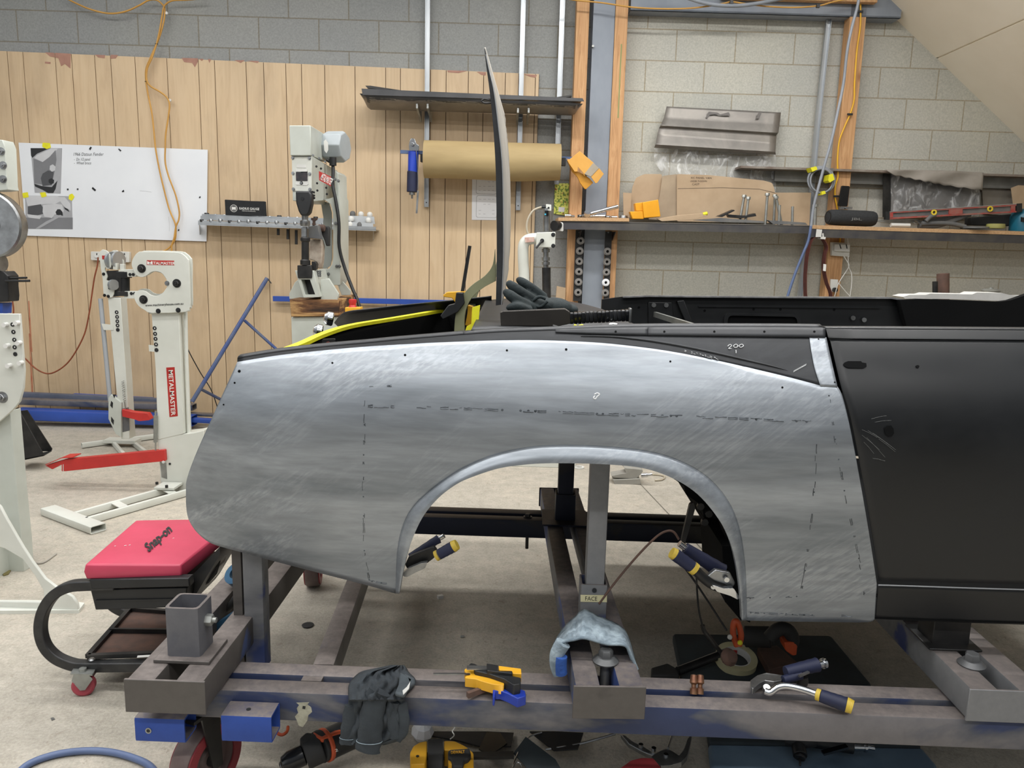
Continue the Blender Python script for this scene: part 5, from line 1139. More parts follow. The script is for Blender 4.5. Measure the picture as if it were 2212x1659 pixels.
# die shelf on the panelling
ds = thing('die_shelf', 'aluminium wall shelf holding rows of dies on the panelling', 'shelf', pp(620, 500, WP(.15)))
def shp(x, y, off): return pp(x, y, WP(off))
def sheet(par, name, F_, offn, offf, mat, th=.003):
    """flat shelf plate between a front pixel edge at offset offn and the wall side"""
    a, c = shp(*F_[0], offn), shp(*F_[1], offn); d = WN*(offn-offf)
    b = NB(); prism(b, [a, c, c+d, a+d], (0, 0, th)); return obj(name, b, mat, par)
sheet(ds, 'shelf_plate', [(428, 484), (812, 497)], .17, .025, M['alu'])
wpart(ds, 'front_lip', [(428, 476), (812, 490), (812, 499), (428, 486)], .17, .003, M['alu'])
for x, y in ((430, 485), (806, 497)):
    a = shp(x, y, .17); c = shp(x, y, .03); b = NB(); prism(b, [a, c, c-V3(0, 0, .07)], WU*.004); prism(b, [a, c, c-V3(0, 0, .07)], WU*-.0); obj('end_bracket', b, M['alu'], ds)
# die racks: rows of holes with dies standing in them
wpart(ds, 'rack_plate', [(433, 466), (745, 478), (745, 487), (433, 475)], .15, .003, M['alu'])
zsh = shp(620, 489, .15).z
def die(x, y, off, r, h, mat, n='die', g='steel dies on the wall shelf', lab=None):
    base = shp(x, y, off); b = NB(); lathe(b, [(r*.7, 0), (r*.7, h*.35), (r, h*.4), (r, h*.9), (r*.85, h), (0, h)], base, (0, 0, 1), 14); cyl(b, base-V3(0, 0, .004), (0, 0, 1), r*.7, .004, 14)
    return tag(obj(n, b, mat), lab, 'die', g)
for i in range(15): die(436+i*20.2, 483+i*.72, .160, .013, .028+.004*(i % 3), M['steel' if i % 3 else 'blacksteel'], lab='%s steel die from the left in the front row of the wall shelf' % ORD[i])
for i in range(14): die(447+i*19.6, 473+i*.68, .10, .016, .034+.007*((i*5) % 4 == 0), M['chrome' if i % 4 else 'blacksteel'], lab='%s steel die from the left in the back row of the wall shelf' % ORD[i], g='steel dies in the back row of the wall shelf')
wpart(ds, 'back_rack', [(436, 462), (745, 473), (745, 481), (436, 470)], .12, .003, M['alu'])
# white rubber dies in a frosted tray on the right end
wpart(ds, 'tray_front', [(735, 478), (806, 482), (806, 494), (735, 490)], .16, .004, pm('frosted_acrylic', '#c4c8ca', '#b5b9bb', 6, .25)); wpart(ds, 'tray_back', [(735, 465), (808, 468), (810, 484), (735, 480)], .11, .004, pm('frosted_acrylic', '#c4c8ca', '#b5b9bb', 6, .25))
wt = pm('white_nylon', '#dcdcd8', '#cfcfca', 5, .5)
for i, (x, y, o_) in enumerate(((741, 466, .07), (762, 467, .07), (780, 468, .07), (799, 469, .07), (741, 477, .13), (759, 478, .13), (796, 481, .13), (738, 489, .15), (757, 490, .15), (777, 491, .15))):
    base = shp(x, y, o_); b = NB(); r = .019; lathe(b, [(r*.9, 0), (r, .004), (r, .022), (r*.7, .032), (0, .036)], base, (0, 0, 1), 16); tag(obj('die', b, wt if i not in (1, 9) else M['dusty']), ('%s nylon die from the left, %s row of the frosted tray' % (ORD[(i, i-4, i-7)[(i > 3)+(i > 6)]], ('back', 'middle', 'front')[(i > 3)+(i > 6)])), 'die', 'nylon dies in the tray' if i not in (1, 9) else 'grey nylon dies in the tray')
for x, y0, y1 in ((601, 494, 508), (622, 495, 517), (640, 497, 528)):
    b = NB(); cyl2(b, pp(x, y0, WP(.12)), pp(x, y1, WP(.12)), .010, 12); obj('hanging_pin', b, M['blacksteel'], ds)
rp = thing('tool_pouch', 'black pouch printed RADIUS GAUGE propped on the die shelf', 'pouch', shp(530, 468, .1))
b = NB(); wpr(b, rnd([(485, 431), (505, 432), (540, 434), (573, 435), (575, 470), (487, 466)], 2), .12, .02); pc = obj('pouch', b, pm('black_canvas', '#17191b', '#1f2123', 30, .85), rp, bevel=.003)
b = NB(); text_px(b, 'RADIUS GAUGE', (517, 452.5), (560, 454), 5, WP(.1205), bold=.02); text_px(b, 'METALWORKING', (523, 456.5), (552, 457.5), 2, WP(.1205)); obj('lettering', b, M['label_white'], pc)
b = NB(); q = shp(505, 450, .1206); washer(b, q, -WN, .0245, .022, .0006, 24); washer(b, q, -WN, .017, .0155, .0006, 24); b2 = None; wpr(b, [(501, 447), (509, 447.3), (509, 453), (501, 452.7)], .1212, .0006); obj('round_emblem', b, M['label_white'], pc)
# ---- panels lying across the brackets
sp_ = pm('dark_sheet_panel', '#3b3c3e', '#4b4b4c', 5, .38, .4)
b = NB(); TL = [(781, 193), (786, 203), (1262, 219)]
def bow(x0, x1, ya, yb, offn, offf, top, drop, name, par, mat):
    """long panel hooking down at the front; ya, yb left/right front-edge pixel heights"""
    b = NB(); n = 12
    def f(s, t):
        x = x0+(x1-x0)*s; y = ya+(yb-ya)*s; p = pp(x, y, WP(offn)); a = t*PI*.55
        q = p + WN*((offn-offf)*(t**1.3)); q.z = p.z - drop*math.sin(min(1, t*1.6)*PI/2) * (1 if t < .99 else 1)
        return q
    grid(b, f, 14, 12); return obj(name, b, mat, par, smooth=60, solid=.002)
fp = thing('fender_panel', 'long dark curved car panel with bare patches, lying across the wall prongs', 'car panel', pp(1020, 245, WP(.2)))
b = NB()
TOPL = [(777, 203), (1257, 226)]; BOT = [(784, 222), (800, 232), (830, 236), (1235, 250), (1250, 243), (1258, 232)]
n = 16
def skin(s, t):
    x = 777+(1259-777)*s; yt = 202+(224-202)*s
    yb_ = 236+(250-236)*s; e = min(1, min(s, 1-s)/.05); k_ = 1-(1-e)**2*.6 if e < 1 else 1
    y = yt+(yb_-yt)*t*k_; x_ = x+(1-t)*0+t*(8 if s < .5 else -8)*max(0, 1-e)*1.2
    return pp(x_, y, WP(.34-.17*t**2))
grid(b, skin, 40, 8); sk_ = obj('skin', b, M['sheet'], fp, smooth=60, solid=.002)
b = NB()
def skin2(s, t):
    p = skin(s, t*.45*(1+.25*math.sin(s*40)+.15*math.sin(s*17))); return p - WN*.0018
grid(b, skin2, 60, 4); obj('black_primer_edge', b, sp_, fp, smooth=60)
b = NB(); wpr(b, [(781, 192), (1259, 213), (1262, 219), (783, 205)], .35, .004); a = [pp(781, 192, WP(.35)), pp(1259, 213, WP(.35))]; prism(b, [a[0], a[1], a[1]+WN*.25, a[0]+WN*.25], (0, 0, .002)); obj('flange', b, sp_, fp)
wone('panel_strip', [(789, 185), (800, 185), (900, 200), (1060, 206), (900, 204), (795, 190)], .32, .20, M['blacksteel'], 'thin dark strip lying bent on top of the long fender panel', 'metal strip')
wone('panel_strip', [(1150, 211), (1200, 210), (1234, 205), (1235, 208), (1210, 213)], .30, .15, M['blacksteel'], 'short thin dark strip on the right end of the long fender panel', 'metal strip')
# ---- kraft paper roll
pr = thing('paper_roll', 'brown kraft paper roll on a blue bar below the fender panel', 'paper roll', pp(1060, 385, WP(.2)))
a = pp(917, 344, WP(.22)); c = pp(1210, 352, WP(.22)); ra = (pp(917, 303, WP(.22))-pp(917, 385, WP(.22))).length/2
b = NB(); n_ = 28; L = c-a; rings = []
for i in range(25):
    t = i/24; ring = []
    for k in range(n_):
        an = 2*PI*k/n_; s_ = -math.cos(an); sag = (.009*math.sin(t*PI*2.2+.6)*t if s_ < -.6 else 0)
        ring.append(b.verts.new(a+L*t + WN*(math.sin(an)*ra*.98) + V3(0, 0, -math.cos(an)*ra + sag - .000)))
    rings.append(ring)
for i in range(24):
    for k in range(n_): face(b, [rings[i][k], rings[i][(k+1) % n_], rings[i+1][(k+1) % n_], rings[i+1][k]])
face(b, rings[0]); face(b, rings[-1]); obj('roll', b, M['kraft'], pr, smooth=50)
b = NB(); wpr(b, [(1208, 310), (1212, 314), (1210, 386), (1207, 387)], .22, .003); obj('loose_edge', b, M['kraft'], pr)
sbl = pm('slate_blue_bar', '#56698c', '#48597a', 6, .45, .2)
b = NB(); beam(b, pp(865, 328, WP(.22)), pp(1238, 343, WP(.22)), .022, .022); obj('bar', b, sbl, pr)
for x, y in ((914, 338), (1217, 346)):
    b = NB(); q = pp(x, y, WP(.22)); box(b, q-V3(0, 0, .012), (.03, .05, .05)); obj('end_clamp', b, M['blacksteel'], pr, bevel=.002)
# arms from the struts that carry the bar
b = NB(); q = pp(921, 333, WP(.22)); beam(b, q, q+WN*.17, .02, .02); q = pp(1122, 341, WP(.22)); beam(b, q, q+WN*.17, .02, .02); obj('arm', b, M['zinc'], pr)
# ---- grease gun hanging from the bar
gg = thing('locking_clamp', 'tool with blue and black grips hanging from the left end of the paper roll bar', 'hand tool', pp(893, 430, WP(.26)))
b = NB(); tube(b, [pp(893, 328, WP(.27)), pp(892, 370, WP(.27)), pp(891, 372, WP(.27))], .034, 16); obj('blue_grip', b, M['blueplastic'], gg, bevel=.003)
b = NB(); tube(b, [pp(891, 370, WP(.27)), pp(890, 415, WP(.27))], .035, 16); obj('black_grip', b, M['navyrubber'], gg, bevel=.004)
b = NB(); tube(b, [pp(890, 415, WP(.27)), pp(890, 421, WP(.27))], .02, 12); tube(b, [pp(890, 420, WP(.27)), pp(890, 429, WP(.27))], .006, 8); obj('tip', b, M['steel'], gg)
b = NB(); wpr(b, rnd([(885, 303), (889, 298), (896, 300), (899, 310), (905, 314), (904, 326), (884, 326), (883, 315)], 2), .28, .03); cyl(b, pp(891, 312, WP(.285)), -WN, .012, .01, 12); obj('jaw', b, M['chrome'], gg, bevel=.002)
b = NB(); tube(b, [pp(899, 325, WP(.30)), pp(902, 360, WP(.30)), pp(903, 410, WP(.30))], .003, 6, sm=4); wpr(b, [(901, 412), (905, 412), (902, 461), (898, 461), (899, 440)], .30, .002); obj('steel_strap', b, M['steel'], gg)
# ---- taped paper and floral card
pq = thing('paper_sheet', 'white sheet with faint boxed diagrams on the panelling below the paper roll', 'paper', pp(1046, 475, WP(.03)))
b = NB(); wpr(b, [(1020, 379), (1074, 380), (1072, 475.5), (1019, 475)], .0235, .0008); sh_ = obj('sheet', b, M['paper'], pq, smooth=0)
b = NB()
for y0, y1 in ((384, 419), (422, 470)):
    o_ = rnd([(1029, y0), (1073, y0+1), (1073, y1+1), (1028, y1)], 5); i_ = rnd([(1030, y0+.8), (1072.4, y0+1.8), (1072.4, y1+.2), (1029, y1-.8)], 4.6); ring_prism(b, [pp(x, y, WP(.0238)) for x, y in o_], [pp(x, y, WP(.0238)) for x, y in i_], WN*.0003)
rg = random.Random(2)
for y in (392, 402, 411, 430, 441, 454, 462):
    for x in (1034, 1044, 1054, 1063):
        if rg.random() < .8: wpr(b, [(x, y), (x+rg.uniform(3, 7), y), (x+rg.uniform(3, 6), y+.7), (x, y+.7)], .0238, .0003)
obj('diagram', b, pm('faint_ink', '#a9a9ac'), sh_)
t_ = thing('floral_card', 'narrow yellow card with red and green floral print beside the left pine stud', 'card', pp(1214, 465, WP(.03)))
b = NB(); wpr(b, [(1199, 396), (1232, 396), (1230, 466), (1196, 462)], .012, .004); cd = obj('card', b, M['floral'], t_, smooth=0)
b = NB(); wpr(b, [(1207, 447), (1220, 448), (1219, 458), (1206, 457)], .0128, .0006); obj('sticker', b, M['paper'], cd)
# ---- folded orange sheet parts
def orange_fold(name, polys, label, base, strap=None):
    t = thing(name, label, 'plastic holder', base)
    for i, (P, off, th, nm) in enumerate(polys): wpart(t, nm, P, off, th, M['amber'] if nm != 'grey_strap' else pm('grey_strap', '#a59b8a', '#978d7d', 9, .7), bevel=.001)
OF = pm('ochre_plastic', '#d8a24c', '#cc9540', 5, .5)
t = thing('plastic_holder', 'ochre angled plastic holder hanging on the end of the paper roll bar', 'plastic holder', pp(1265, 408, WP(.25)))
z6 = lambda L: [(760+x*.25316, 120+y*.25316) for x, y in L]
def z6p(name, L, off, th, mat=OF): 
    b = NB(); wpr(b, z6(L), off, th); return obj(name, b, mat, t, bevel=.001)
z6p('face_panel', [(1945, 815), (2070, 920), (1990, 1010), (1985, 1030), (1965, 990), (1925, 945), (1915, 940), (1830, 880), (1858, 885)], .30, .004)
z6p('face_panel', [(1945, 815), (1858, 885), (1836, 893), (1900, 990), (1925, 990), (1930, 950), (1960, 985), (1985, 1015), (2068, 920)], .302, .006)
z6p('grey_strap', [(2060, 915), (2110, 960), (2040, 1035), (1985, 1010)], .305, .012, pm('grey_strap', '#a59b8a', '#978d7d', 9, .7))
z6p('face_panel', [(2110, 960), (2150, 1010), (2095, 1085), (2080, 1090), (2040, 1035)], .302, .006)
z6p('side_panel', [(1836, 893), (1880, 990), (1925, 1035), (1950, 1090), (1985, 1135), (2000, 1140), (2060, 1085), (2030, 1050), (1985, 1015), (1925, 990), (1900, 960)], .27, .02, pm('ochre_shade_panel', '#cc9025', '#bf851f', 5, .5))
# ---- bead roller head (hoops and cylinder)
bh = thing('planishing_hammer', 'white pipe arm planishing hammer with air cylinder, standing right of the panelling', 'metalworking machine', floor_pt(1180, 900))
YA = 4.6
P = [(1133, 660), (1132, 600), (1130, 555), (1131, 530), (1140, 518), (1160, 515), (1175, 516)]
b = NB(); tube(b, cr([pp(x, y, YP(YA)) for x, y in P], 6), .032, 16); q = pp(1133, 660, YP(YA)); tube(b, [q, V3(q.x, YA, .0)], .032, 16); obj('pipe_arm', b, WE, bh, smooth=60)
b = NB(); pxprism(b, [(1133, 513), (1154, 512), (1154, 522), (1134, 524)], YP(YA-.036), .002); obj('label', b, pm('pink_label', '#b98a7c', '#c9b3a6', 40, .6), bh)
b = NB(); pxprism(b, rnd([(1159, 502), (1200, 501), (1199, 535), (1158, 534)], 2), YP(YA-.05), .09); hd = obj('head_block', b, WE, bh, bevel=.003)
for x, y in ((1195, 507), (1195, 531)): bolt_(bh, pp(x, y, YP(YA-.05)), (0, -1, 0), .008, .006, M['black'], plain=True)
b = NB(); cyl(b, pp(1171, 520, YP(YA-.05)), (0, -1, 0), .012, .02, 14); cyl2(b, pp(1171, 520, YP(YA-.07)), pp(1158, 536, YP(YA-.08)), .006, 10); obj('clamp_handle', b, M['black'], bh)
b = NB(); tube(b, [pp(1181, 450, YP(YA)), pp(1181, 500, YP(YA))], .021, 16); obj('cylinder', b, M['steel'], bh)
b = NB(); pxprism(b, rnd([(1179, 441), (1191, 442), (1191, 456), (1180, 455)], 2), YP(YA-.02), .04); obj('valve', b, WE, bh, bevel=.002); b = NB(); cyl(b, pp(1185, 449, YP(YA-.02)), (0, -1, 0), .006, .004, 10); cyl2(b, pp(1170, 447, YP(YA)), pp(1180, 447, YP(YA)), .009, 10); obj('valve_fitting', b, M['black'], bh)
b = NB(); tube(b, [pp(1181, 455, YP(YA-.022)), pp(1181, 466, YP(YA-.022))], .012, 12); cyl(b, pp(1178, 463, YP(YA-.034)), (0, -1, 0), .005, .003, 10, 1); obj('regulator', b, [M['blackgloss'], pm('cyan_dot', '#3fb7d6')], bh)
b = NB(); tube(b, [pp(1171, 447, YP(YA)), pp(1152, 455, YP(YA)), pp(1140, 475, YP(YA)), pp(1138, 495, YP(YA)), pp(1144, 510, YP(YA)), pp(1156, 520, YP(YA))], .006, 8, sm=6); obj('air_hose', b, pm('clear_hose', '#b5ac99', '#a89f8b', 6, .3), bh)
b = NB(); tube(b, [pp(1179, 535, YP(YA)), pp(1179, 640, YP(YA))], .016, 14); 
for y0, y1 in ((537, 545), (556, 563), (566, 572)): tube(b, [pp(1179, y0, YP(YA)), pp(1179, y1, YP(YA))], .024, 14)
obj('ram', b, M['steel'], bh)
b = NB(); tube(b, [pp(1180, 578, YP(YA)), pp(1181, 645, YP(YA))], .026, 14); q = pp(1181, 645, YP(YA)); tube(b, [q, V3(q.x, YA, .3)], .026, 14); obj('lower_ram', b, M['blacksteel'], bh)
b = NB(); cx = pp(1133, 800, YP(YA)).x; box(b, (cx+.07, YA, .02), (.5, .4, .04)); box(b, (cx+.08, YA, .27), (.24, .09, .06)); obj('base', b, WE, bh, bevel=.003)
wone('wood_offcut', [(1203, 618), (1222, 622), (1205, 905), (1180, 900)], .22, .03, M['card'], 'pale timber offcut leaning left of the washer rack behind the glove', 'offcut')
sc_ = thing('spray_nozzle', 'black and white funnel hooked on the left end of the long shelf', 'funnel', pp(1200, 497, WP(.33)))
b = NB(); q = pp(1197, 488, WP(.36)); lathe(b, [(.0, .0), (.034, 0), (.03, .04), (.02, .06), (0, .06)], q, (.6, .7, .1), 18); obj('funnel', b, M['black'], sc_)
b = NB(); wpr(b, rnd([(1204, 478), (1217, 481), (1217, 500), (1205, 498)], 3), .33, .02); obj('bracket', b, M['label_white'], sc_, bevel=.002)
# ---- long shelf
sh = thing('wall_shelf', 'long steel edged shelf along the block wall on the right', 'shelf', pp(1700, 500, WP(.3)))
def shelf_seg(x0, ya, x1, yb, hh, bh_, matb, topmat=None):
    a, c = pp(x0, ya, WP(.32)), pp(x1, yb, WP(.32)); u = V3(0, 0, 1)
    b = NB(); prism(b, [a, c, c-u*hh, a-u*hh], WN*.005); prism(b, [a, c, c+WN*.06, a+WN*.06], u*-.005); obj('angle_iron', b, M['jigprimer'] if False else pm('grimy_angle_iron', '#5b5955', '#47464a', 8, .5, .4), sh)
    if matb:
        b = NB(); prism(b, [a+u*bh_, c+u*bh_, c+u*bh_+WN*.31, a+u*bh_+WN*.31], u*-bh_); obj('shelf_board', b, matb, sh)
shelf_seg(1214, 478.5, 1752, 488, .05, .004, pm('shelf_sheet', '#6b6864', '#807c76', 8, .5, .4)); shelf_seg(1752, 494, 2420, 514, .055, .024, M['mdf'])
b = NB(); a, c = pp(1206, 477, WP(.33)), pp(1359, 478.5, WP(.33)); prism(b, [a, c, c+WN*.3, a+WN*.3], (0, 0, .022)); obj('shelf_board', b, M['mdf'], sh)
for x, y in ((1256, 498), (1330, 500)):
    a = pp(x, y, WP(.3)); b = NB(); prism(b, [a, a+WN*.28, a+WN*.28-V3(0, 0, .1)], WU*.004); obj('gusset', b, M['blacksteel'], sh)
ZA = pp(1500, 484, WP(.25)).z+.002
def onz(x, y, off): return pp(x, y, WP(off))
# sockets and ratchets on the left of the shelf
rg = random.Random(3)
for i in range(9):
    x = 1222+i*12+rg.uniform(-3, 3); b = NB(); q = onz(x, 469.5, .22+rg.uniform(-.03, .06)); an = rg.uniform(-.7, .7); d = V3(math.cos(an), math.sin(an), 0); r = rg.uniform(.009, .014)
    q.z = pp(1280, 477.5, WP(.33)).z+.022+r; L = rg.uniform(.025, .05); lathe(b, [(r*.6, 0), (r, 0), (r, L), (r*.6, L), (r*.6, 0)], q, d, 12, closed=False); tag(obj('socket', b, M['chrome']), '%s small chrome socket from the left in the row on the long shelf' % ORD[i], 'socket', 'sockets on the left of the long shelf')
tw = thing('torque_wrench', 'long chrome torque wrench resting slanted on the left of the long shelf', 'wrench', onz(1300, 470, .3))
b = NB(); cyl2(b, onz(1270, 463, .29), onz(1334, 446, .24), .014, 14); obj('handle', b, M['chrome'], tw)
b = NB(); q = onz(1269, 462, .29); lathe(b, [(0, -.012), (.022, -.012), (.024, 0), (.022, .012), (0, .012)], q, (0, -.6, .8), 16); obj('ratchet_head', b, M['chrome'], tw)
b = NB(); q = onz(1347, 468, .22); lathe(b, [(.018, 0), (.03, 0), (.03, .02), (.026, .04), (.018, .04), (.018, 0)], V3(q.x, q.y, ZA+.002), (0, 0, 1), 20, closed=False); tag(obj('socket', b, M['steel']), 'large round steel socket standing right of the wrench on the shelf', 'socket')
ab = thing('plastic_holder', 'bright amber block shaped plastic holder standing on the long shelf', 'plastic holder', onz(1395, 470, .2))
for P, o_ in (([(1388, 437), (1422, 431), (1427, 468), (1391, 471)], .28), ([(1372, 439), (1388, 437), (1390, 456), (1374, 456)], .26), ([(1361, 457), (1389, 456), (1391, 473), (1366, 473)], .27)):
    b = NB(); wpr(b, P, o_, .07); obj('block', b, M['amber'], ab, bevel=.003)
# cardboard templates leaning on the wall
def lean(name, P, off, label, mat=None, cat='template', th=.004, g=None): return wone(name, P, off, th, mat or M['card'], label, cat, g)
lean('cardboard_template', [(1346, 416), (1364, 417), (1362, 470), (1347, 470)], .14, 'small upright cardboard piece at the left of the leaning templates')
lean('cardboard_template', rnd([(1358, 470), (1366, 404), (1374, 384), (1392, 376), (1430, 376), (1428, 470)], 4), .10, 'round cornered cardboard template behind the amber holder')
lean('cardboard_template', rnd([(1400, 474), (1424, 430), (1431, 380), (1463, 376), (1465, 470), (1460, 476)], 3), .12, 'darker curved cardboard template in the middle of the group', pm('grey_card', '#a9977f', '#978671', 6, .85))
ct = thing('cardboard_template', 'long cardboard template with handwriting leaning on the block wall', 'template', onz(1560, 474, .12))
b = NB(); wpr(b, rnd([(1462, 376), (1530, 378), (1650, 390), (1668, 395), (1674, 412), (1674, 482), (1462, 478)], 4), .135, .004); wr = obj('card', b, M['card'], ct)
b = NB(); text_px(b, 'XC PANEL VAN', (1492, 386), (1537, 386.5), 4, WP(.136)); text_px(b, 'UNDER TI-DOWN', (1491, 393), (1527, 393), 3.6, WP(.136)); text_px(b, 'CAST', (1495, 400), (1511, 400), 4, WP(.136)); wpr(b, [(1464, 407), (1560, 405), (1640, 408), (1674, 416), (1674, 417), (1640, 409), (1560, 406), (1464, 408)], .1356, .0004); obj('handwriting', b, pm('pen_brown', '#57493c'), wr)
lean('cardboard_template', [(1672, 416), (1752, 416), (1748, 488), (1672, 486)], .10, 'plain cardboard sheet behind the standing bolts, left of the coiled cable')
# ribbed panel and film
rbp = thing('ribbed_panel', 'grey folded sheet metal panel with two ribs hanging on the block wall', 'sheet metal panel', pp(1550, 330, WP(.08)))
b = NB()
LFT = [(1440, 230), (1434, 255), (1427, 271), (1424, 276), (1420, 290), (1416, 312), (1413, 319)]; RGT = [(1687, 243), (1684, 268), (1681, 287), (1677, 292), (1676, 310), (1675, 328), (1676, 334)]; off_ = [.05, .07, .10, .075, .08, .11, .085]
def rib(s, t):
    k_ = t*(len(LFT)-1); i = min(int(k_), len(LFT)-2); f = k_-i; o = off_[i]*(1-f)+off_[i+1]*f
    xl_, yl = [LFT[i][j]*(1-f)+LFT[i+1][j]*f for j in (0, 1)]; xr, yr = [RGT[i][j]*(1-f)+RGT[i+1][j]*f for j in (0, 1)]
    return pp(xl_+(xr-xl_)*s, yl+(yr-yl)*s, WP(o))
grid(b, rib, 16, 36); obj('panel', b, M['sheet'], rbp, smooth=60, solid=.002)
b = NB(); wpr(b, [(1524, 254), (1531, 241), (1550, 243), (1556, 247), (1574, 242), (1578, 250), (1560, 250), (1545, 247), (1534, 248), (1528, 256)], .0745, .0006); wpr(b, [(1634, 256), (1638, 243), (1646, 242), (1640, 256)], .079, .0006); obj('stain', b, pm('dark_stain', '#6b6764'), rbp)
b = NB()
def film(s, t):
    xl_ = 1414+(1434-1414)*max(0, (t-.55)/.45) if t > .55 else 1413; x = xl_+(1676-xl_)*s; y = 318+14*s+(378-318)*t*(1+.05*s)+ (22*t*s)
    return pp(x, y, WP(.045+.012*math.sin(s*23+t*4)+.008*math.sin(s*9-t*7)))
grid(b, film, 30, 12); tag(obj('plastic_film', b, M['film'], smooth=60), 'crinkled clear plastic film below the ribbed sheet metal panel', 'plastic film')
# narrow upper ledge
lg_ = thing('wall_ledge', 'narrow steel channel ledge running along the wall above the shelf', 'ledge', pp(1900, 372, WP(.1)))
b = NB(); a, c = pp(1600, 358, WP(.16)), pp(2420, 384, WP(.16)); prism(b, [a, c, c+WN*.15, a+WN*.15], (0, 0, -.014)); obj('top_strip', b, pm('dusty_strip', '#8a837a', '#6d5f55', 9, .8), lg_)
b = NB(); a, c = pp(1675, 367, WP(.06)), pp(2420, 391, WP(.06)); prism(b, [a, c, c-V3(0, 0, .075), a-V3(0, 0, .075)], WN*.055); obj('channel', b, pm('dusty_channel', '#8d8d89', '#7b7b77', 9, .8), lg_)
# coil of cable on a hook
cc = thing('cable_coil', 'coil of grey cable tied with yellow tape hooked on the bent strut', 'cable', pp(1772, 420, WP(.2)))
b = NB()
for j, (rx, ry) in enumerate(((28, 29), (26, 28), (29, 27), (24, 26))):
    P = [pp(1773+rx*math.cos(a)+j*.6, 389+ry*math.sin(a)+j*.5, WP(.19+.012*j)) for a in [2*PI*i/28 for i in range(28)]]; tube(b, P, .006, 7, close=True)
obj('cable', b, M['hose_grey'], cc, smooth=60)
for P in ([(1751, 362), (1763, 359), (1766, 366), (1755, 371)], [(1791, 377), (1799, 375), (1803, 388), (1793, 394), (1789, 390)], [(1775, 414), (1782, 412), (1784, 418), (1776, 421)]):
    b = NB(); wpr(b, P, .255, .08); obj('yellow_tape', b, M['yellowtape'], cc)
wone('hook', [(1773, 366), (1800, 363), (1800, 374), (1775, 376)], .18, .12, M['dusty'], 'grey hook bracket carrying the coiled cable', 'hook')
# hoses
ah = thing('air_hose', 'long grey blue air hose hanging from the top down behind the shelf', 'hose', wpt(*uz(1750, 640, .4), .38))
wtube([(1856, -20), (1853, 10), (1840, 60), (1830, 110), (1822, 180), (1810, 240), (1797, 300), (1783, 350), (1772, 390), (1764, 420), (1757, 450), (1752, 490)], .40, .0095, 'hose', M['hose_grey'], ah, 8); wtube([(1752, 488), (1746, 520), (1734, 550), (1718, 590), (1706, 625), (1697, 655)], .40, .0095, 'hose', M['hose_blue'], ah, 8)
th_ = thing('air_hose', 'grey hose drooping across the top of the grey steel beam', 'hose', pp(1580, 15, WP(.25)))
wtube([(1440, -20), (1480, -6), (1520, 6), (1560, 12), (1600, 12), (1650, 5), (1700, -6)], .27, .012, 'hose', M['hose_grey'], th_, 8)
tc = thing('extension_cord', 'thin yellow cord strung along the grey beam under the ceiling', 'cable', pp(1500, 20, WP(.2)))
wtube([(1180, -12), (1240, 0), (1300, 6), (1370, 16), (1440, 19), (1500, 17), (1560, 8), (1580, 4), (1610, 8), (1660, 14), (1720, 16), (1770, 12), (1800, 4), (1850, -6)], .24, .005, 'cord', OC, tc)
for x, y in ((1580, 5), (1767, 13)):
    b = NB(); q = pp(x, y, WP(.25)); box(b, q, (.02, .02, .02)); obj('cable_clip', b, M['black'], tc)
yc = thing('extension_cord', 'yellow cord stapled down the right pine stud to the double outlet', 'cable', pp(1810, 450, WP(.15)))
wtube([(1857, -5), (1859, 20), (1858, 60), (1851, 110), (1846, 180), (1845, 215), (1837, 245), (1824, 275), (1813, 305), (1809, 345), (1810, 380), (1805, 400), (1804, 425), (1809, 452), (1815, 500), (1814, 525)], .135, .0055, 'cord', M['yellow_cord'], yc)
for x, y in ((1858, 25), (1836, 247), (1806, 424)):
    b = NB(); q = pp(x, y, WP(.142)); box(b, q, (.035, .012, .012)); obj('cable_clip', b, M['black'], yc)
# bolts standing on the shelf
def sbolt(x, ytop, ybot, lean_, label, head=True, off=.24, r=.009):
    a = onz(x, ybot, off); a.z = ZA; c = onz(x+lean_, ytop, off); b = NB(); cyl2(b, a, c, r, 12); d = (c-a).normalized()
    if head: hexb(b, c-d*.018, d, r*1.75, .018)
    tag(obj('bolt', b, M['zinc']), label, 'bolt', None)
sbolt(1611, 425, 466, 6, 'grey bolt leaning right, crossing another, first of the standing bolts'); sbolt(1598, 421, 466, 10, 'grey bolt crossing behind the first standing bolt', off=.2)
sbolt(1654, 417, 470, 4, 'grey bolt standing alone between the crossed pair and the cluster'); sbolt(1672, 420, 476, 2, 'upright grey bolt at the left of the close cluster', off=.2); sbolt(1690, 424, 476, -14, 'grey bolt leaning left over the cluster'); sbolt(1683, 443, 480, 1, 'short stud in front of the bolt cluster', False, .28); sbolt(1712, 446, 480, 0, 'short threaded stud standing right of the cluster', False, .26)
sbolt(1760, 441, 486, 1, 'pale bolt standing between the blue hose and the black speaker', r=.012)
def plate_(P, off, label, mat=None, th=.05, g=None):
    b = NB(); pts = [onz(x, y, off) for x, y in P]; prism(b, pts, WN*th+V3(0, 0, .004)); tag(obj('metal_plate', b, mat or M['blacksteel'], bevel=.001), label, 'metal plate', g)
plate_([(1550, 468), (1585, 453), (1588, 455), (1560, 469)], .27, 'dark plate tilted highest left of the crossed bolts'); plate_([(1572, 463), (1610, 466), (1632, 461), (1634, 467), (1600, 472), (1575, 470)], .26, 'dark bent plate under the crossed bolts')
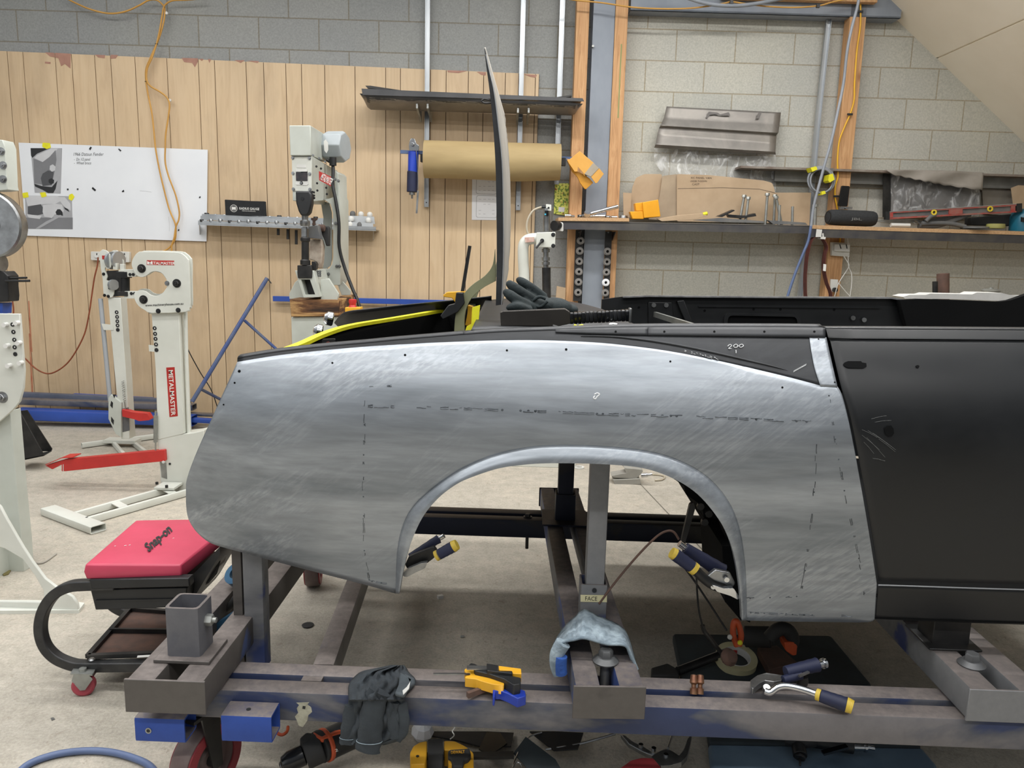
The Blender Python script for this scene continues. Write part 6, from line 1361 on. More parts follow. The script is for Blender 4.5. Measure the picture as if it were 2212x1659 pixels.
plate_([(1500, 476), (1560, 471), (1650, 478), (1650, 482), (1560, 480)], .30, 'long flat plate lying on the shelf edge below the templates', M['dusty']); plate_([(1660, 476), (1740, 481), (1745, 486), (1670, 484)], .29, 'flat plate under the bolt cluster', M['dusty']); plate_([(1420, 473), (1470, 465), (1520, 461), (1528, 466), (1500, 474), (1430, 478)], .28, 'thin pale curved strip lying right of the amber holder', M['card'])
b = NB(); q = onz(1523, 462, .27); lathe(b, [(0, -.02), (.012, -.014), (.012, .014), (0, .02)], q, WU+V3(0, 0, .3), 12); tag(obj('yellow_tip', b, M['yellowtape']), 'small yellow taped tip on the curved strip', 'tape')
# speaker
spk = thing('portable_speaker', 'black cylindrical portable speaker lying on the right shelf', 'speaker', onz(1835, 490, .25))
a, c = onz(1788, 469, .27), onz(1889, 473, .22); d = (c-a); L = d.length; R_ = .052
b = NB(); lathe(b, [(R_*.66, .0), (R_*.86, .004), (R_*.96, .02), (R_, .06), (R_, L-.06), (R_*.96, L-.02), (R_*.86, L-.004), (R_*.66, L)], a, d, 32); obj('body', b, pm('speaker_cloth', '#26282a', '#2e3032', 90, .85), spk, smooth=50)
b = NB(); lathe(b, [(0, .010), (R_*.3, .004), (R_*.62, .008), (R_*.66, -.001), (R_*.72, -.001), (R_*.72, .006)], a, d, 28, closed=False); obj('bass_cone', b, M['blackgloss'], spk)
b = NB(); text_px(b, 'JBL', (1838, 475), (1862, 476), 5, WP(.30), bold=.02); obj('badge', b, M['dusty'], spk)
fn = thing('phone', 'black phone leaning upright against the right pine stud on the shelf', 'phone', onz(1824, 445, .16))
b = NB(); wpr(b, rnd([(1818, 401), (1836, 402), (1831, 446), (1810, 445)], 2.5), .17, .012); obj('body', b, M['blackgloss'], fn, bevel=.002)
b = NB(); wpr(b, [(1816, 446), (1842, 447), (1841, 452), (1815, 452)], .2, .03); cyl(b, onz(1828, 449, .205), -WN, .008, .006, 10); obj('stand', b, M['chrome'], fn)
# plastic wrapped sheet, paper cover
ws = thing('wrapped_sheet', 'dark sheet metal wrapped in clear plastic with torn grey paper draped over its top', 'sheet metal', onz(2020, 470, .12))
wpart(ws, 'sheet', [(1908, 372), (2118, 380), (2114, 462), (1910, 470)], .09, .004, pm('dark_wrapped_metal', '#4f4e4d', '#666462', 9, .35)); wpart(ws, 'edge_strip', [(1908, 370), (1926, 376), (1924, 468), (1907, 469)], .10, .006, M['blacksteel'])
b = NB()
def flm(s, t): return pp(1924+(2116-1924)*s, 374+ (6*s)+ (88-0*s)*t, WP(.105+.006*math.sin(s*31+t*5)+.004*math.sin(s*13-t*11)))
grid(b, flm, 36, 14); obj('clear_wrap', b, M['film'], ws, smooth=60)
b = NB()
PT = [(1912, 366), (1980, 367), (2060, 369), (2125, 373)]; PB_ = [(1930, 378), (1985, 389), (2040, 400), (2122, 411)]
def pap(s, t):
    k_ = s*3; i = min(int(k_), 2); f = k_-i; x0, y0 = [PT[i][j]*(1-f)+PT[i+1][j]*f for j in (0, 1)]; x1, y1 = [PB_[i][j]*(1-f)+PB_[i+1][j]*f for j in (0, 1)]
    return pp(x0+(x1-x0)*t, y0+(y1-y0)*t+1.2*math.sin(s*50)*t, WP(.17+.01*math.sin(s*12+t*3)))
grid(b, pap, 40, 6); obj('paper_cover', b, pm('dusty_paper', '#98928a', '#8a847b', 8, .85), ws, smooth=60, solid=.001)
wone('paper_sheet', [(2120, 388), (2212, 392), (2260, 394), (2260, 470), (2125, 462)], .03, .006, pm('grey_brown_board', '#8b857b', '#7d776d', 6, .9), 'grey brown board against the wall at the far right', 'board')
lean('cardboard_sheet', [(2184, 406), (2200, 400), (2260, 404), (2260, 470), (2192, 470)], .12, 'cardboard sheet with bent corner at the right edge of the photo', cat='cardboard')
# spirit level
sl = thing('spirit_level', 'red and silver spirit level with yellow vials tilted on the shelf', 'spirit level', onz(2060, 470, .3))
def lv(t, v): return (1916+(2208-1916)*t, 461-18*t+v)
b = NB()
for P in ([lv(0, -3), lv(1, -3), lv(1, 1), lv(0, 0)], [lv(0, 9), lv(.97, 12), lv(.97, 15), lv(0, 13)], [lv(.02, 0), lv(.045, 0), lv(.045, 12), lv(.02, 12)], [lv(.46, 0), lv(.56, 0), lv(.56, 12), lv(.46, 12)], [lv(.92, 0), lv(.95, 0), lv(.95, 14), lv(.92, 14)]): wpr(b, P, .30, .022)
obj('frame', b, pm('dusty_red', '#9c3c36', '#8e6a60', 20, .6), sl); wpart(sl, 'web', [lv(.02, 0), lv(.97, 1), lv(.97, 13), lv(.02, 11)], .29, .006, M['dusty']); wpart(sl, 'rail_edge', [lv(0, -4), lv(1, -4), lv(1, -2.6), lv(0, -2.6)], .302, .024, M['alu'])
wpart(sl, 'end_cap', [lv(-.01, -4), lv(.02, -4), lv(.02, 14), lv(-.01, 13)], .303, .026, M['black']); wpart(sl, 'end_cap', [lv(.96, -4), lv(1.0, -4), lv(1.0, 14), lv(.96, 15)], .303, .026, M['black'])
for t in (.345, .76):
    b = NB(); q = onz(*lv(t, 4), .306); washer(b, q, -WN, .018, .010, .008, 20); obj('vial', b, pm('vial_yellow', '#e2c83a'), sl)
# grey hoses bundle and small things
for i, P in enumerate(([(1995, 480), (2030, 476), (2060, 470), (2085, 462), (2101, 458)], [(1984, 488), (2020, 488), (2050, 480), (2075, 470), (2095, 462)], [(1990, 483), (2030, 482), (2060, 484), (2085, 490)], [(2000, 478), (2010, 468), (2020, 464)])):
    b = NB(); tube(b, cr([onz(x, y, .24+.02*i) for x, y in P], 6), .019-.002*i, 10); tag(obj('hose_length', b, M['dusty'], smooth=60), ['thick dusty grey hose lying topmost on the shelf below the level', 'longest dusty grey hose curving in front of the level', 'lowest dusty hose end pointing right on the shelf', 'short stub of dusty hose standing by the level'][i], 'hose')
for i, x in enumerate((2042, 2058, 2075)):
    b = NB(); q = onz(x, 457, .2); washer(b, q, V3(.3, -.9, .2), .026, .018, .012, 18); tag(obj('hose_ring', b, M['rubber']), '%s dark rubber ring on the hoses under the level' % ('left', 'middle', 'right')[i], 'rubber ring', 'rubber rings on the hoses')
b = NB(); a_, c_ = onz(1924, 486, .28), onz(1965, 487, .28); cyl2(b, a_, c_, .013, 14); tag(obj('sealant_tube', b, M['label_white']), 'white tube lying right of the black speaker', 'tube')
plate_([(1890, 478), (1915, 476), (1985, 474), (2000, 480), (1930, 484)], .25, 'thin pale strip lying between the speaker and the grey hoses', M['zinc'])
b = NB(); q = onz(1978, 481, .28); washer(b, q, V3(.2, -.5, .85), .022, .018, .006, 20); tag(obj('wire_ring', b, M['steel']), 'small wire ring on the shelf beside the white tube', 'ring')
b = NB(); q = onz(2150, 492, .26); lathe(b, [(0, 0), (.055, 0), (.058, .012), (.055, .03), (0, .032)], q-V3(0, 0, .005), (0, 0, 1), 24); tag(obj('tape_roll', b, pm('dusty_yellow_tape', '#a7a45c', '#96935a', 9, .7)), 'dusty yellow tape roll beside the teal container', 'tape roll')
b = NB(); q = onz(2105, 494, .28); lathe(b, [(0, 0), (.085, 0), (.085, .012), (0, .014)], q, (0, 0, 1), 24); tag(obj('sanding_disc', b, M['dusty']), 'grey disc lying flat on the shelf in front of the hose ends', 'disc')
b = NB(); wpr(b, [(2098, 470), (2190, 462), (2190, 488), (2098, 486)], .18, .08); tag(obj('parts_box', b, M['rubber'], bevel=.004), 'dark low box behind the yellow tape roll', 'box')
tj = thing('teal_container', 'teal plastic container at the right end of the shelf', 'container', onz(2205, 500, .3))
q = onz(2212, 501, .24); b = NB(); lathe(b, [(0, 0), (.09, 0), (.092, .02), (.092, .10), (.08, .135), (.05, .15), (0, .152)], q, (0, 0, 1), 32); obj('body', b, M['teal'], tj, smooth=50)
b = NB(); wpr(b, [(2207, 469), (2214, 470), (2214, 480), (2207, 479)], .336, .01); obj('cut_out', b, M['black'], tj)
# under the shelf: washers on dark strips
for x, y0, y1, lab in ((1252, 497, 650, 'left'), (1314, 500, 650, 'right')):
    P = [(x-8, y0), (x+9, y0), (x+3, y1), (x-14, y1)] if lab == 'left' else [(x-6, y0), (x+8, y0), (x+2, y1), (x-10, y1)]
    t = thing('washer_rack', 'dark steel strip of round collars %s of the grey column below the shelf' % lab, 'rack', pp(x, y1, WP(.16))); wpart(t, 'strip', P, .16, .01, M['rubber'])
    for j in range(6):
        y = (520 if lab == 'left' else 521)+j*22.3; xx = x+(-.9 if lab == 'left' else -1.2)*(j)+(-1 if j else 0)+(2 if lab == 'left' else 0); wht = lab == 'right' and j == 4
        if lab == 'right' and j == 0: continue
        q = pp(xx, y, WP(.162)); b = NB(); washer(b, q, -WN, .026, .010, .012, 20); washer(b, q-WN*.012, -WN, .020, .010, .006, 20)
        tag(obj('collar', b, M['paper'] if wht else pm('grey_collar', '#8a8783', '#767370', 14, .7)), 'white plastic collar hanging fifth down on the right rack' if wht else '%s grey round collar down on the %s rack under the shelf' % (ORD[j], lab), 'collar', None if wht else 'collars on the %s rack' % lab)
    for yy in (502,): b = NB(); cyl(b, pp(x, yy, WP(.16)), -WN, .006, .006, 10); obj('screw', b, M['zinc'], t)
# sanding belts and outlet
sbt = thing('sanding_belt', 'brown sanding belt loop hanging from a hook under the shelf', 'sanding belt', pp(1765, 640, WP(.3)))
P = [(1756, 514), (1748, 530), (1742, 560), (1739, 600), (1740, 640), (1745, 662), (1768, 668), (1790, 655), (1794, 635), (1785, 610), (1779, 580), (1781, 550), (1785, 535), (1779, 520), (1770, 513)]
b = NB(); sweep(b, cr([pp(x, y, WP(.30)) for x, y in P], 5, True), [(-.002, -.028), (.002, -.028), (.002, .028), (-.002, .028)], up=-WN, close=True); obj('belt', b, M['belt'], sbt, smooth=50)
b = NB(); wpr(b, [(1779, 570), (1785, 571), (1784, 586), (1778, 585)], .335, .003); obj('paper_tag', b, M['label_white'], sbt)
b = NB(); tube(b, [pp(1777, 504, WP(.32)), pp(1778, 512, WP(.32))], .006, 8); wpr(b, [(1772, 511), (1784, 512), (1783, 517), (1773, 516)], .33, .05); wpr(b, [(1764, 495), (1776, 496), (1774, 512), (1762, 512)], .335, .004); obj('hook', b, M['label_white'], sbt)
dout = thing('power_outlet', 'white double power outlet on the right pine stud below the shelf', 'power outlet', pp(1817, 553, WP(.15)))
wpart(dout, 'back_box', [(1797, 523), (1836, 525), (1835, 555), (1797, 552)], .15, .03, pm('ivory_plastic', '#d3d2cb', '#c8c7c0', 5, .4), bevel=.002); wpart(dout, 'plug', [(1803, 527), (1837, 528), (1836, 544), (1803, 542)], .17, .02, M['label_white'], bevel=.003)
b = NB(); wpr(b, [(1813, 528), (1815, 528), (1818, 537), (1816, 537)], .172, .002); wpr(b, [(1827, 528), (1829, 528), (1831, 537), (1829, 537)], .172, .002); obj('slot', b, M['black'], dout)
wc = thing('white_charging_lead', 'white thin leads hanging below the double outlet', 'cable', pp(1830, 620, WP(.17)))
wtube([(1822, 552), (1830, 565), (1834, 575), (1822, 595), (1810, 615), (1803, 640)], .17, .003, 'lead', M['label_white'], wc); wtube([(1832, 553), (1833, 575), (1839, 590), (1840, 610), (1836, 640)], .17, .003, 'lead', M['label_white'], wc); wtube([(1812, 612), (1825, 628), (1836, 640)], .17, .003, 'lead', M['label_white'], wc); wtube([(1826, 505), (1831, 515), (1832, 528)], .18, .003, 'lead', M['label_white'], wc)
out2 = thing('power_outlet', 'lower white outlet with black plug beside the right pine stud', 'power outlet', pp(1803, 625, WP(.1)))
wpart(out2, 'plate', [(1795, 603), (1811, 604), (1808, 632), (1794, 630)], .14, .02, M['label_white'], bevel=.002)
b = NB(); cyl(b, pp(1802, 626, WP(.14)), -WN, .016, .025, 14); obj('plug', b, M['black'], out2)
b = NB(); q = pp(1801, 638, WP(.12)); wpr(b, [(1799, 628), (1809, 630), (1806, 660), (1800, 660)], .12, .02); tag(obj('yellow_plug', b, pm('pale_yellow_plug', '#c9cf5a')), 'pale yellow plug end poking up behind the far car side', 'plug')
b = NB(); tube(b, [pp(2037, 591, YP(4.7)), pp(2037, 660, YP(4.7))], .035, 14); tag(obj('steel_pipe', b, M['rust']), 'short rusty pipe standing behind the far side of the car', 'pipe')
b = NB(); tube(b, [pp(2020, 608, YP(4.65)), pp(2020, 660, YP(4.65))], .015, 12); tag(obj('steel_pin', b, M['blacksteel']), 'thin black pin beside the rusty pipe', 'pin')
b = NB(); lathe(b, [(0, 0), (.04, 0), (.05, .01), (.035, .02), (0, .022)], pp(2140, 632, YP(4.3)), (0, 0, 1), 20); cyl(b, pp(2140, 629, YP(4.3)), (0, 0, 1), .012, .02, 10); tag(obj('flange_plate', b, M['zinc']), 'small pale flange behind the far wing at right', 'flange')
# ================================================================ CREEPER SEAT
z4 = lambda x, y: (x*.32488, 1120+y*.32488)
cs = thing('creeper_seat', 'red padded mechanic creeper seat with black loop frame on the floor', 'creeper seat', floor_pt(250, 1440))
b = NB(); top = [(184, 1216), (390, 1217), (515, 1118), (294, 1121)]; T = [floor_pt(x, y, .385) for x, y in top]
cen = sum(T, V3(0, 0, 0))/4
def pad(s, t):
    p = T[0].lerp(T[1], s).lerp(T[3].lerp(T[2], s), t); return p+V3(0, 0, .010*(1-(2*s-1)**4)*(1-(2*t-1)**4)-.004)
g_ = grid(b, pad, 10, 10)
rim = [g_[i][0] for i in range(11)]+[g_[10][j] for j in range(1, 11)]+[g_[i][10] for i in range(9, -1, -1)]+[g_[0][j] for j in range(9, 0, -1)]
low = [b.verts.new(V3(v.co.x, v.co.y, .338)) for v in rim]; m_ = [b.verts.new(v.co+(v.co-cen).normalized()*.006+V3(0, 0, -.02)) for v in rim]
for i in range(len(rim)):
    j = (i+1) % len(rim); face(b, [rim[i], rim[j], m_[j], m_[i]]); face(b, [m_[i], m_[j], low[j], low[i]])
face(b, low); pd = obj('seat_pad', b, M['vinyl'], cs, smooth=50, bevel=.004)
b = NB(); text_px(b, 'Snap-on', (321, 1192), (373, 1146), 19, ZP(.3925), .0006, bold=.035, shear=.15); obj('lettering', b, M['blackprint'], pd)
b = NB()
for x, y, L in ((247, 1180, 3), (268, 1179, 5), (278, 1178, 4), (373, 1163, 3)): tube(b, [floor_pt(x, y, .3915), floor_pt(x+L, y-1, .3915)], .0009, 4)
obj('scuffs', b, M['label_white'], pd)['kind'] = 'stuff'
YK = T[0].y
def cpr(name, pts, Y, th, mat=None, **k):
    b = NB(); pxprism(b, pts, YP(Y), th); return obj(name, b, mat or M['black'], cs, **k)
cpr('side_rail', [(192, 1252), (408, 1249), (410, 1268), (198, 1273)], YK-.005, .03, bevel=.003)
cpr('drawer', [(195, 1274), (404, 1269), (399, 1312), (206, 1318)], YK+.01, .26, bevel=.003)
cpr('drawer_lip', [(206, 1297), (402, 1293), (402, 1296), (206, 1300)], YK+.006, .006)
for dy in (0, .31):
    b = NB(); P = [pp(x, y, YP(YK+.01+dy)) if dy == 0 else pp(x, y, YP(YK+.01))+V3(0, dy, 0) for x, y in ((250, 1262), (187, 1263), (150, 1267), (117, 1285), (95, 1318), (88, 1357), (97, 1393), (120, 1419), (153, 1434), (182, 1438), (247, 1438), (330, 1437), (430, 1436))]
    sweep(b, cr(P, 6), rnd([(-.012, -.003), (.012, -.003), (.012, .003), (-.012, .003)], .001, 1) if False else [(-.014, -.0135), (.014, -.0135), (.014, .0135), (-.014, .0135)], up=(0, 1, 0)); obj('loop_frame', b, pm('scuffed_black_frame', '#1c1d1f', '#2e2e2d', 30, .45), cs, bevel=.003, smooth=60)
zt = pp(250, 1427, YP(YK+.01)).z
A_ = [floor_pt(*z4(585, 930), z=zt), floor_pt(*z4(1180, 905), z=zt), floor_pt(*z4(1260, 640), z=zt), floor_pt(*z4(865, 612), z=zt)]
b = NB(); prism(b, A_, (0, 0, -.004)); obj('tray', b, M['rust'], cs)
b = NB()
for a, c in ((0, 1), (1, 2), (2, 3), (3, 0)): beam(b, A_[a]+V3(0, 0, .006), A_[c]+V3(0, 0, .006), .014, .012)
m1, m2 = A_[0].lerp(A_[3], .5), A_[1].lerp(A_[2], .5); beam(b, m1+V3(0, 0, .008), m2+V3(0, 0, .008), .008, .014); obj('tray_frame', b, M['blacksteel'], cs)
b = NB(); q = floor_pt(*z4(610, 938), z=zt+.014); lathe(b, [(0, 0), (.009, 0), (.006, .004), (0, .004)], q, (0, 0, 1), 14); obj('rivet', b, M['steel'], cs)
b = NB(); prism(b, [floor_pt(*z4(x, y), z=zt+.0135) for x, y in ((915, 912), (1035, 905), (1040, 918), (910, 926))], (0, 0, .0005)); obj('sticker', b, M['label_white'], cs)
def small_castor(px, py):
    q = floor_pt(px, py); r = .030; c = V3(q.x, q.y, r); ax = V3(.25, -.97, 0).normalized()
    b = NB(); lathe(b, [(.008, -.012), (r*.8, -.013), (r, -.009), (r, .009), (r*.8, .013), (.008, .012)], c, ax, 26); w_ = obj('castor_wheel', b, pm('pink_red_wheel', '#a8424f', '#8c3440', 8, .5), cs)
    b = NB(); zz = pp(250, 1447, YP(YK)).z
    for s in (-1, 1): prism(b, [c+ax*s*.016+V3(x, 0, z) for x, z in ((-.006, -.008), (.008, -.006), (.032, .028), (.02, zz-r), (-.02, zz-r), (-.028, .02))], ax*.002)
    prism(b, [c+ax*-.018+V3(-.03, 0, zz-r-.003), c+ax*-.018+V3(.032, 0, zz-r-.003), c+ax*.018+V3(.032, 0, zz-r-.003), c+ax*.018+V3(-.03, 0, zz-r-.003)], (0, 0, .004)); cyl(b, c-ax*.018, ax, .006, .036, 10); cyl(b, c+V3(0, 0, zz-r), (0, 0, 1), .01, .008, 10); obj('castor_fork', b, M['zinc'], cs)
small_castor(183, 1500); small_castor(420, 1503)
cpr('side_tray', [z4(1275, 415), z4(1340, 330), z4(1450, 230), z4(1462, 290), z4(1440, 370), z4(1390, 430), z4(1290, 485), z4(1262, 470)], YK+.12, .05, M['blackgloss'], bevel=.004)
cpr('seat_base', [z4(1205, 402), z4(1255, 400), z4(1460, 190), z4(1462, 240), z4(1270, 560), z4(1240, 600)], YK+.06, .2, M['black'])
# ---- blue spoons on the cross member
def lay(name, pts, Y, th, mat, label, cat, bevel=.003, **k):
    b = NB(); pxprism(b, pts, YP(Y), th); return tag(obj(name, b, mat, bevel=bevel, **k), label, cat)
BT = pm('teal_blue_tool_steel', '#3d6480', '#274a66', 9, .3, .5)
sp1 = [pp(*z4(x, y), YP(1.74)) for x, y in ((1360, 745), (1440, 725), (1520, 680), (1590, 630), (1604, 600))]
b = NB(); sweep(b, cr(sp1, 6), [(-.013, -.012), (-.006, .006), (.006, .006), (.013, -.012), (.010, .012), (-.010, .012)], up=(0, 0, 1)); tag(obj('bodywork_spoon', b, BT, smooth=50), 'nearer curved teal blue bodywork spoon lying against the socket block', 'hand tool')
b = NB(); tube(b, cr([pp(*z4(x, y), YP(1.80)) for x, y in ((1362, 668), (1430, 625), (1520, 590), (1570, 520), (1608, 455))], 6), lambda t: .014*(1-.65*t)+.001, 10); tag(obj('bodywork_spoon', b, M['blacksteel'], smooth=50), 'darker slim spoon pointing up behind the teal one beside the upright post', 'hand tool')
b = NB(); q = pp(*z4(1590, 385), YP(1.86)); washer(b, q, V3(-.3, -.6, .7), .030, .015, .02, 22); tag(obj('ring_tool', b, BT), 'teal blue steel ring end behind the left upright post', 'hand tool')
# ================================================================ ON THE RAIL
z5 = lambda x, y: (560+x*.28933, 1380+y*.28933)
z6b = lambda x, y: (1100+x*.25316, 1280+y*.25316)
z1b = lambda x, y: (1600+x*.27667, 1240+y*.27667)
# charcoal work gloves / rag draped over the front rail
rag = thing('work_cloth', 'crumpled charcoal cloth draped over the front blue rail', 'cloth', (pp(815, 1513, YP(1.51)).x, 1.55, .30))
ROWS = [(200, 985, 1080), (225, 860, 1100), (250, 760, 1112), (300, 700, 1160), (345, 672, 1158), (390, 668, 1120), (430, 670, 1078), (480, 668, 1090), (560, 648, 1108), (640, 630, 1116), (700, 616, 1100), (745, 608, 1075), (775, 606, 985), (790, 612, 925)]
R3 = cr([V3(*r) for r in ROWS], 4)
def rag_pt(x, y, bulge):
    px, py = z5(x, y)
    if y < 455: q = floor_pt(px, py, .305+bulge*.8); return q
    return pp(px, py, YP(1.500-bulge*.8))
b = NB(); g = []
for r in R3:
    row = []; y, xl_, xr = r.x, r.y, r.z
    for j in range(41):
        s = j/40; e = max(0, 1-(2*s-1)**2)**.5
        f = .5+.5*math.sin(s*15+y*.011)*math.cos(s*7-y*.016)+.35*math.sin(s*33+y*.03)+.2*math.sin(s*60-y*.05)
        row.append(b.verts.new(rag_pt(xl_+(xr-xl_)*s, y, e*(.014+.017*f))))
    g.append(row)
for i in range(len(g)-1):
    for j in range(40): face(b, [g[i][j], g[i+1][j], g[i+1][j+1], g[i][j+1]])
obj('cloth', b, M['cloth_dark'], rag, smooth=80, solid=.003)
def sleeve(pts, w0, w1, Yo, name='sleeve', hem=True):
    b = NB(); P = cr([pp(*z5(x, y), YP(Yo)) for x, y in pts], 5); fr = frames(P); rings = []; n = 18
    for i, (p, t, u, v) in enumerate(fr):
        k_ = i/(len(fr)-1); w_ = w0+(w1-w0)*k_; ux = V3(1, 0, 0); ux = (ux-t*ux.dot(t)).normalized(); vy = t.cross(ux)
        rings.append([b.verts.new(p+ux*w_*math.cos(a)*(1+.06*math.sin(i*1.3+a*3))+vy*w_*.42*math.sin(a)*(1+.1*math.sin(i*.9+a*2))) for a in [2*PI*q/n for q in range(n)]])
    for r0, r1 in zip(rings, rings[1:]):
        for q in range(n): face(b, [r0[q], r0[(q+1) % n], r1[(q+1) % n], r1[q]])
    face(b, rings[0]); face(b, rings[-1]); o = obj(name, b, M['cloth_dark'], rag, smooth=60)
    if hem:
        b = NB(); m_ = int(len(rings)*.80); tube(b, [p+(p-fr[m_][0])*.02 for p in [fr[m_][0]+V3(1, 0, 0)*(w0+(w1-w0)*.8)*1.03*math.cos(a)+V3(0, 1, 0)*(w0+(w1-w0)*.8)*.46*math.sin(a) for a in [2*PI*q/18 for q in range(18)]]], .0008, 5, close=True); obj('hem_stitching', b, M['knit'], o)
sleeve([(900, 390), (860, 480), (835, 620), (825, 740), (808, 832)], .024, .027, 1.478)
sleeve([(1000, 470), (985, 560), (1000, 650), (1005, 740)], .013, .012, 1.484, hem=False); sleeve([(1060, 480), (1078, 580), (1070, 680), (1020, 745)], .012, .013, 1.488, hem=False); sleeve([(690, 500), (675, 600), (665, 700), (660, 780)], .015, .018, 1.490)
b = NB()
for P in ([(1050, 240), (1150, 300), (1085, 415), (1010, 400), (1040, 330)], [(1080, 250), (1165, 290), (1165, 320), (1120, 345)]):
    prism(b, [floor_pt(*z5(x, y), z=.345) for x, y in P], (0, 0, -.01))
obj('leather_patch', b, pm('grey_leather', '#4d555a', '#3b4247', 20, .7), rag, bevel=.004)
b = NB(); prism(b, [floor_pt(*z5(x, y), z=.347) for x, y in [(1075, 415), (1070, 385), (1100, 360), (1128, 318), (1118, 370), (1095, 395)]], (0, 0, -.002)); obj('white_label', b, M['label_white'], rag)
# yellow one-handed clamps
def zpr(name, par, pts, z, th, mat, zf=z5, **k):
    b = NB(); prism(b, [floor_pt(*zf(x, y), z=z) for x, y in pts], (0, 0, -th)); return obj(name, b, mat, par, **k)
yc1 = thing('trigger_clamp', 'yellow and black trigger clamp with long bar lying on the front rail', 'clamp', floor_pt(1050, 1465, .3))
zpr('yellow_grip', yc1, rnd([(1530, 228), (1555, 214), (1640, 236), (1725, 254), (1830, 280), (1828, 348), (1740, 338), (1650, 312), (1620, 300), (1535, 290), (1540, 275), (1575, 270), (1575, 250), (1540, 250)], 8), .338, .022, M['yellowplastic'], bevel=.003)
zpr('black_body', yc1, rnd([(1600, 215), (1700, 222), (1790, 255), (1955, 290), (1950, 335), (1900, 345), (1830, 300), (1720, 262), (1610, 238)], 8), .348, .03, M['black'], bevel=.003)
b = NB(); beam(b, floor_pt(*z5(1300, 262), z=.335), floor_pt(*z5(1575, 262), z=.335), .005, .003); beam(b, floor_pt(*z5(1550, 215), z=.35), floor_pt(*z5(1700, 218), z=.35), .014, .003); obj('steel_bar', b, M['steel'], yc1)
yc2 = thing('trigger_clamp', 'second yellow and black clamp lying behind the first on the rail', 'clamp', floor_pt(1090, 1450, .3))
zpr('yellow_grip', yc2, rnd([(1786, 200), (1955, 222), (1958, 262), (1890, 258), (1885, 236), (1790, 232)], 6), .352, .02, M['yellowplastic'], bevel=.003)
zpr('black_body', yc2, rnd([(1698, 182), (1784, 196), (1782, 240), (1890, 240), (1890, 258), (1700, 236)], 6), .355, .03, M['black'], bevel=.003); zpr('black_body', yc2, rnd([(1560, 200), (1580, 180), (1610, 186), (1640, 205), (1560, 212)], 6), .345, .03, M['black'], bevel=.003)
bc = thing('spring_clamp', 'bright blue clamp with green dot and steel bar on the front rail', 'clamp', floor_pt(1110, 1495, .3))
zpr('blue_body', bc, [(1745, 350), (1765, 342), (1850, 345), (1985, 385), (1992, 425), (1930, 446), (1880, 420), (1850, 405), (1800, 385), (1765, 385), (1758, 432), (1743, 430)], .325, .022, M['blueplastic'], bevel=.002)
b = NB(); cyl(b, floor_pt(*z5(1888, 393), z=.3255), (0, 0, 1), .006, .002, 14); obj('green_dot', b, pm('green_plastic', '#2f7a4b'), bc)
b = NB(); cyl(b, floor_pt(*z5(1935, 432), z=.318), (.2, -1, .1), .006, .006, 12); cyl(b, floor_pt(*z5(1975, 425), z=.318), (.2, -1, .1), .006, .006, 12); obj('rivet', b, M['steel'], bc)
b = NB(); beam(b, floor_pt(*z5(1555, 420), z=.313), floor_pt(*z5(1745, 350), z=.313), .009, .012); obj('steel_bar', b, M['rust'], bc)
# knit glove draped by the post
kg = thing('knit_glove', 'pale blue grey knitted glove draped over the middle cross member', 'glove', floor_pt(1290, 1400, .375))
TP = [(345, 590), (375, 460), (410, 385), (480, 285), (560, 210), (640, 147), (750, 200), (880, 252), (975, 312), (1020, 400), (1055, 520), (1086, 640)]
BT_ = [(400, 600), (410, 520), (425, 450), (530, 408), (590, 398), (650, 392), (740, 415), (825, 438), (950, 440), (995, 455), (1030, 540), (1078, 650)]
b = NB(); A1_ = cr([V3(x, y, 0) for x, y in TP], 6); B1_ = cr([V3(x, y, 0) for x, y in BT_], 6); g = []
for i, (a, c) in enumerate(zip(A1_, B1_)):
    row = []
    for j in range(13):
        t = j/12; p = a.lerp(c, t); row.append(b.verts.new(pp(*z6b(p.x, p.y), YP(1.715-.155*t**.8-.006*math.sin(i*.6)*math.sin(t*9)-.004*math.sin(i*1.7+t*5)))))
    g.append(row)
for i in range(len(g)-1):
    for j in range(12): face(b, [g[i][j], g[i+1][j], g[i+1][j+1], g[i][j+1]])
obj('knit_body', b, M['knit'], kg, smooth=80, solid=.004)
b = NB(); tube(b, cr([pp(*z6b(x, y), YP(1.555)) for x, y in ((460, 430), (410, 520), (405, 620), (425, 690))], 5), lambda t: .017-.003*t, 12); obj('knit_finger', b, M['knit'], kg, smooth=60)
b = NB(); tube(b, cr([pp(*z6b(x, y), YP(1.545)) for x, y in ((445, 545), (440, 620), (445, 692))], 5), lambda t: .013, 12); obj('blue_finger_tip', b, M['knit_blue'], kg, smooth=60)
b = NB(); tube(b, cr([pp(*z6b(x, y), YP(1.555)) for x, y in ((400, 600), (430, 440), (560, 400), (650, 388), (830, 438), (990, 452), (1050, 560), (1092, 655))], 5), .0035, 7); obj('cuff_edge', b, M['knit'], kg, smooth=60)
# copper fittings
for x in (1498, 1512):
    b = NB(); q = floor_pt(x, 1500, .301); lathe(b, [(0, 0), (.008, 0), (.008, .012), (.005, .014), (.005, .02), (.009, .024), (.007, .04), (0, .042)], q, (.05, .35, .6), 12); tag(obj('brass_fitting', b, pm('brown_copper', '#6b4636', '#8a6a4d', 40, .4, .7)), 'small brown copper fitting lying on the front rail, %s of a pair' % ('left' if x < 1505 else 'right'), 'fitting')
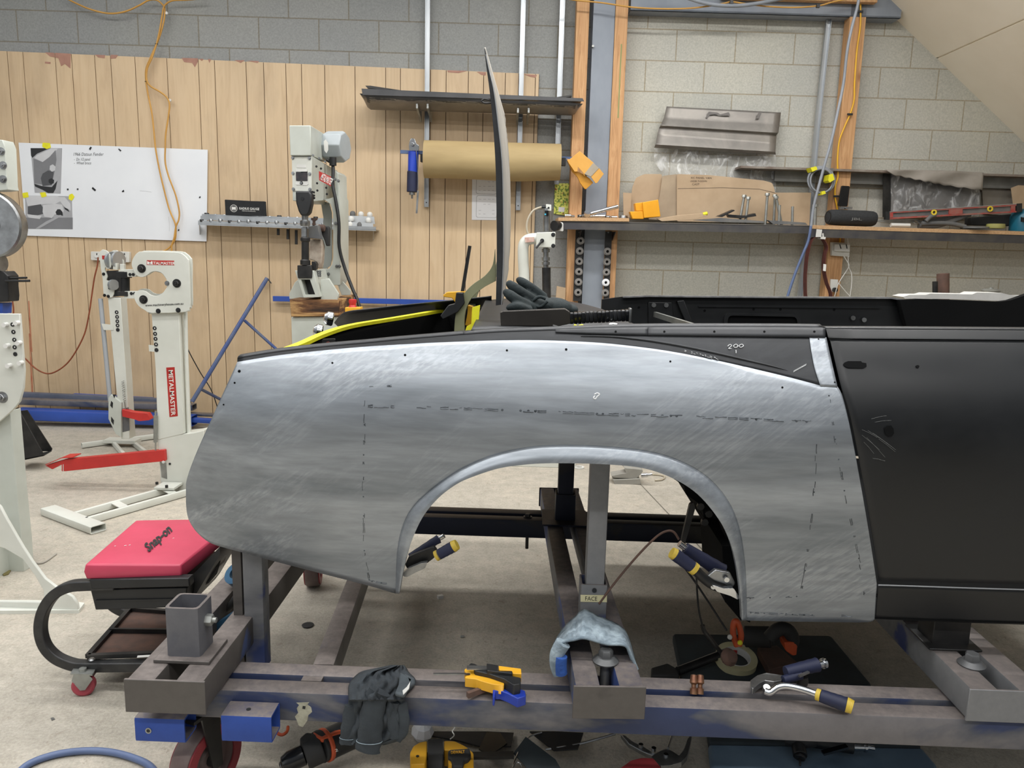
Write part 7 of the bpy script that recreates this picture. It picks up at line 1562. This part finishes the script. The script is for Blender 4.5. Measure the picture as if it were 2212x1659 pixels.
# locking pliers lying on the rail
def grip(par, name, a, c, r0, r1, mat, caps=None, Yf=None):
    b = NB(); tube(b, [a.lerp(c, t) for t in [i/8 for i in range(9)]], lambda t: (r0+(r1-r0)*t)*(1+.05*math.sin(t*26)), 12); return obj(name, b, mat, par, smooth=60, bevel=.001)
YT = pm('yellow_grip_tip', '#cdb244', '#bfa338', 9, .5)
Z = lambda x, y, z: floor_pt(*z1b(x, y), z=z)
p1 = thing('locking_pliers', 'locking pliers with navy grips lying open across the right of the front rail', 'pliers', floor_pt(1700, 1470, .3))
grip(p1, 'grip', Z(350, 765, .335), Z(600, 708, .345), .013, .016, M['navyrubber']); b = NB(); cyl2(b, Z(590, 710, .345), Z(640, 700, .345), .009, 14); washer(b, Z(640, 700, .345), Z(640, 700, .345)-Z(590, 710, .345), .012, .005, .006, 14); obj('adjusting_screw', b, M['chrome'], p1)
grip(p1, 'grip', Z(330, 825, .325), Z(470, 790, .33), .009, .010, M['navyrubber']); b = NB(); beam(b, Z(455, 798, .34), Z(530, 765, .34), .006, .004); obj('release_lever', b, M['steel'], p1)
zpr('jaw', p1, rnd([(75, 830), (130, 790), (200, 770), (330, 790), (320, 830), (260, 840), (190, 830), (150, 850), (95, 895), (78, 880)], 6), .325, .014, M['steel'], zf=z1b, bevel=.002); zpr('jaw', p1, rnd([(180, 830), (330, 835), (360, 860), (250, 850), (200, 870)], 6), .318, .01, M['blacksteel'], zf=z1b, bevel=.002)
b = NB(); q = Z(480, 830, .31); lathe(b, [(0, -.012), (.012, -.01), (.014, 0), (.012, .01), (0, .012)], q, (0, 0, 1), 12); obj('swivel_pad', b, M['blacksteel'], p1)
p2 = thing('locking_pliers', 'locking pliers arm with navy grip and yellow tip reaching over the rail edge', 'pliers', floor_pt(1760, 1500, .3))
b = NB(); tube(b, cr([Z(190, 915, .318), Z(230, 925, .318), Z(290, 885, .33), Z(360, 875, .335), Z(480, 900, .335), Z(610, 945, .33)], 6), .0075, 10); obj('steel_arm', b, M['chrome'], p2, smooth=60)
b = NB(); cyl(b, Z(195, 905, .31), (0, -.5, .8), .008, .012, 12); obj('swivel_pad', b, M['steel'], p2)
grip(p2, 'yellow_collar', Z(590, 938, .33), Z(625, 950, .33), .0125, .0125, YT); grip(p2, 'grip', Z(620, 948, .33), Z(825, 1020, .325), .0135, .0155, M['navyrubber']); grip(p2, 'yellow_tip', Z(822, 1018, .325), Z(875, 1040, .323), .016, .014, YT)
# ================================================================ PLIERS CLAMPED IN THE WHEEL ARCH
z2 = lambda x, y: (840+x*.36166, 960+y*.36166)
Q = lambda x, y, Y: pp(*z2(x, y), YP(Y))
a1 = thing('locking_pliers', 'locking pliers clamped on the left lower edge of the wheel arch', 'pliers', Q(90, 790, 1.66))
grip(a1, 'grip', Q(125, 672, 1.70), Q(300, 563, 1.72), .008, .0105, M['navyrubber']); b = NB(); cyl2(b, Q(295, 565, 1.72), Q(330, 545, 1.72), .006, 12); obj('adjusting_screw', b, M['chrome'], a1)
grip(a1, 'yellow_collar', Q(280, 668, 1.66), Q(300, 657, 1.66), .0125, .0125, YT); grip(a1, 'grip', Q(295, 660, 1.66), Q(385, 610, 1.66), .0125, .0135, M['navyrubber']); grip(a1, 'yellow_tip', Q(383, 611, 1.66), Q(408, 597, 1.66), .014, .012, YT)
def ppr(par, name, pts, Y, th, mat, zf=z2, **k):
    b = NB(); pxprism(b, [zf(*p) for p in pts], YP(Y), th); return obj(name, b, mat, par, **k)
ppr(a1, 'body', rnd([(95, 720), (120, 670), (190, 640), (270, 610), (290, 640), (270, 680), (215, 720), (200, 745), (110, 745)], 8), 1.68, .012, M['blacksteel'], bevel=.002); ppr(a1, 'jaw', rnd([(80, 770), (120, 740), (190, 710), (230, 705), (215, 740), (160, 765), (110, 792), (88, 790)], 6), 1.66, .012, M['steel'], bevel=.002)
a2 = thing('locking_pliers', 'larger locking pliers clamped on the right lower edge of the wheel arch', 'pliers', Q(2090, 900, 1.64))
grip(a2, 'yellow_tip', Q(1688, 645, 1.66), Q(1712, 660, 1.66), .013, .0145, YT); grip(a2, 'grip', Q(1708, 657, 1.66), Q(1815, 735, 1.66), .015, .0145, M['navyrubber']); grip(a2, 'yellow_collar', Q(1808, 730, 1.66), Q(1830, 748, 1.66), .015, .015, YT)
b = NB(); tube(b, cr([Q(1825, 745, 1.66), Q(1870, 790, 1.66), Q(1930, 835, 1.66), Q(2000, 860, 1.66)], 5), .0115, 10); obj('lever', b, M['blacksteel'], a2, smooth=60)
grip(a2, 'grip', Q(1770, 618, 1.70), Q(1990, 760, 1.70), .013, .019, M['navyrubber']); b = NB(); cyl2(b, Q(1735, 590, 1.70), Q(1775, 620, 1.70), .008, 12); obj('adjusting_screw', b, M['chrome'], a2)
ppr(a2, 'body', rnd([(1900, 790), (1950, 750), (2040, 770), (2070, 830), (2060, 850), (2000, 840), (1930, 870), (1905, 850)], 8), 1.66, .014, M['steel'], bevel=.002); ppr(a2, 'jaw', rnd([(1930, 840), (2000, 860), (2060, 860), (2096, 915), (2085, 928), (2040, 905), (1960, 880)], 6), 1.64, .014, M['chrome'], bevel=.002)
for x, y in ((1935, 845), (2015, 803)): b = NB(); cyl(b, Q(x, y, 1.655), (0, -1, 0), .006, .006, 12); obj('pivot', b, M['chrome'], a2)
b = NB(); tube(b, cr([pp(x, y, YP(1.735-.0*x)) for x, y in ((1294, 1304), (1318, 1272), (1350, 1232), (1385, 1192), (1420, 1158), (1442, 1147), (1456, 1150), (1466, 1165))], 6), .0028, 7); tag(obj('brake_line', b, M['rust'], smooth=60), 'thin bent brown metal line arching from the middle post to the pliers', 'metal line')
b = NB(); tube(b, cr([pp(x, y, YP(1.84)) for x, y in ((1504, 1238), (1506, 1280), (1510, 1320), (1517, 1350), (1523, 1368))], 5), .0026, 6); tag(obj('hanging_wire', b, M['blacksteel'], smooth=60), 'thin wire hanging straight down behind the right arch pliers', 'wire')
b = NB(); tube(b, cr([pp(x, y, YP(1.9)) for x, y in ((1470, 1215), (1500, 1255), (1530, 1300), (1556, 1340), (1570, 1362))], 5), .0030, 6); tag(obj('hanging_wire', b, M['rubber'], smooth=60), 'dark cord slanting down to the right under the arch', 'wire')
# far floor: foot pedal
fpd = thing('foot_pedal', 'grey metal foot pedal on the bright floor seen through the wheel arch', 'foot pedal', floor_pt(1370, 1045))
yq = floor_pt(1370, 1047).y
ppr(fpd, 'base', [(1340, 212), (1500, 205), (1506, 240), (1470, 240), (1380, 250), (1345, 235)], yq, .09, pm('pedal_grey', '#8c8a83', '#9c9a92', 9, .5), bevel=.002); ppr(fpd, 'pedal_cover', [(1328, 188), (1420, 170), (1405, 140), (1510, 150), (1520, 160), (1480, 205), (1345, 200)], yq+.01, .08, pm('pedal_grey', '#8c8a83', '#9c9a92', 9, .5), bevel=.002)
b = NB(); cyl2(b, Q(1508, 185, yq), Q(1545, 182, yq), .012, 12); cyl2(b, Q(1545, 182, yq), Q(1572, 178, yq), .008, 12); obj('air_fitting', b, M['chrome'], fpd)
b = NB(); tube(b, cr([floor_pt(x, y, .006) for x, y in ((1408, 1025), (1425, 1026), (1436, 1030), (1430, 1036), (1415, 1038))], 5), .005, 7); obj('hose', b, pm('clear_hose', '#b5ac99', '#a89f8b', 6, .3), fpd)
b = NB(); washer(b, floor_pt(1251, 1011, .001), (0, 0, 1), .03, .018, .008, 20); tag(obj('white_ring', b, M['label_white']), 'flat white ring on the floor beyond the wheel arch posts', 'ring')
b = NB(); box(b, floor_pt(951, 1289, .006), (.02, .014, .012), Matrix.Rotation(.5, 3, 'Z')); tag(obj('plastic_scrap', b, M['label_white']), 'small white plastic scrap on the shaded floor behind the arch', 'scrap')
b = NB(); lathe(b, [(0, 0), (.016, 0), (.02, .004), (.012, .006), (0, .004)], floor_pt(665, 1352, 0), (0, 0, 1), 16); tag(obj('rubber_plug', b, M['rubber']), 'small black rubber plug on the floor behind the left post', 'plug')
b = NB(); cyl(b, floor_pt(995, 1375, .004), (1, .2, 0), .004, .012, 8); tag(obj('small_screw', b, M['zinc']), 'single small screw on the shaded floor behind the rail', 'screw')
# ================================================================ UNDER THE CAR, RIGHT
def fslab(name, pts, z, th, mat, label, cat, bevel=.006):
    b = NB(); prism(b, [floor_pt(x, y, z) for x, y in pts], (0, 0, -th)); return tag(obj(name, b, mat, bevel=bevel), label, cat)
fslab('kneeling_pad', rnd([(1452, 1368), (1795, 1372), (1885, 1480), (1475, 1480)], 8), .024, .024, M['padgreen'], 'dark foam pad on the floor behind the rail under scattered tools', 'pad')
kp = thing('kneeling_pad', 'blue grey foam pad on the floor in front, under air tools', 'pad', floor_pt(1780, 1640))
b = NB(); prism(b, [floor_pt(x, y, .03) for x, y in [(1518, 1500), (1950, 1505), (1990, 1612), (1532, 1604)]], (0, 0, -.03)); obj('foam_rear', b, M['padgreen'], kp, bevel=.006)
b = NB(); prism(b, [floor_pt(x, y, .026) for x, y in [(1530, 1606), (1992, 1614), (2024, 1652), (2040, 1730), (1545, 1730)]], (0, 0, -.026)); obj('foam_front', b, M['padblue'], kp, bevel=.008)
tr = thing('masking_tape', 'roll of cream masking tape with white and red core label, under the arch', 'tape roll', floor_pt(1590, 1440, .03))
q = floor_pt(1590, 1424, .045); ax = V3(.05, -.25, 1).normalized()
b = NB(); washer(b, q-ax*.012, ax, .062, .042, .024, 36); obj('tape', b, M['tape'], tr); b = NB(); washer(b, q-ax*.012, ax, .0418, .039, .024, 36); obj('core', b, M['label_white'], tr)
b = NB(); R_m = q+V3(.004, .035, .004); box(b, R_m, (.014, .004, .012)); obj('red_mark', b, M['redlabel'], tr)
b = NB(); tube(b, cr([pp(x, y, YP(2.02)) for x, y in ((1592, 1395), (1584, 1372), (1584, 1350), (1588, 1342), (1594, 1346), (1601, 1372), (1597, 1394))], 5), .0085, 8); tag(obj('hand_hook', b, M['orangeplastic'], smooth=60), 'dirty orange looped hook standing behind the masking tape', 'hook')
gr = thing('angle_grinder', 'black and orange angle grinder lying on the dark pad', 'power tool', floor_pt(1680, 1410))
b = NB(); tube(b, [pp(1608, 1375, YP(2.2)), pp(1665, 1376, YP(2.18))], .032, 14); obj('body', b, M['rubber'], gr, bevel=.004)
b = NB(); tube(b, cr([pp(x, y, YP(2.12)) for x, y in ((1662, 1378), (1680, 1360), (1700, 1360), (1712, 1378), (1708, 1392))], 4), .02, 12); obj('head', b, M['rubber'], gr, smooth=60)
b = NB(); pxprism(b, rnd([(1694, 1388), (1716, 1387), (1723, 1396), (1721, 1416), (1712, 1417), (1697, 1406)], 3), YP(2.1), .05); obj('battery', b, M['orangeplastic'], gr, bevel=.004)
fslab('timber_block', [z1b(130, 570), z1b(285, 556), z1b(445, 690), z1b(370, 712), z1b(225, 745)], .05, .04, M['rust'], 'dark brown timber wedge on the pad right of the masking tape', 'timber block', .002)
tt = thing('press_tool', 'dark long tubular tool with a hooked lever lying on the floor under the arch', 'hand tool', floor_pt(1480, 1440))
b = NB(); tube(b, [floor_pt(*z6b(1440, 670), z=.04), floor_pt(*z6b(1870, 505), z=.06)], .013, 12); obj('tube', b, M['blacksteel'], tt)
b = NB(); prism(b, [floor_pt(*z6b(x, y), z=.04) for x, y in ((1212, 640), (1350, 600), (1440, 650), (1450, 700), (1215, 705))], (0, 0, -.03)); obj('foot', b, M['rubber'], tt, bevel=.004)
b = NB(); tube(b, cr([pp(*z6b(x, y), YP(1.95)) for x, y in ((1650, 278), (1660, 320), (1720, 400), (1790, 490), (1860, 560))], 4), .006, 8); obj('lever', b, M['blacksteel'], tt, smooth=60)
b = NB(); lathe(b, [(0, 0), (.02, .004), (.024, .015), (.016, .03), (0, .034)], pp(*z6b(1850, 560), YP(1.93)), (.3, -.6, .5), 14); obj('joint', b, M['rust'], tt)
for x, y, lab in ((1575, 1380, 'pale crumpled nut beside the orange handle'), (1597, 1392, 'yellow green plug tip beside the masking tape')):
    b = NB(); lathe(b, [(0, 0), (.006, .002), (.007, .008), (.003, .013), (0, .014)], pp(x, y, YP(2.0)), (.2, -.2, 1), 10); tag(obj('small_part', b, M['label_white'] if x < 1580 else M['yellowtape']), lab, 'small part')
# air tools on the front pad
ad = thing('air_drill', 'dark air drill with its chuck pointing down on the front foam pad', 'air tool', floor_pt(1725, 1640, .03))
b = NB(); a = floor_pt(*z1b(440, 1290), z=.06); c = floor_pt(*z1b(465, 1420), z=.045); cyl2(b, a, c, .017, 16); cyl2(b, c, floor_pt(*z1b(462, 1440), z=.042), .013, 14); cyl2(b, floor_pt(*z1b(462, 1438), z=.042), floor_pt(*z1b(464, 1495), z=.036), .003, 8); obj('chuck', b, M['blacksteel'], ad, bevel=.001)
b = NB(); tube(b, [floor_pt(*z1b(560, 1280), z=.065), floor_pt(*z1b(480, 1285), z=.065), floor_pt(*z1b(350, 1262), z=.065)], .022, 12, sm=4); obj('body', b, M['rubber'], ad)
dg = thing('die_grinder', 'slim black air grinder with lever and chrome fitting on the front foam pad', 'air tool', floor_pt(1830, 1620, .03))
b = NB(); cyl2(b, floor_pt(*z1b(560, 1300), z=.05), floor_pt(*z1b(880, 1350), z=.05), .017, 14); obj('body', b, M['black'], dg, bevel=.002)
b = NB(); cyl2(b, floor_pt(*z1b(870, 1348), z=.05), floor_pt(*z1b(985, 1352), z=.05), .010, 12); cyl2(b, floor_pt(*z1b(985, 1352), z=.05), floor_pt(*z1b(1045, 1362), z=.05), .006, 12); washer(b, floor_pt(*z1b(960, 1352), z=.05), (1, 0, 0), .012, .008, .006, 12); obj('air_fitting', b, M['chrome'], dg)
b = NB(); beam(b, floor_pt(*z1b(640, 1398), z=.055), floor_pt(*z1b(830, 1345), z=.07), .014, .006); obj('lever', b, M['blackgloss'], dg)
# ================================================================ FLOOR IN FRONT
dr_ = thing('cordless_drill', 'black and orange cordless drill lying on the floor beside the castor', 'power tool', floor_pt(640, 1650))
D5 = lambda x, y, z: floor_pt(*z5(x, y), z=z)
a = D5(165, 945, .055); c = D5(340, 860, .07); d = (c-a); L = d.length
b = NB(); lathe(b, [(.006, -.004), (.010, 0), (.018, .004), (.024, L*.35), (.0245, L*.95), (.018, L)], a, d, 22); obj('chuck', b, M['blackgloss'], dr_)
b = NB(); cyl(b, a-d.normalized()*.002, d, .009, .004, 12); obj('chuck_jaws', b, M['chrome'], dr_)
b = NB(); cyl2(b, c, D5(470, 800, .08), .036, 20); cyl2(b, D5(440, 815, .08), D5(480, 790, .08), .038, 20); obj('gearbox', b, M['rubber'], dr_, bevel=.003)
b = NB(); cyl2(b, D5(480, 800, .08), D5(510, 785, .08), .040, 18); prism(b, [D5(x, y, .115) for x, y in ((400, 690), (440, 700), (610, 672), (612, 690), (470, 745), (430, 730))], (0, 0, -.012)); obj('orange_trim', b, M['orangeplastic'], dr_, bevel=.003)
b = NB(); cyl2(b, D5(505, 790, .08), D5(700, 700, .08), .037, 18); obj('motor_housing', b, M['black'], dr_, bevel=.004)
b = NB(); prism(b, [D5(x, y, .11) for x, y in ((300, 740), (350, 695), (400, 700), (390, 745), (330, 765))], (0, 0, -.05)); obj('selector', b, M['rubber'], dr_, bevel=.004)
b = NB(); text_px(b, '2', (725, 1624), (731, 1622), 6, YP(1.60)); obj('gear_mark', b, M['label_white'], dr_)
b = NB(); tube(b, cr([floor_pt(x, y, .08) for x, y in ((596, 1574), (600, 1584), (610, 1587), (620, 1580), (622, 1570))], 5), .004, 7); tag(obj('orange_loop', b, M['orangeplastic'], smooth=60), 'orange cord loop showing under the rail left of the drill', 'cord')
dc = thing('bar_clamp', 'yellow and black bar clamp marked DEWALT lying on the floor under the rail', 'clamp', floor_pt(950, 1640))
zpr('jaw', dc, rnd([(1125, 850), (1150, 800), (1200, 770), (1255, 760), (1252, 870), (1238, 935), (1130, 938)], 12), .05, .04, M['yellowplastic'], bevel=.003)
b = NB(); cyl(b, D5(1182, 877, .0505), (0, 0, 1), .004, .001, 12); obj('bolt_hole', b, M['black'], dc)
zpr('black_body', dc, rnd([(1258, 748), (1370, 742), (1378, 860), (1258, 862)], 10), .06, .05, M['rubber'], bevel=.004)
zpr('yellow_body', dc, rnd([(1378, 760), (1460, 762), (1540, 800), (1600, 850), (1602, 1010), (1500, 1010), (1480, 880), (1420, 830), (1380, 830)], 12), .055, .045, M['yellowplastic'], bevel=.004); zpr('yellow_body', dc, rnd([(1410, 880), (1440, 880), (1442, 940), (1412, 930)], 8), .06, .05, M['yellowplastic'], bevel=.003)
lbk = zpr('label_block', dc, rnd([(1408, 835), (1430, 825), (1570, 815), (1582, 860), (1560, 890), (1530, 900), (1520, 950), (1450, 950), (1430, 890), (1412, 885)], 10), .068, .05, M['rubber'], bevel=.003)
b = NB(); text_px(b, 'DEWALT', z5(1432, 862), z5(1535, 855), 6.5, ZP(.068), .001, bold=.03); obj('lettering', b, M['yellowplastic'], lbk)
b = NB(); beam(b, D5(1240, 878, .03), D5(1900, 868, .03), .020, .008); obj('bar', b, M['blacksteel'], dc)
b = NB(); lathe(b, [(0, 0), (.022, .004), (.03, .02), (.022, .04), (.01, .048), (0, .046)], D5(1215, 735, .0), (.1, -.2, 1), 9); tag(obj('paper_scrap', b, M['paper'], smooth=0), 'crumpled white paper scrap under the rail above the bar clamp', 'paper')
for i, (P, z, lab) in enumerate((([(1640, 820), (1720, 868), (1850, 780), (1800, 700), (1700, 690)], .02, 'dark square plastic offcut under the rail right of the bar clamp'), ([(1900, 850), (1990, 730), (2212, 900), (2300, 1050), (2080, 1050)], .03, 'slate dark sheet lying under the rail beside the wire loop'), ([(1280, 690), (1700, 690), (1900, 700), (1880, 800), (1650, 800), (1500, 760), (1280, 720)], .01, 'black plastic sheet lying furthest under the rail'), ([(2020, 690), (2212, 690), (2420, 700), (2380, 820), (2200, 830)], .025, 'black folded panel under the rail left of the curved clamp'))):
    b = NB(); prism(b, [D5(x, y, z+(.01 if k % 2 else 0)) for k, (x, y) in enumerate(P)], (0, 0, -.004)); tag(obj('plastic_sheet', b, [M['blackgloss'], M['padgreen'], M['black'], M['black']][i]), lab, 'sheet')
wlp = thing('wire_loop', 'shiny bent wire with a coiled eye at the bottom edge under the rail', 'wire', floor_pt(1115, 1650))
b = NB(); tube(b, cr([D5(x, y, .03) for x, y in ((2110, 700), (2020, 730), (1960, 800), (1920, 880), (1890, 960), (1900, 1010), (1950, 1010), (1965, 960), (1940, 925), (1910, 930), (1895, 965))], 5), .0022, 7); obj('wire', b, M['chrome'], wlp, smooth=60)
b = NB(); tube(b, cr([D5(x, y, .12) for x, y in ((1452, 618), (1460, 660), (1442, 690), (1455, 720), (1425, 748))], 5), .0014, 5); tag(obj('thread', b, M['label_white'], smooth=60), 'white thread hanging off the lower edge of the rail', 'thread')
cl = thing('curved_jaw_pliers', 'large steel curved jaw locking clamp with red handle at the bottom edge', 'pliers', floor_pt(1410, 1650))
E6 = lambda x, y, z: floor_pt(*z6b(x, y), z=z)
def epr(name, P, z, th, mat, **k):
    b = NB(); prism(b, [E6(x, y, z) for x, y in P], (0, 0, -th)); return obj(name, b, mat, cl, **k)
epr('jaw', [(950, 1205), (990, 1215), (1060, 1270), (1160, 1320), (1250, 1375), (1230, 1392), (1120, 1345), (1020, 1290)], .04, .012, M['steel'], bevel=.002)
epr('head', rnd([(1210, 1400), (1290, 1350), (1350, 1332), (1420, 1370), (1450, 1392), (1490, 1340), (1520, 1250), (1560, 1205), (1545, 1290), (1520, 1390), (1470, 1445), (1380, 1475), (1290, 1480)], 10), .045, .014, M['steel'], bevel=.003)
epr('jaw', [(1385, 1190), (1402, 1190), (1360, 1325), (1345, 1320)], .05, .012, M['steel'], bevel=.002); RH = pm('dark_red_grip', '#8e2a30', '#7c252b', 8, .5)
epr('red_handle', rnd([(900, 1530), (1040, 1430), (1130, 1408), (1230, 1412), (1295, 1490), (1280, 1560), (900, 1600)], 12), .055, .03, RH, bevel=.006)
for x, y in ((1123, 1318), (1233, 1348), (1337, 1402)): b = NB(); cyl(b, E6(x, y, .041), (0, 0, 1), .006, .008, 12); obj('pivot', b, M['chrome'], cl)
b = NB(); tube(b, [E6(310, 1338, .02), E6(600, 1292, .03), E6(905, 1205, .04)], .003, 6, sm=5); tag(obj('thin_rod', b, M['steel']), 'thin rod lying on the floor left of the curved clamp', 'rod')
b = NB(); tube(b, cr([floor_pt(x, y, .009) for x, y in ((20, 1690), (60, 1652), (120, 1630), (185, 1622), (240, 1625), (290, 1638), (325, 1656), (350, 1690))], 8), .0085, 12); tag(obj('air_hose', b, M['hose_blue'], smooth=60), 'blue air hose arching across the floor at the bottom left', 'hose')
# litter at the left
b = NB(); prism(b, [floor_pt(x, y, .008) for x, y in rnd([(50, 1178), (56, 1171), (62, 1174), (60, 1184), (57, 1200), (51, 1198)], 2)], (0, 0, -.007)); tag(obj('plastic_spatula', b, M['label_white']), 'small white plastic spatula on the floor beside the english wheel foot', 'spatula')
b = NB(); tube(b, cr([floor_pt(x, y, .004) for x, y in ((68, 1214), (85, 1217), (100, 1212), (122, 1196))], 5), .003, 6); tag(obj('cable_tie', b, pm('grey_tie', '#a7a298')), 'grey bent cable tie on the floor by the curved machine foot', 'cable tie')
b = NB(); prism(b, [floor_pt(x, y, .004) for x, y in ((3, 1236), (14, 1228), (24, 1231), (18, 1240), (8, 1243))], (0, 0, -.003)); tag(obj('dry_leaf', b, pm('leaf_brown', '#7c7448', '#6a6038', 30, .8)), 'dry brown leaf on the floor at the left edge', 'leaf')
b = NB(); prism(b, [floor_pt(x, y, .002) for x, y in ((109, 1551), (115, 1549), (119, 1553), (112, 1556))], (0, 0, -.0015)); tag(obj('metal_chip', b, M['steel']), 'tiny metal chip alone on the floor left of the blue tube bracket', 'metal chip')
# ================================================================ ON TOP OF THE CAR
z4b = lambda x, y: (560+x*.37975, 560+y*.37975)
G = lambda x, y, Y: pp(*z4b(x, y), YP(Y))
gl = thing('work_glove', 'dark green work glove lying palm down on the rear deck beside the boot lid', 'glove', G(1600, 290, 1.95))
b = NB()
for P, r in (([(1478, 118, 1.93), (1540, 160, 1.93), (1620, 222, 1.95)], .0115), ([(1422, 140, 1.90), (1490, 190, 1.90), (1580, 250, 1.93)], .0125), ([(1405, 188, 1.87), (1470, 235, 1.87), (1560, 285, 1.91)], .0125), ([(1420, 275, 1.85), (1470, 270, 1.85), (1540, 295, 1.88)], .010)):
    pts = cr([G(*p) for p in P], 5); tube(b, pts, lambda t, r=r: r*(.72+.28*min(1, t*6))*(1+.22*t), 12)
    lathe(b, [(0, -r*.8), (r*.6, -r*.5), (r*.85, 0), (0, r*.3)], pts[0], pts[1]-pts[0], 12)
for c_, R_ in ((G(1600, 262, 1.94), (.038, .035, .022)), (G(1680, 275, 1.96), (.045, .04, .026)), (G(1750, 285, 1.98), (.03, .035, .016))):
    t_ = bmesh.new(); bmesh.ops.create_icosphere(t_, subdivisions=3, radius=1); me = bpy.data.meshes.new('t'); bmesh.ops.scale(t_, vec=R_, verts=t_.verts); bmesh.ops.translate(t_, vec=c_, verts=t_.verts); t_.to_mesh(me); t_.free(); b.from_mesh(me); bpy.data.meshes.remove(me)
go = obj('glove_body', b, M['glove'], gl, smooth=0); m_ = go.modifiers.new('r', 'REMESH'); m_.mode = 'VOXEL'; m_.voxel_size = .003; m_.use_smooth_shade = True; m_ = go.modifiers.new('s', 'SMOOTH'); m_.iterations = 6
b = NB(); tube(b, cr([G(x, y, 1.905) for x, y in ((1535, 290), (1550, 245), (1590, 215), (1630, 225))], 5), .004, 8); tube(b, cr([G(x, y, 1.90) for x, y in ((1545, 232), (1560, 262), (1600, 270), (1640, 240))], 5), .0035, 8); obj('fabric_fold', b, M['glove'], gl, smooth=60)
sl_ = thing('slapping_file', 'flat steel slapper with black taped handle resting on the rear deck', 'hand tool', G(1700, 375, 1.8))
b = NB(); pxprism(b, rnd([z4b(x, y) for x, y in ((1370, 303), (1385, 295), (1740, 281), (1768, 300), (1772, 366), (1700, 382), (1374, 380))], 2), YP(1.80), .022); obj('blade', b, pm('brown_black_steel', '#35322f', '#413e3a', 9, .35, .4), sl_, bevel=.003)
a, c = G(1768, 335, 1.81), G(2105, 318, 1.81); b = NB(); n = 15
sweep(b, [a, c], rnd([(-.011, -.008), (.011, -.008), (.011, .008), (-.011, .008)], .004, 2), up=(0, 1, 0)); hd = obj('handle', b, M['blacksteel'], sl_)
b = NB()
for i in range(n):
    q = a.lerp(c, (i+.4)/n); sweep(b, [q-(c-a)*.032, q+(c-a)*.030], rnd([(-.0135, -.010), (.0135, -.010), (.0135, .010), (-.0135, .010)], .004, 2), up=(0, 1, .15*math.sin(i)))
obj('tape_wrap', b, M['blackgloss'], hd, bevel=.002)
b = NB(); q = G(2108, 318, 1.81); box(b, q, (.006, .024, .034)); obj('end_cap', b, M['steel'], sl_, bevel=.002)
b = NB(); tube(b, cr([G(x, y, 1.76) for x, y in ((1790, 375), (1810, 385), (1838, 378), (1835, 392), (1805, 398), (1780, 392))], 4), .004, 6); tag(obj('yellow_strap', b, M['yellowtape'], smooth=60), 'scrap of yellow tape stuck out under the taped handle', 'tape')
b = NB(); tube(b, cr([G(x, y, 1.76) for x, y in ((1670, 378), (1720, 390), (1780, 385), (1850, 392), (1920, 380), (1950, 372))], 5), .003, 6); tag(obj('black_thread', b, M['black'], smooth=60), 'frayed black tape end trailing below the taped handle', 'tape')
b = NB(); lathe(b, [(0, 0), (.012, 0), (.010, .003), (0, .004)], G(2014, 378, 1.76), (0, -.4, 1), 14); tag(obj('rivet_washer', b, M['chrome']), 'small shiny washer on the body edge right of the taped handle', 'washer')
oc = thing('trigger_clamp', 'orange yellow bar clamp holding the taped boot hinge', 'clamp', G(1130, 260, 1.95))
def gp(name, P, Y, th, mat, **k):
    b = NB(); pxprism(b, rnd([z4b(x, y) for x, y in P], 1.5), YP(Y), th); return obj(name, b, mat, oc, **k)
gp('jaw', [(1045, 205), (1065, 188), (1175, 182), (1178, 222), (1165, 246), (1115, 246), (1095, 220), (1050, 215)], 2.02, .03, M['yellowplastic'], bevel=.003); gp('body', [(1120, 190), (1160, 192), (1168, 250), (1130, 300), (1045, 342), (1030, 322), (1075, 262), (1112, 252)], 1.98, .03, M['black'], bevel=.004)
gp('handle', [(1186, 262), (1215, 270), (1222, 330), (1228, 372), (1200, 384), (1172, 376), (1184, 310)], 2.03, .03, M['yellowplastic'], bevel=.004)
b = NB(); beam(b, pp(1015, 531, YP(2.03)), pp(998, 636, YP(2.03)), .008, .014, up=(0, 1, 0)); obj('bar', b, M['blacksteel'], oc)
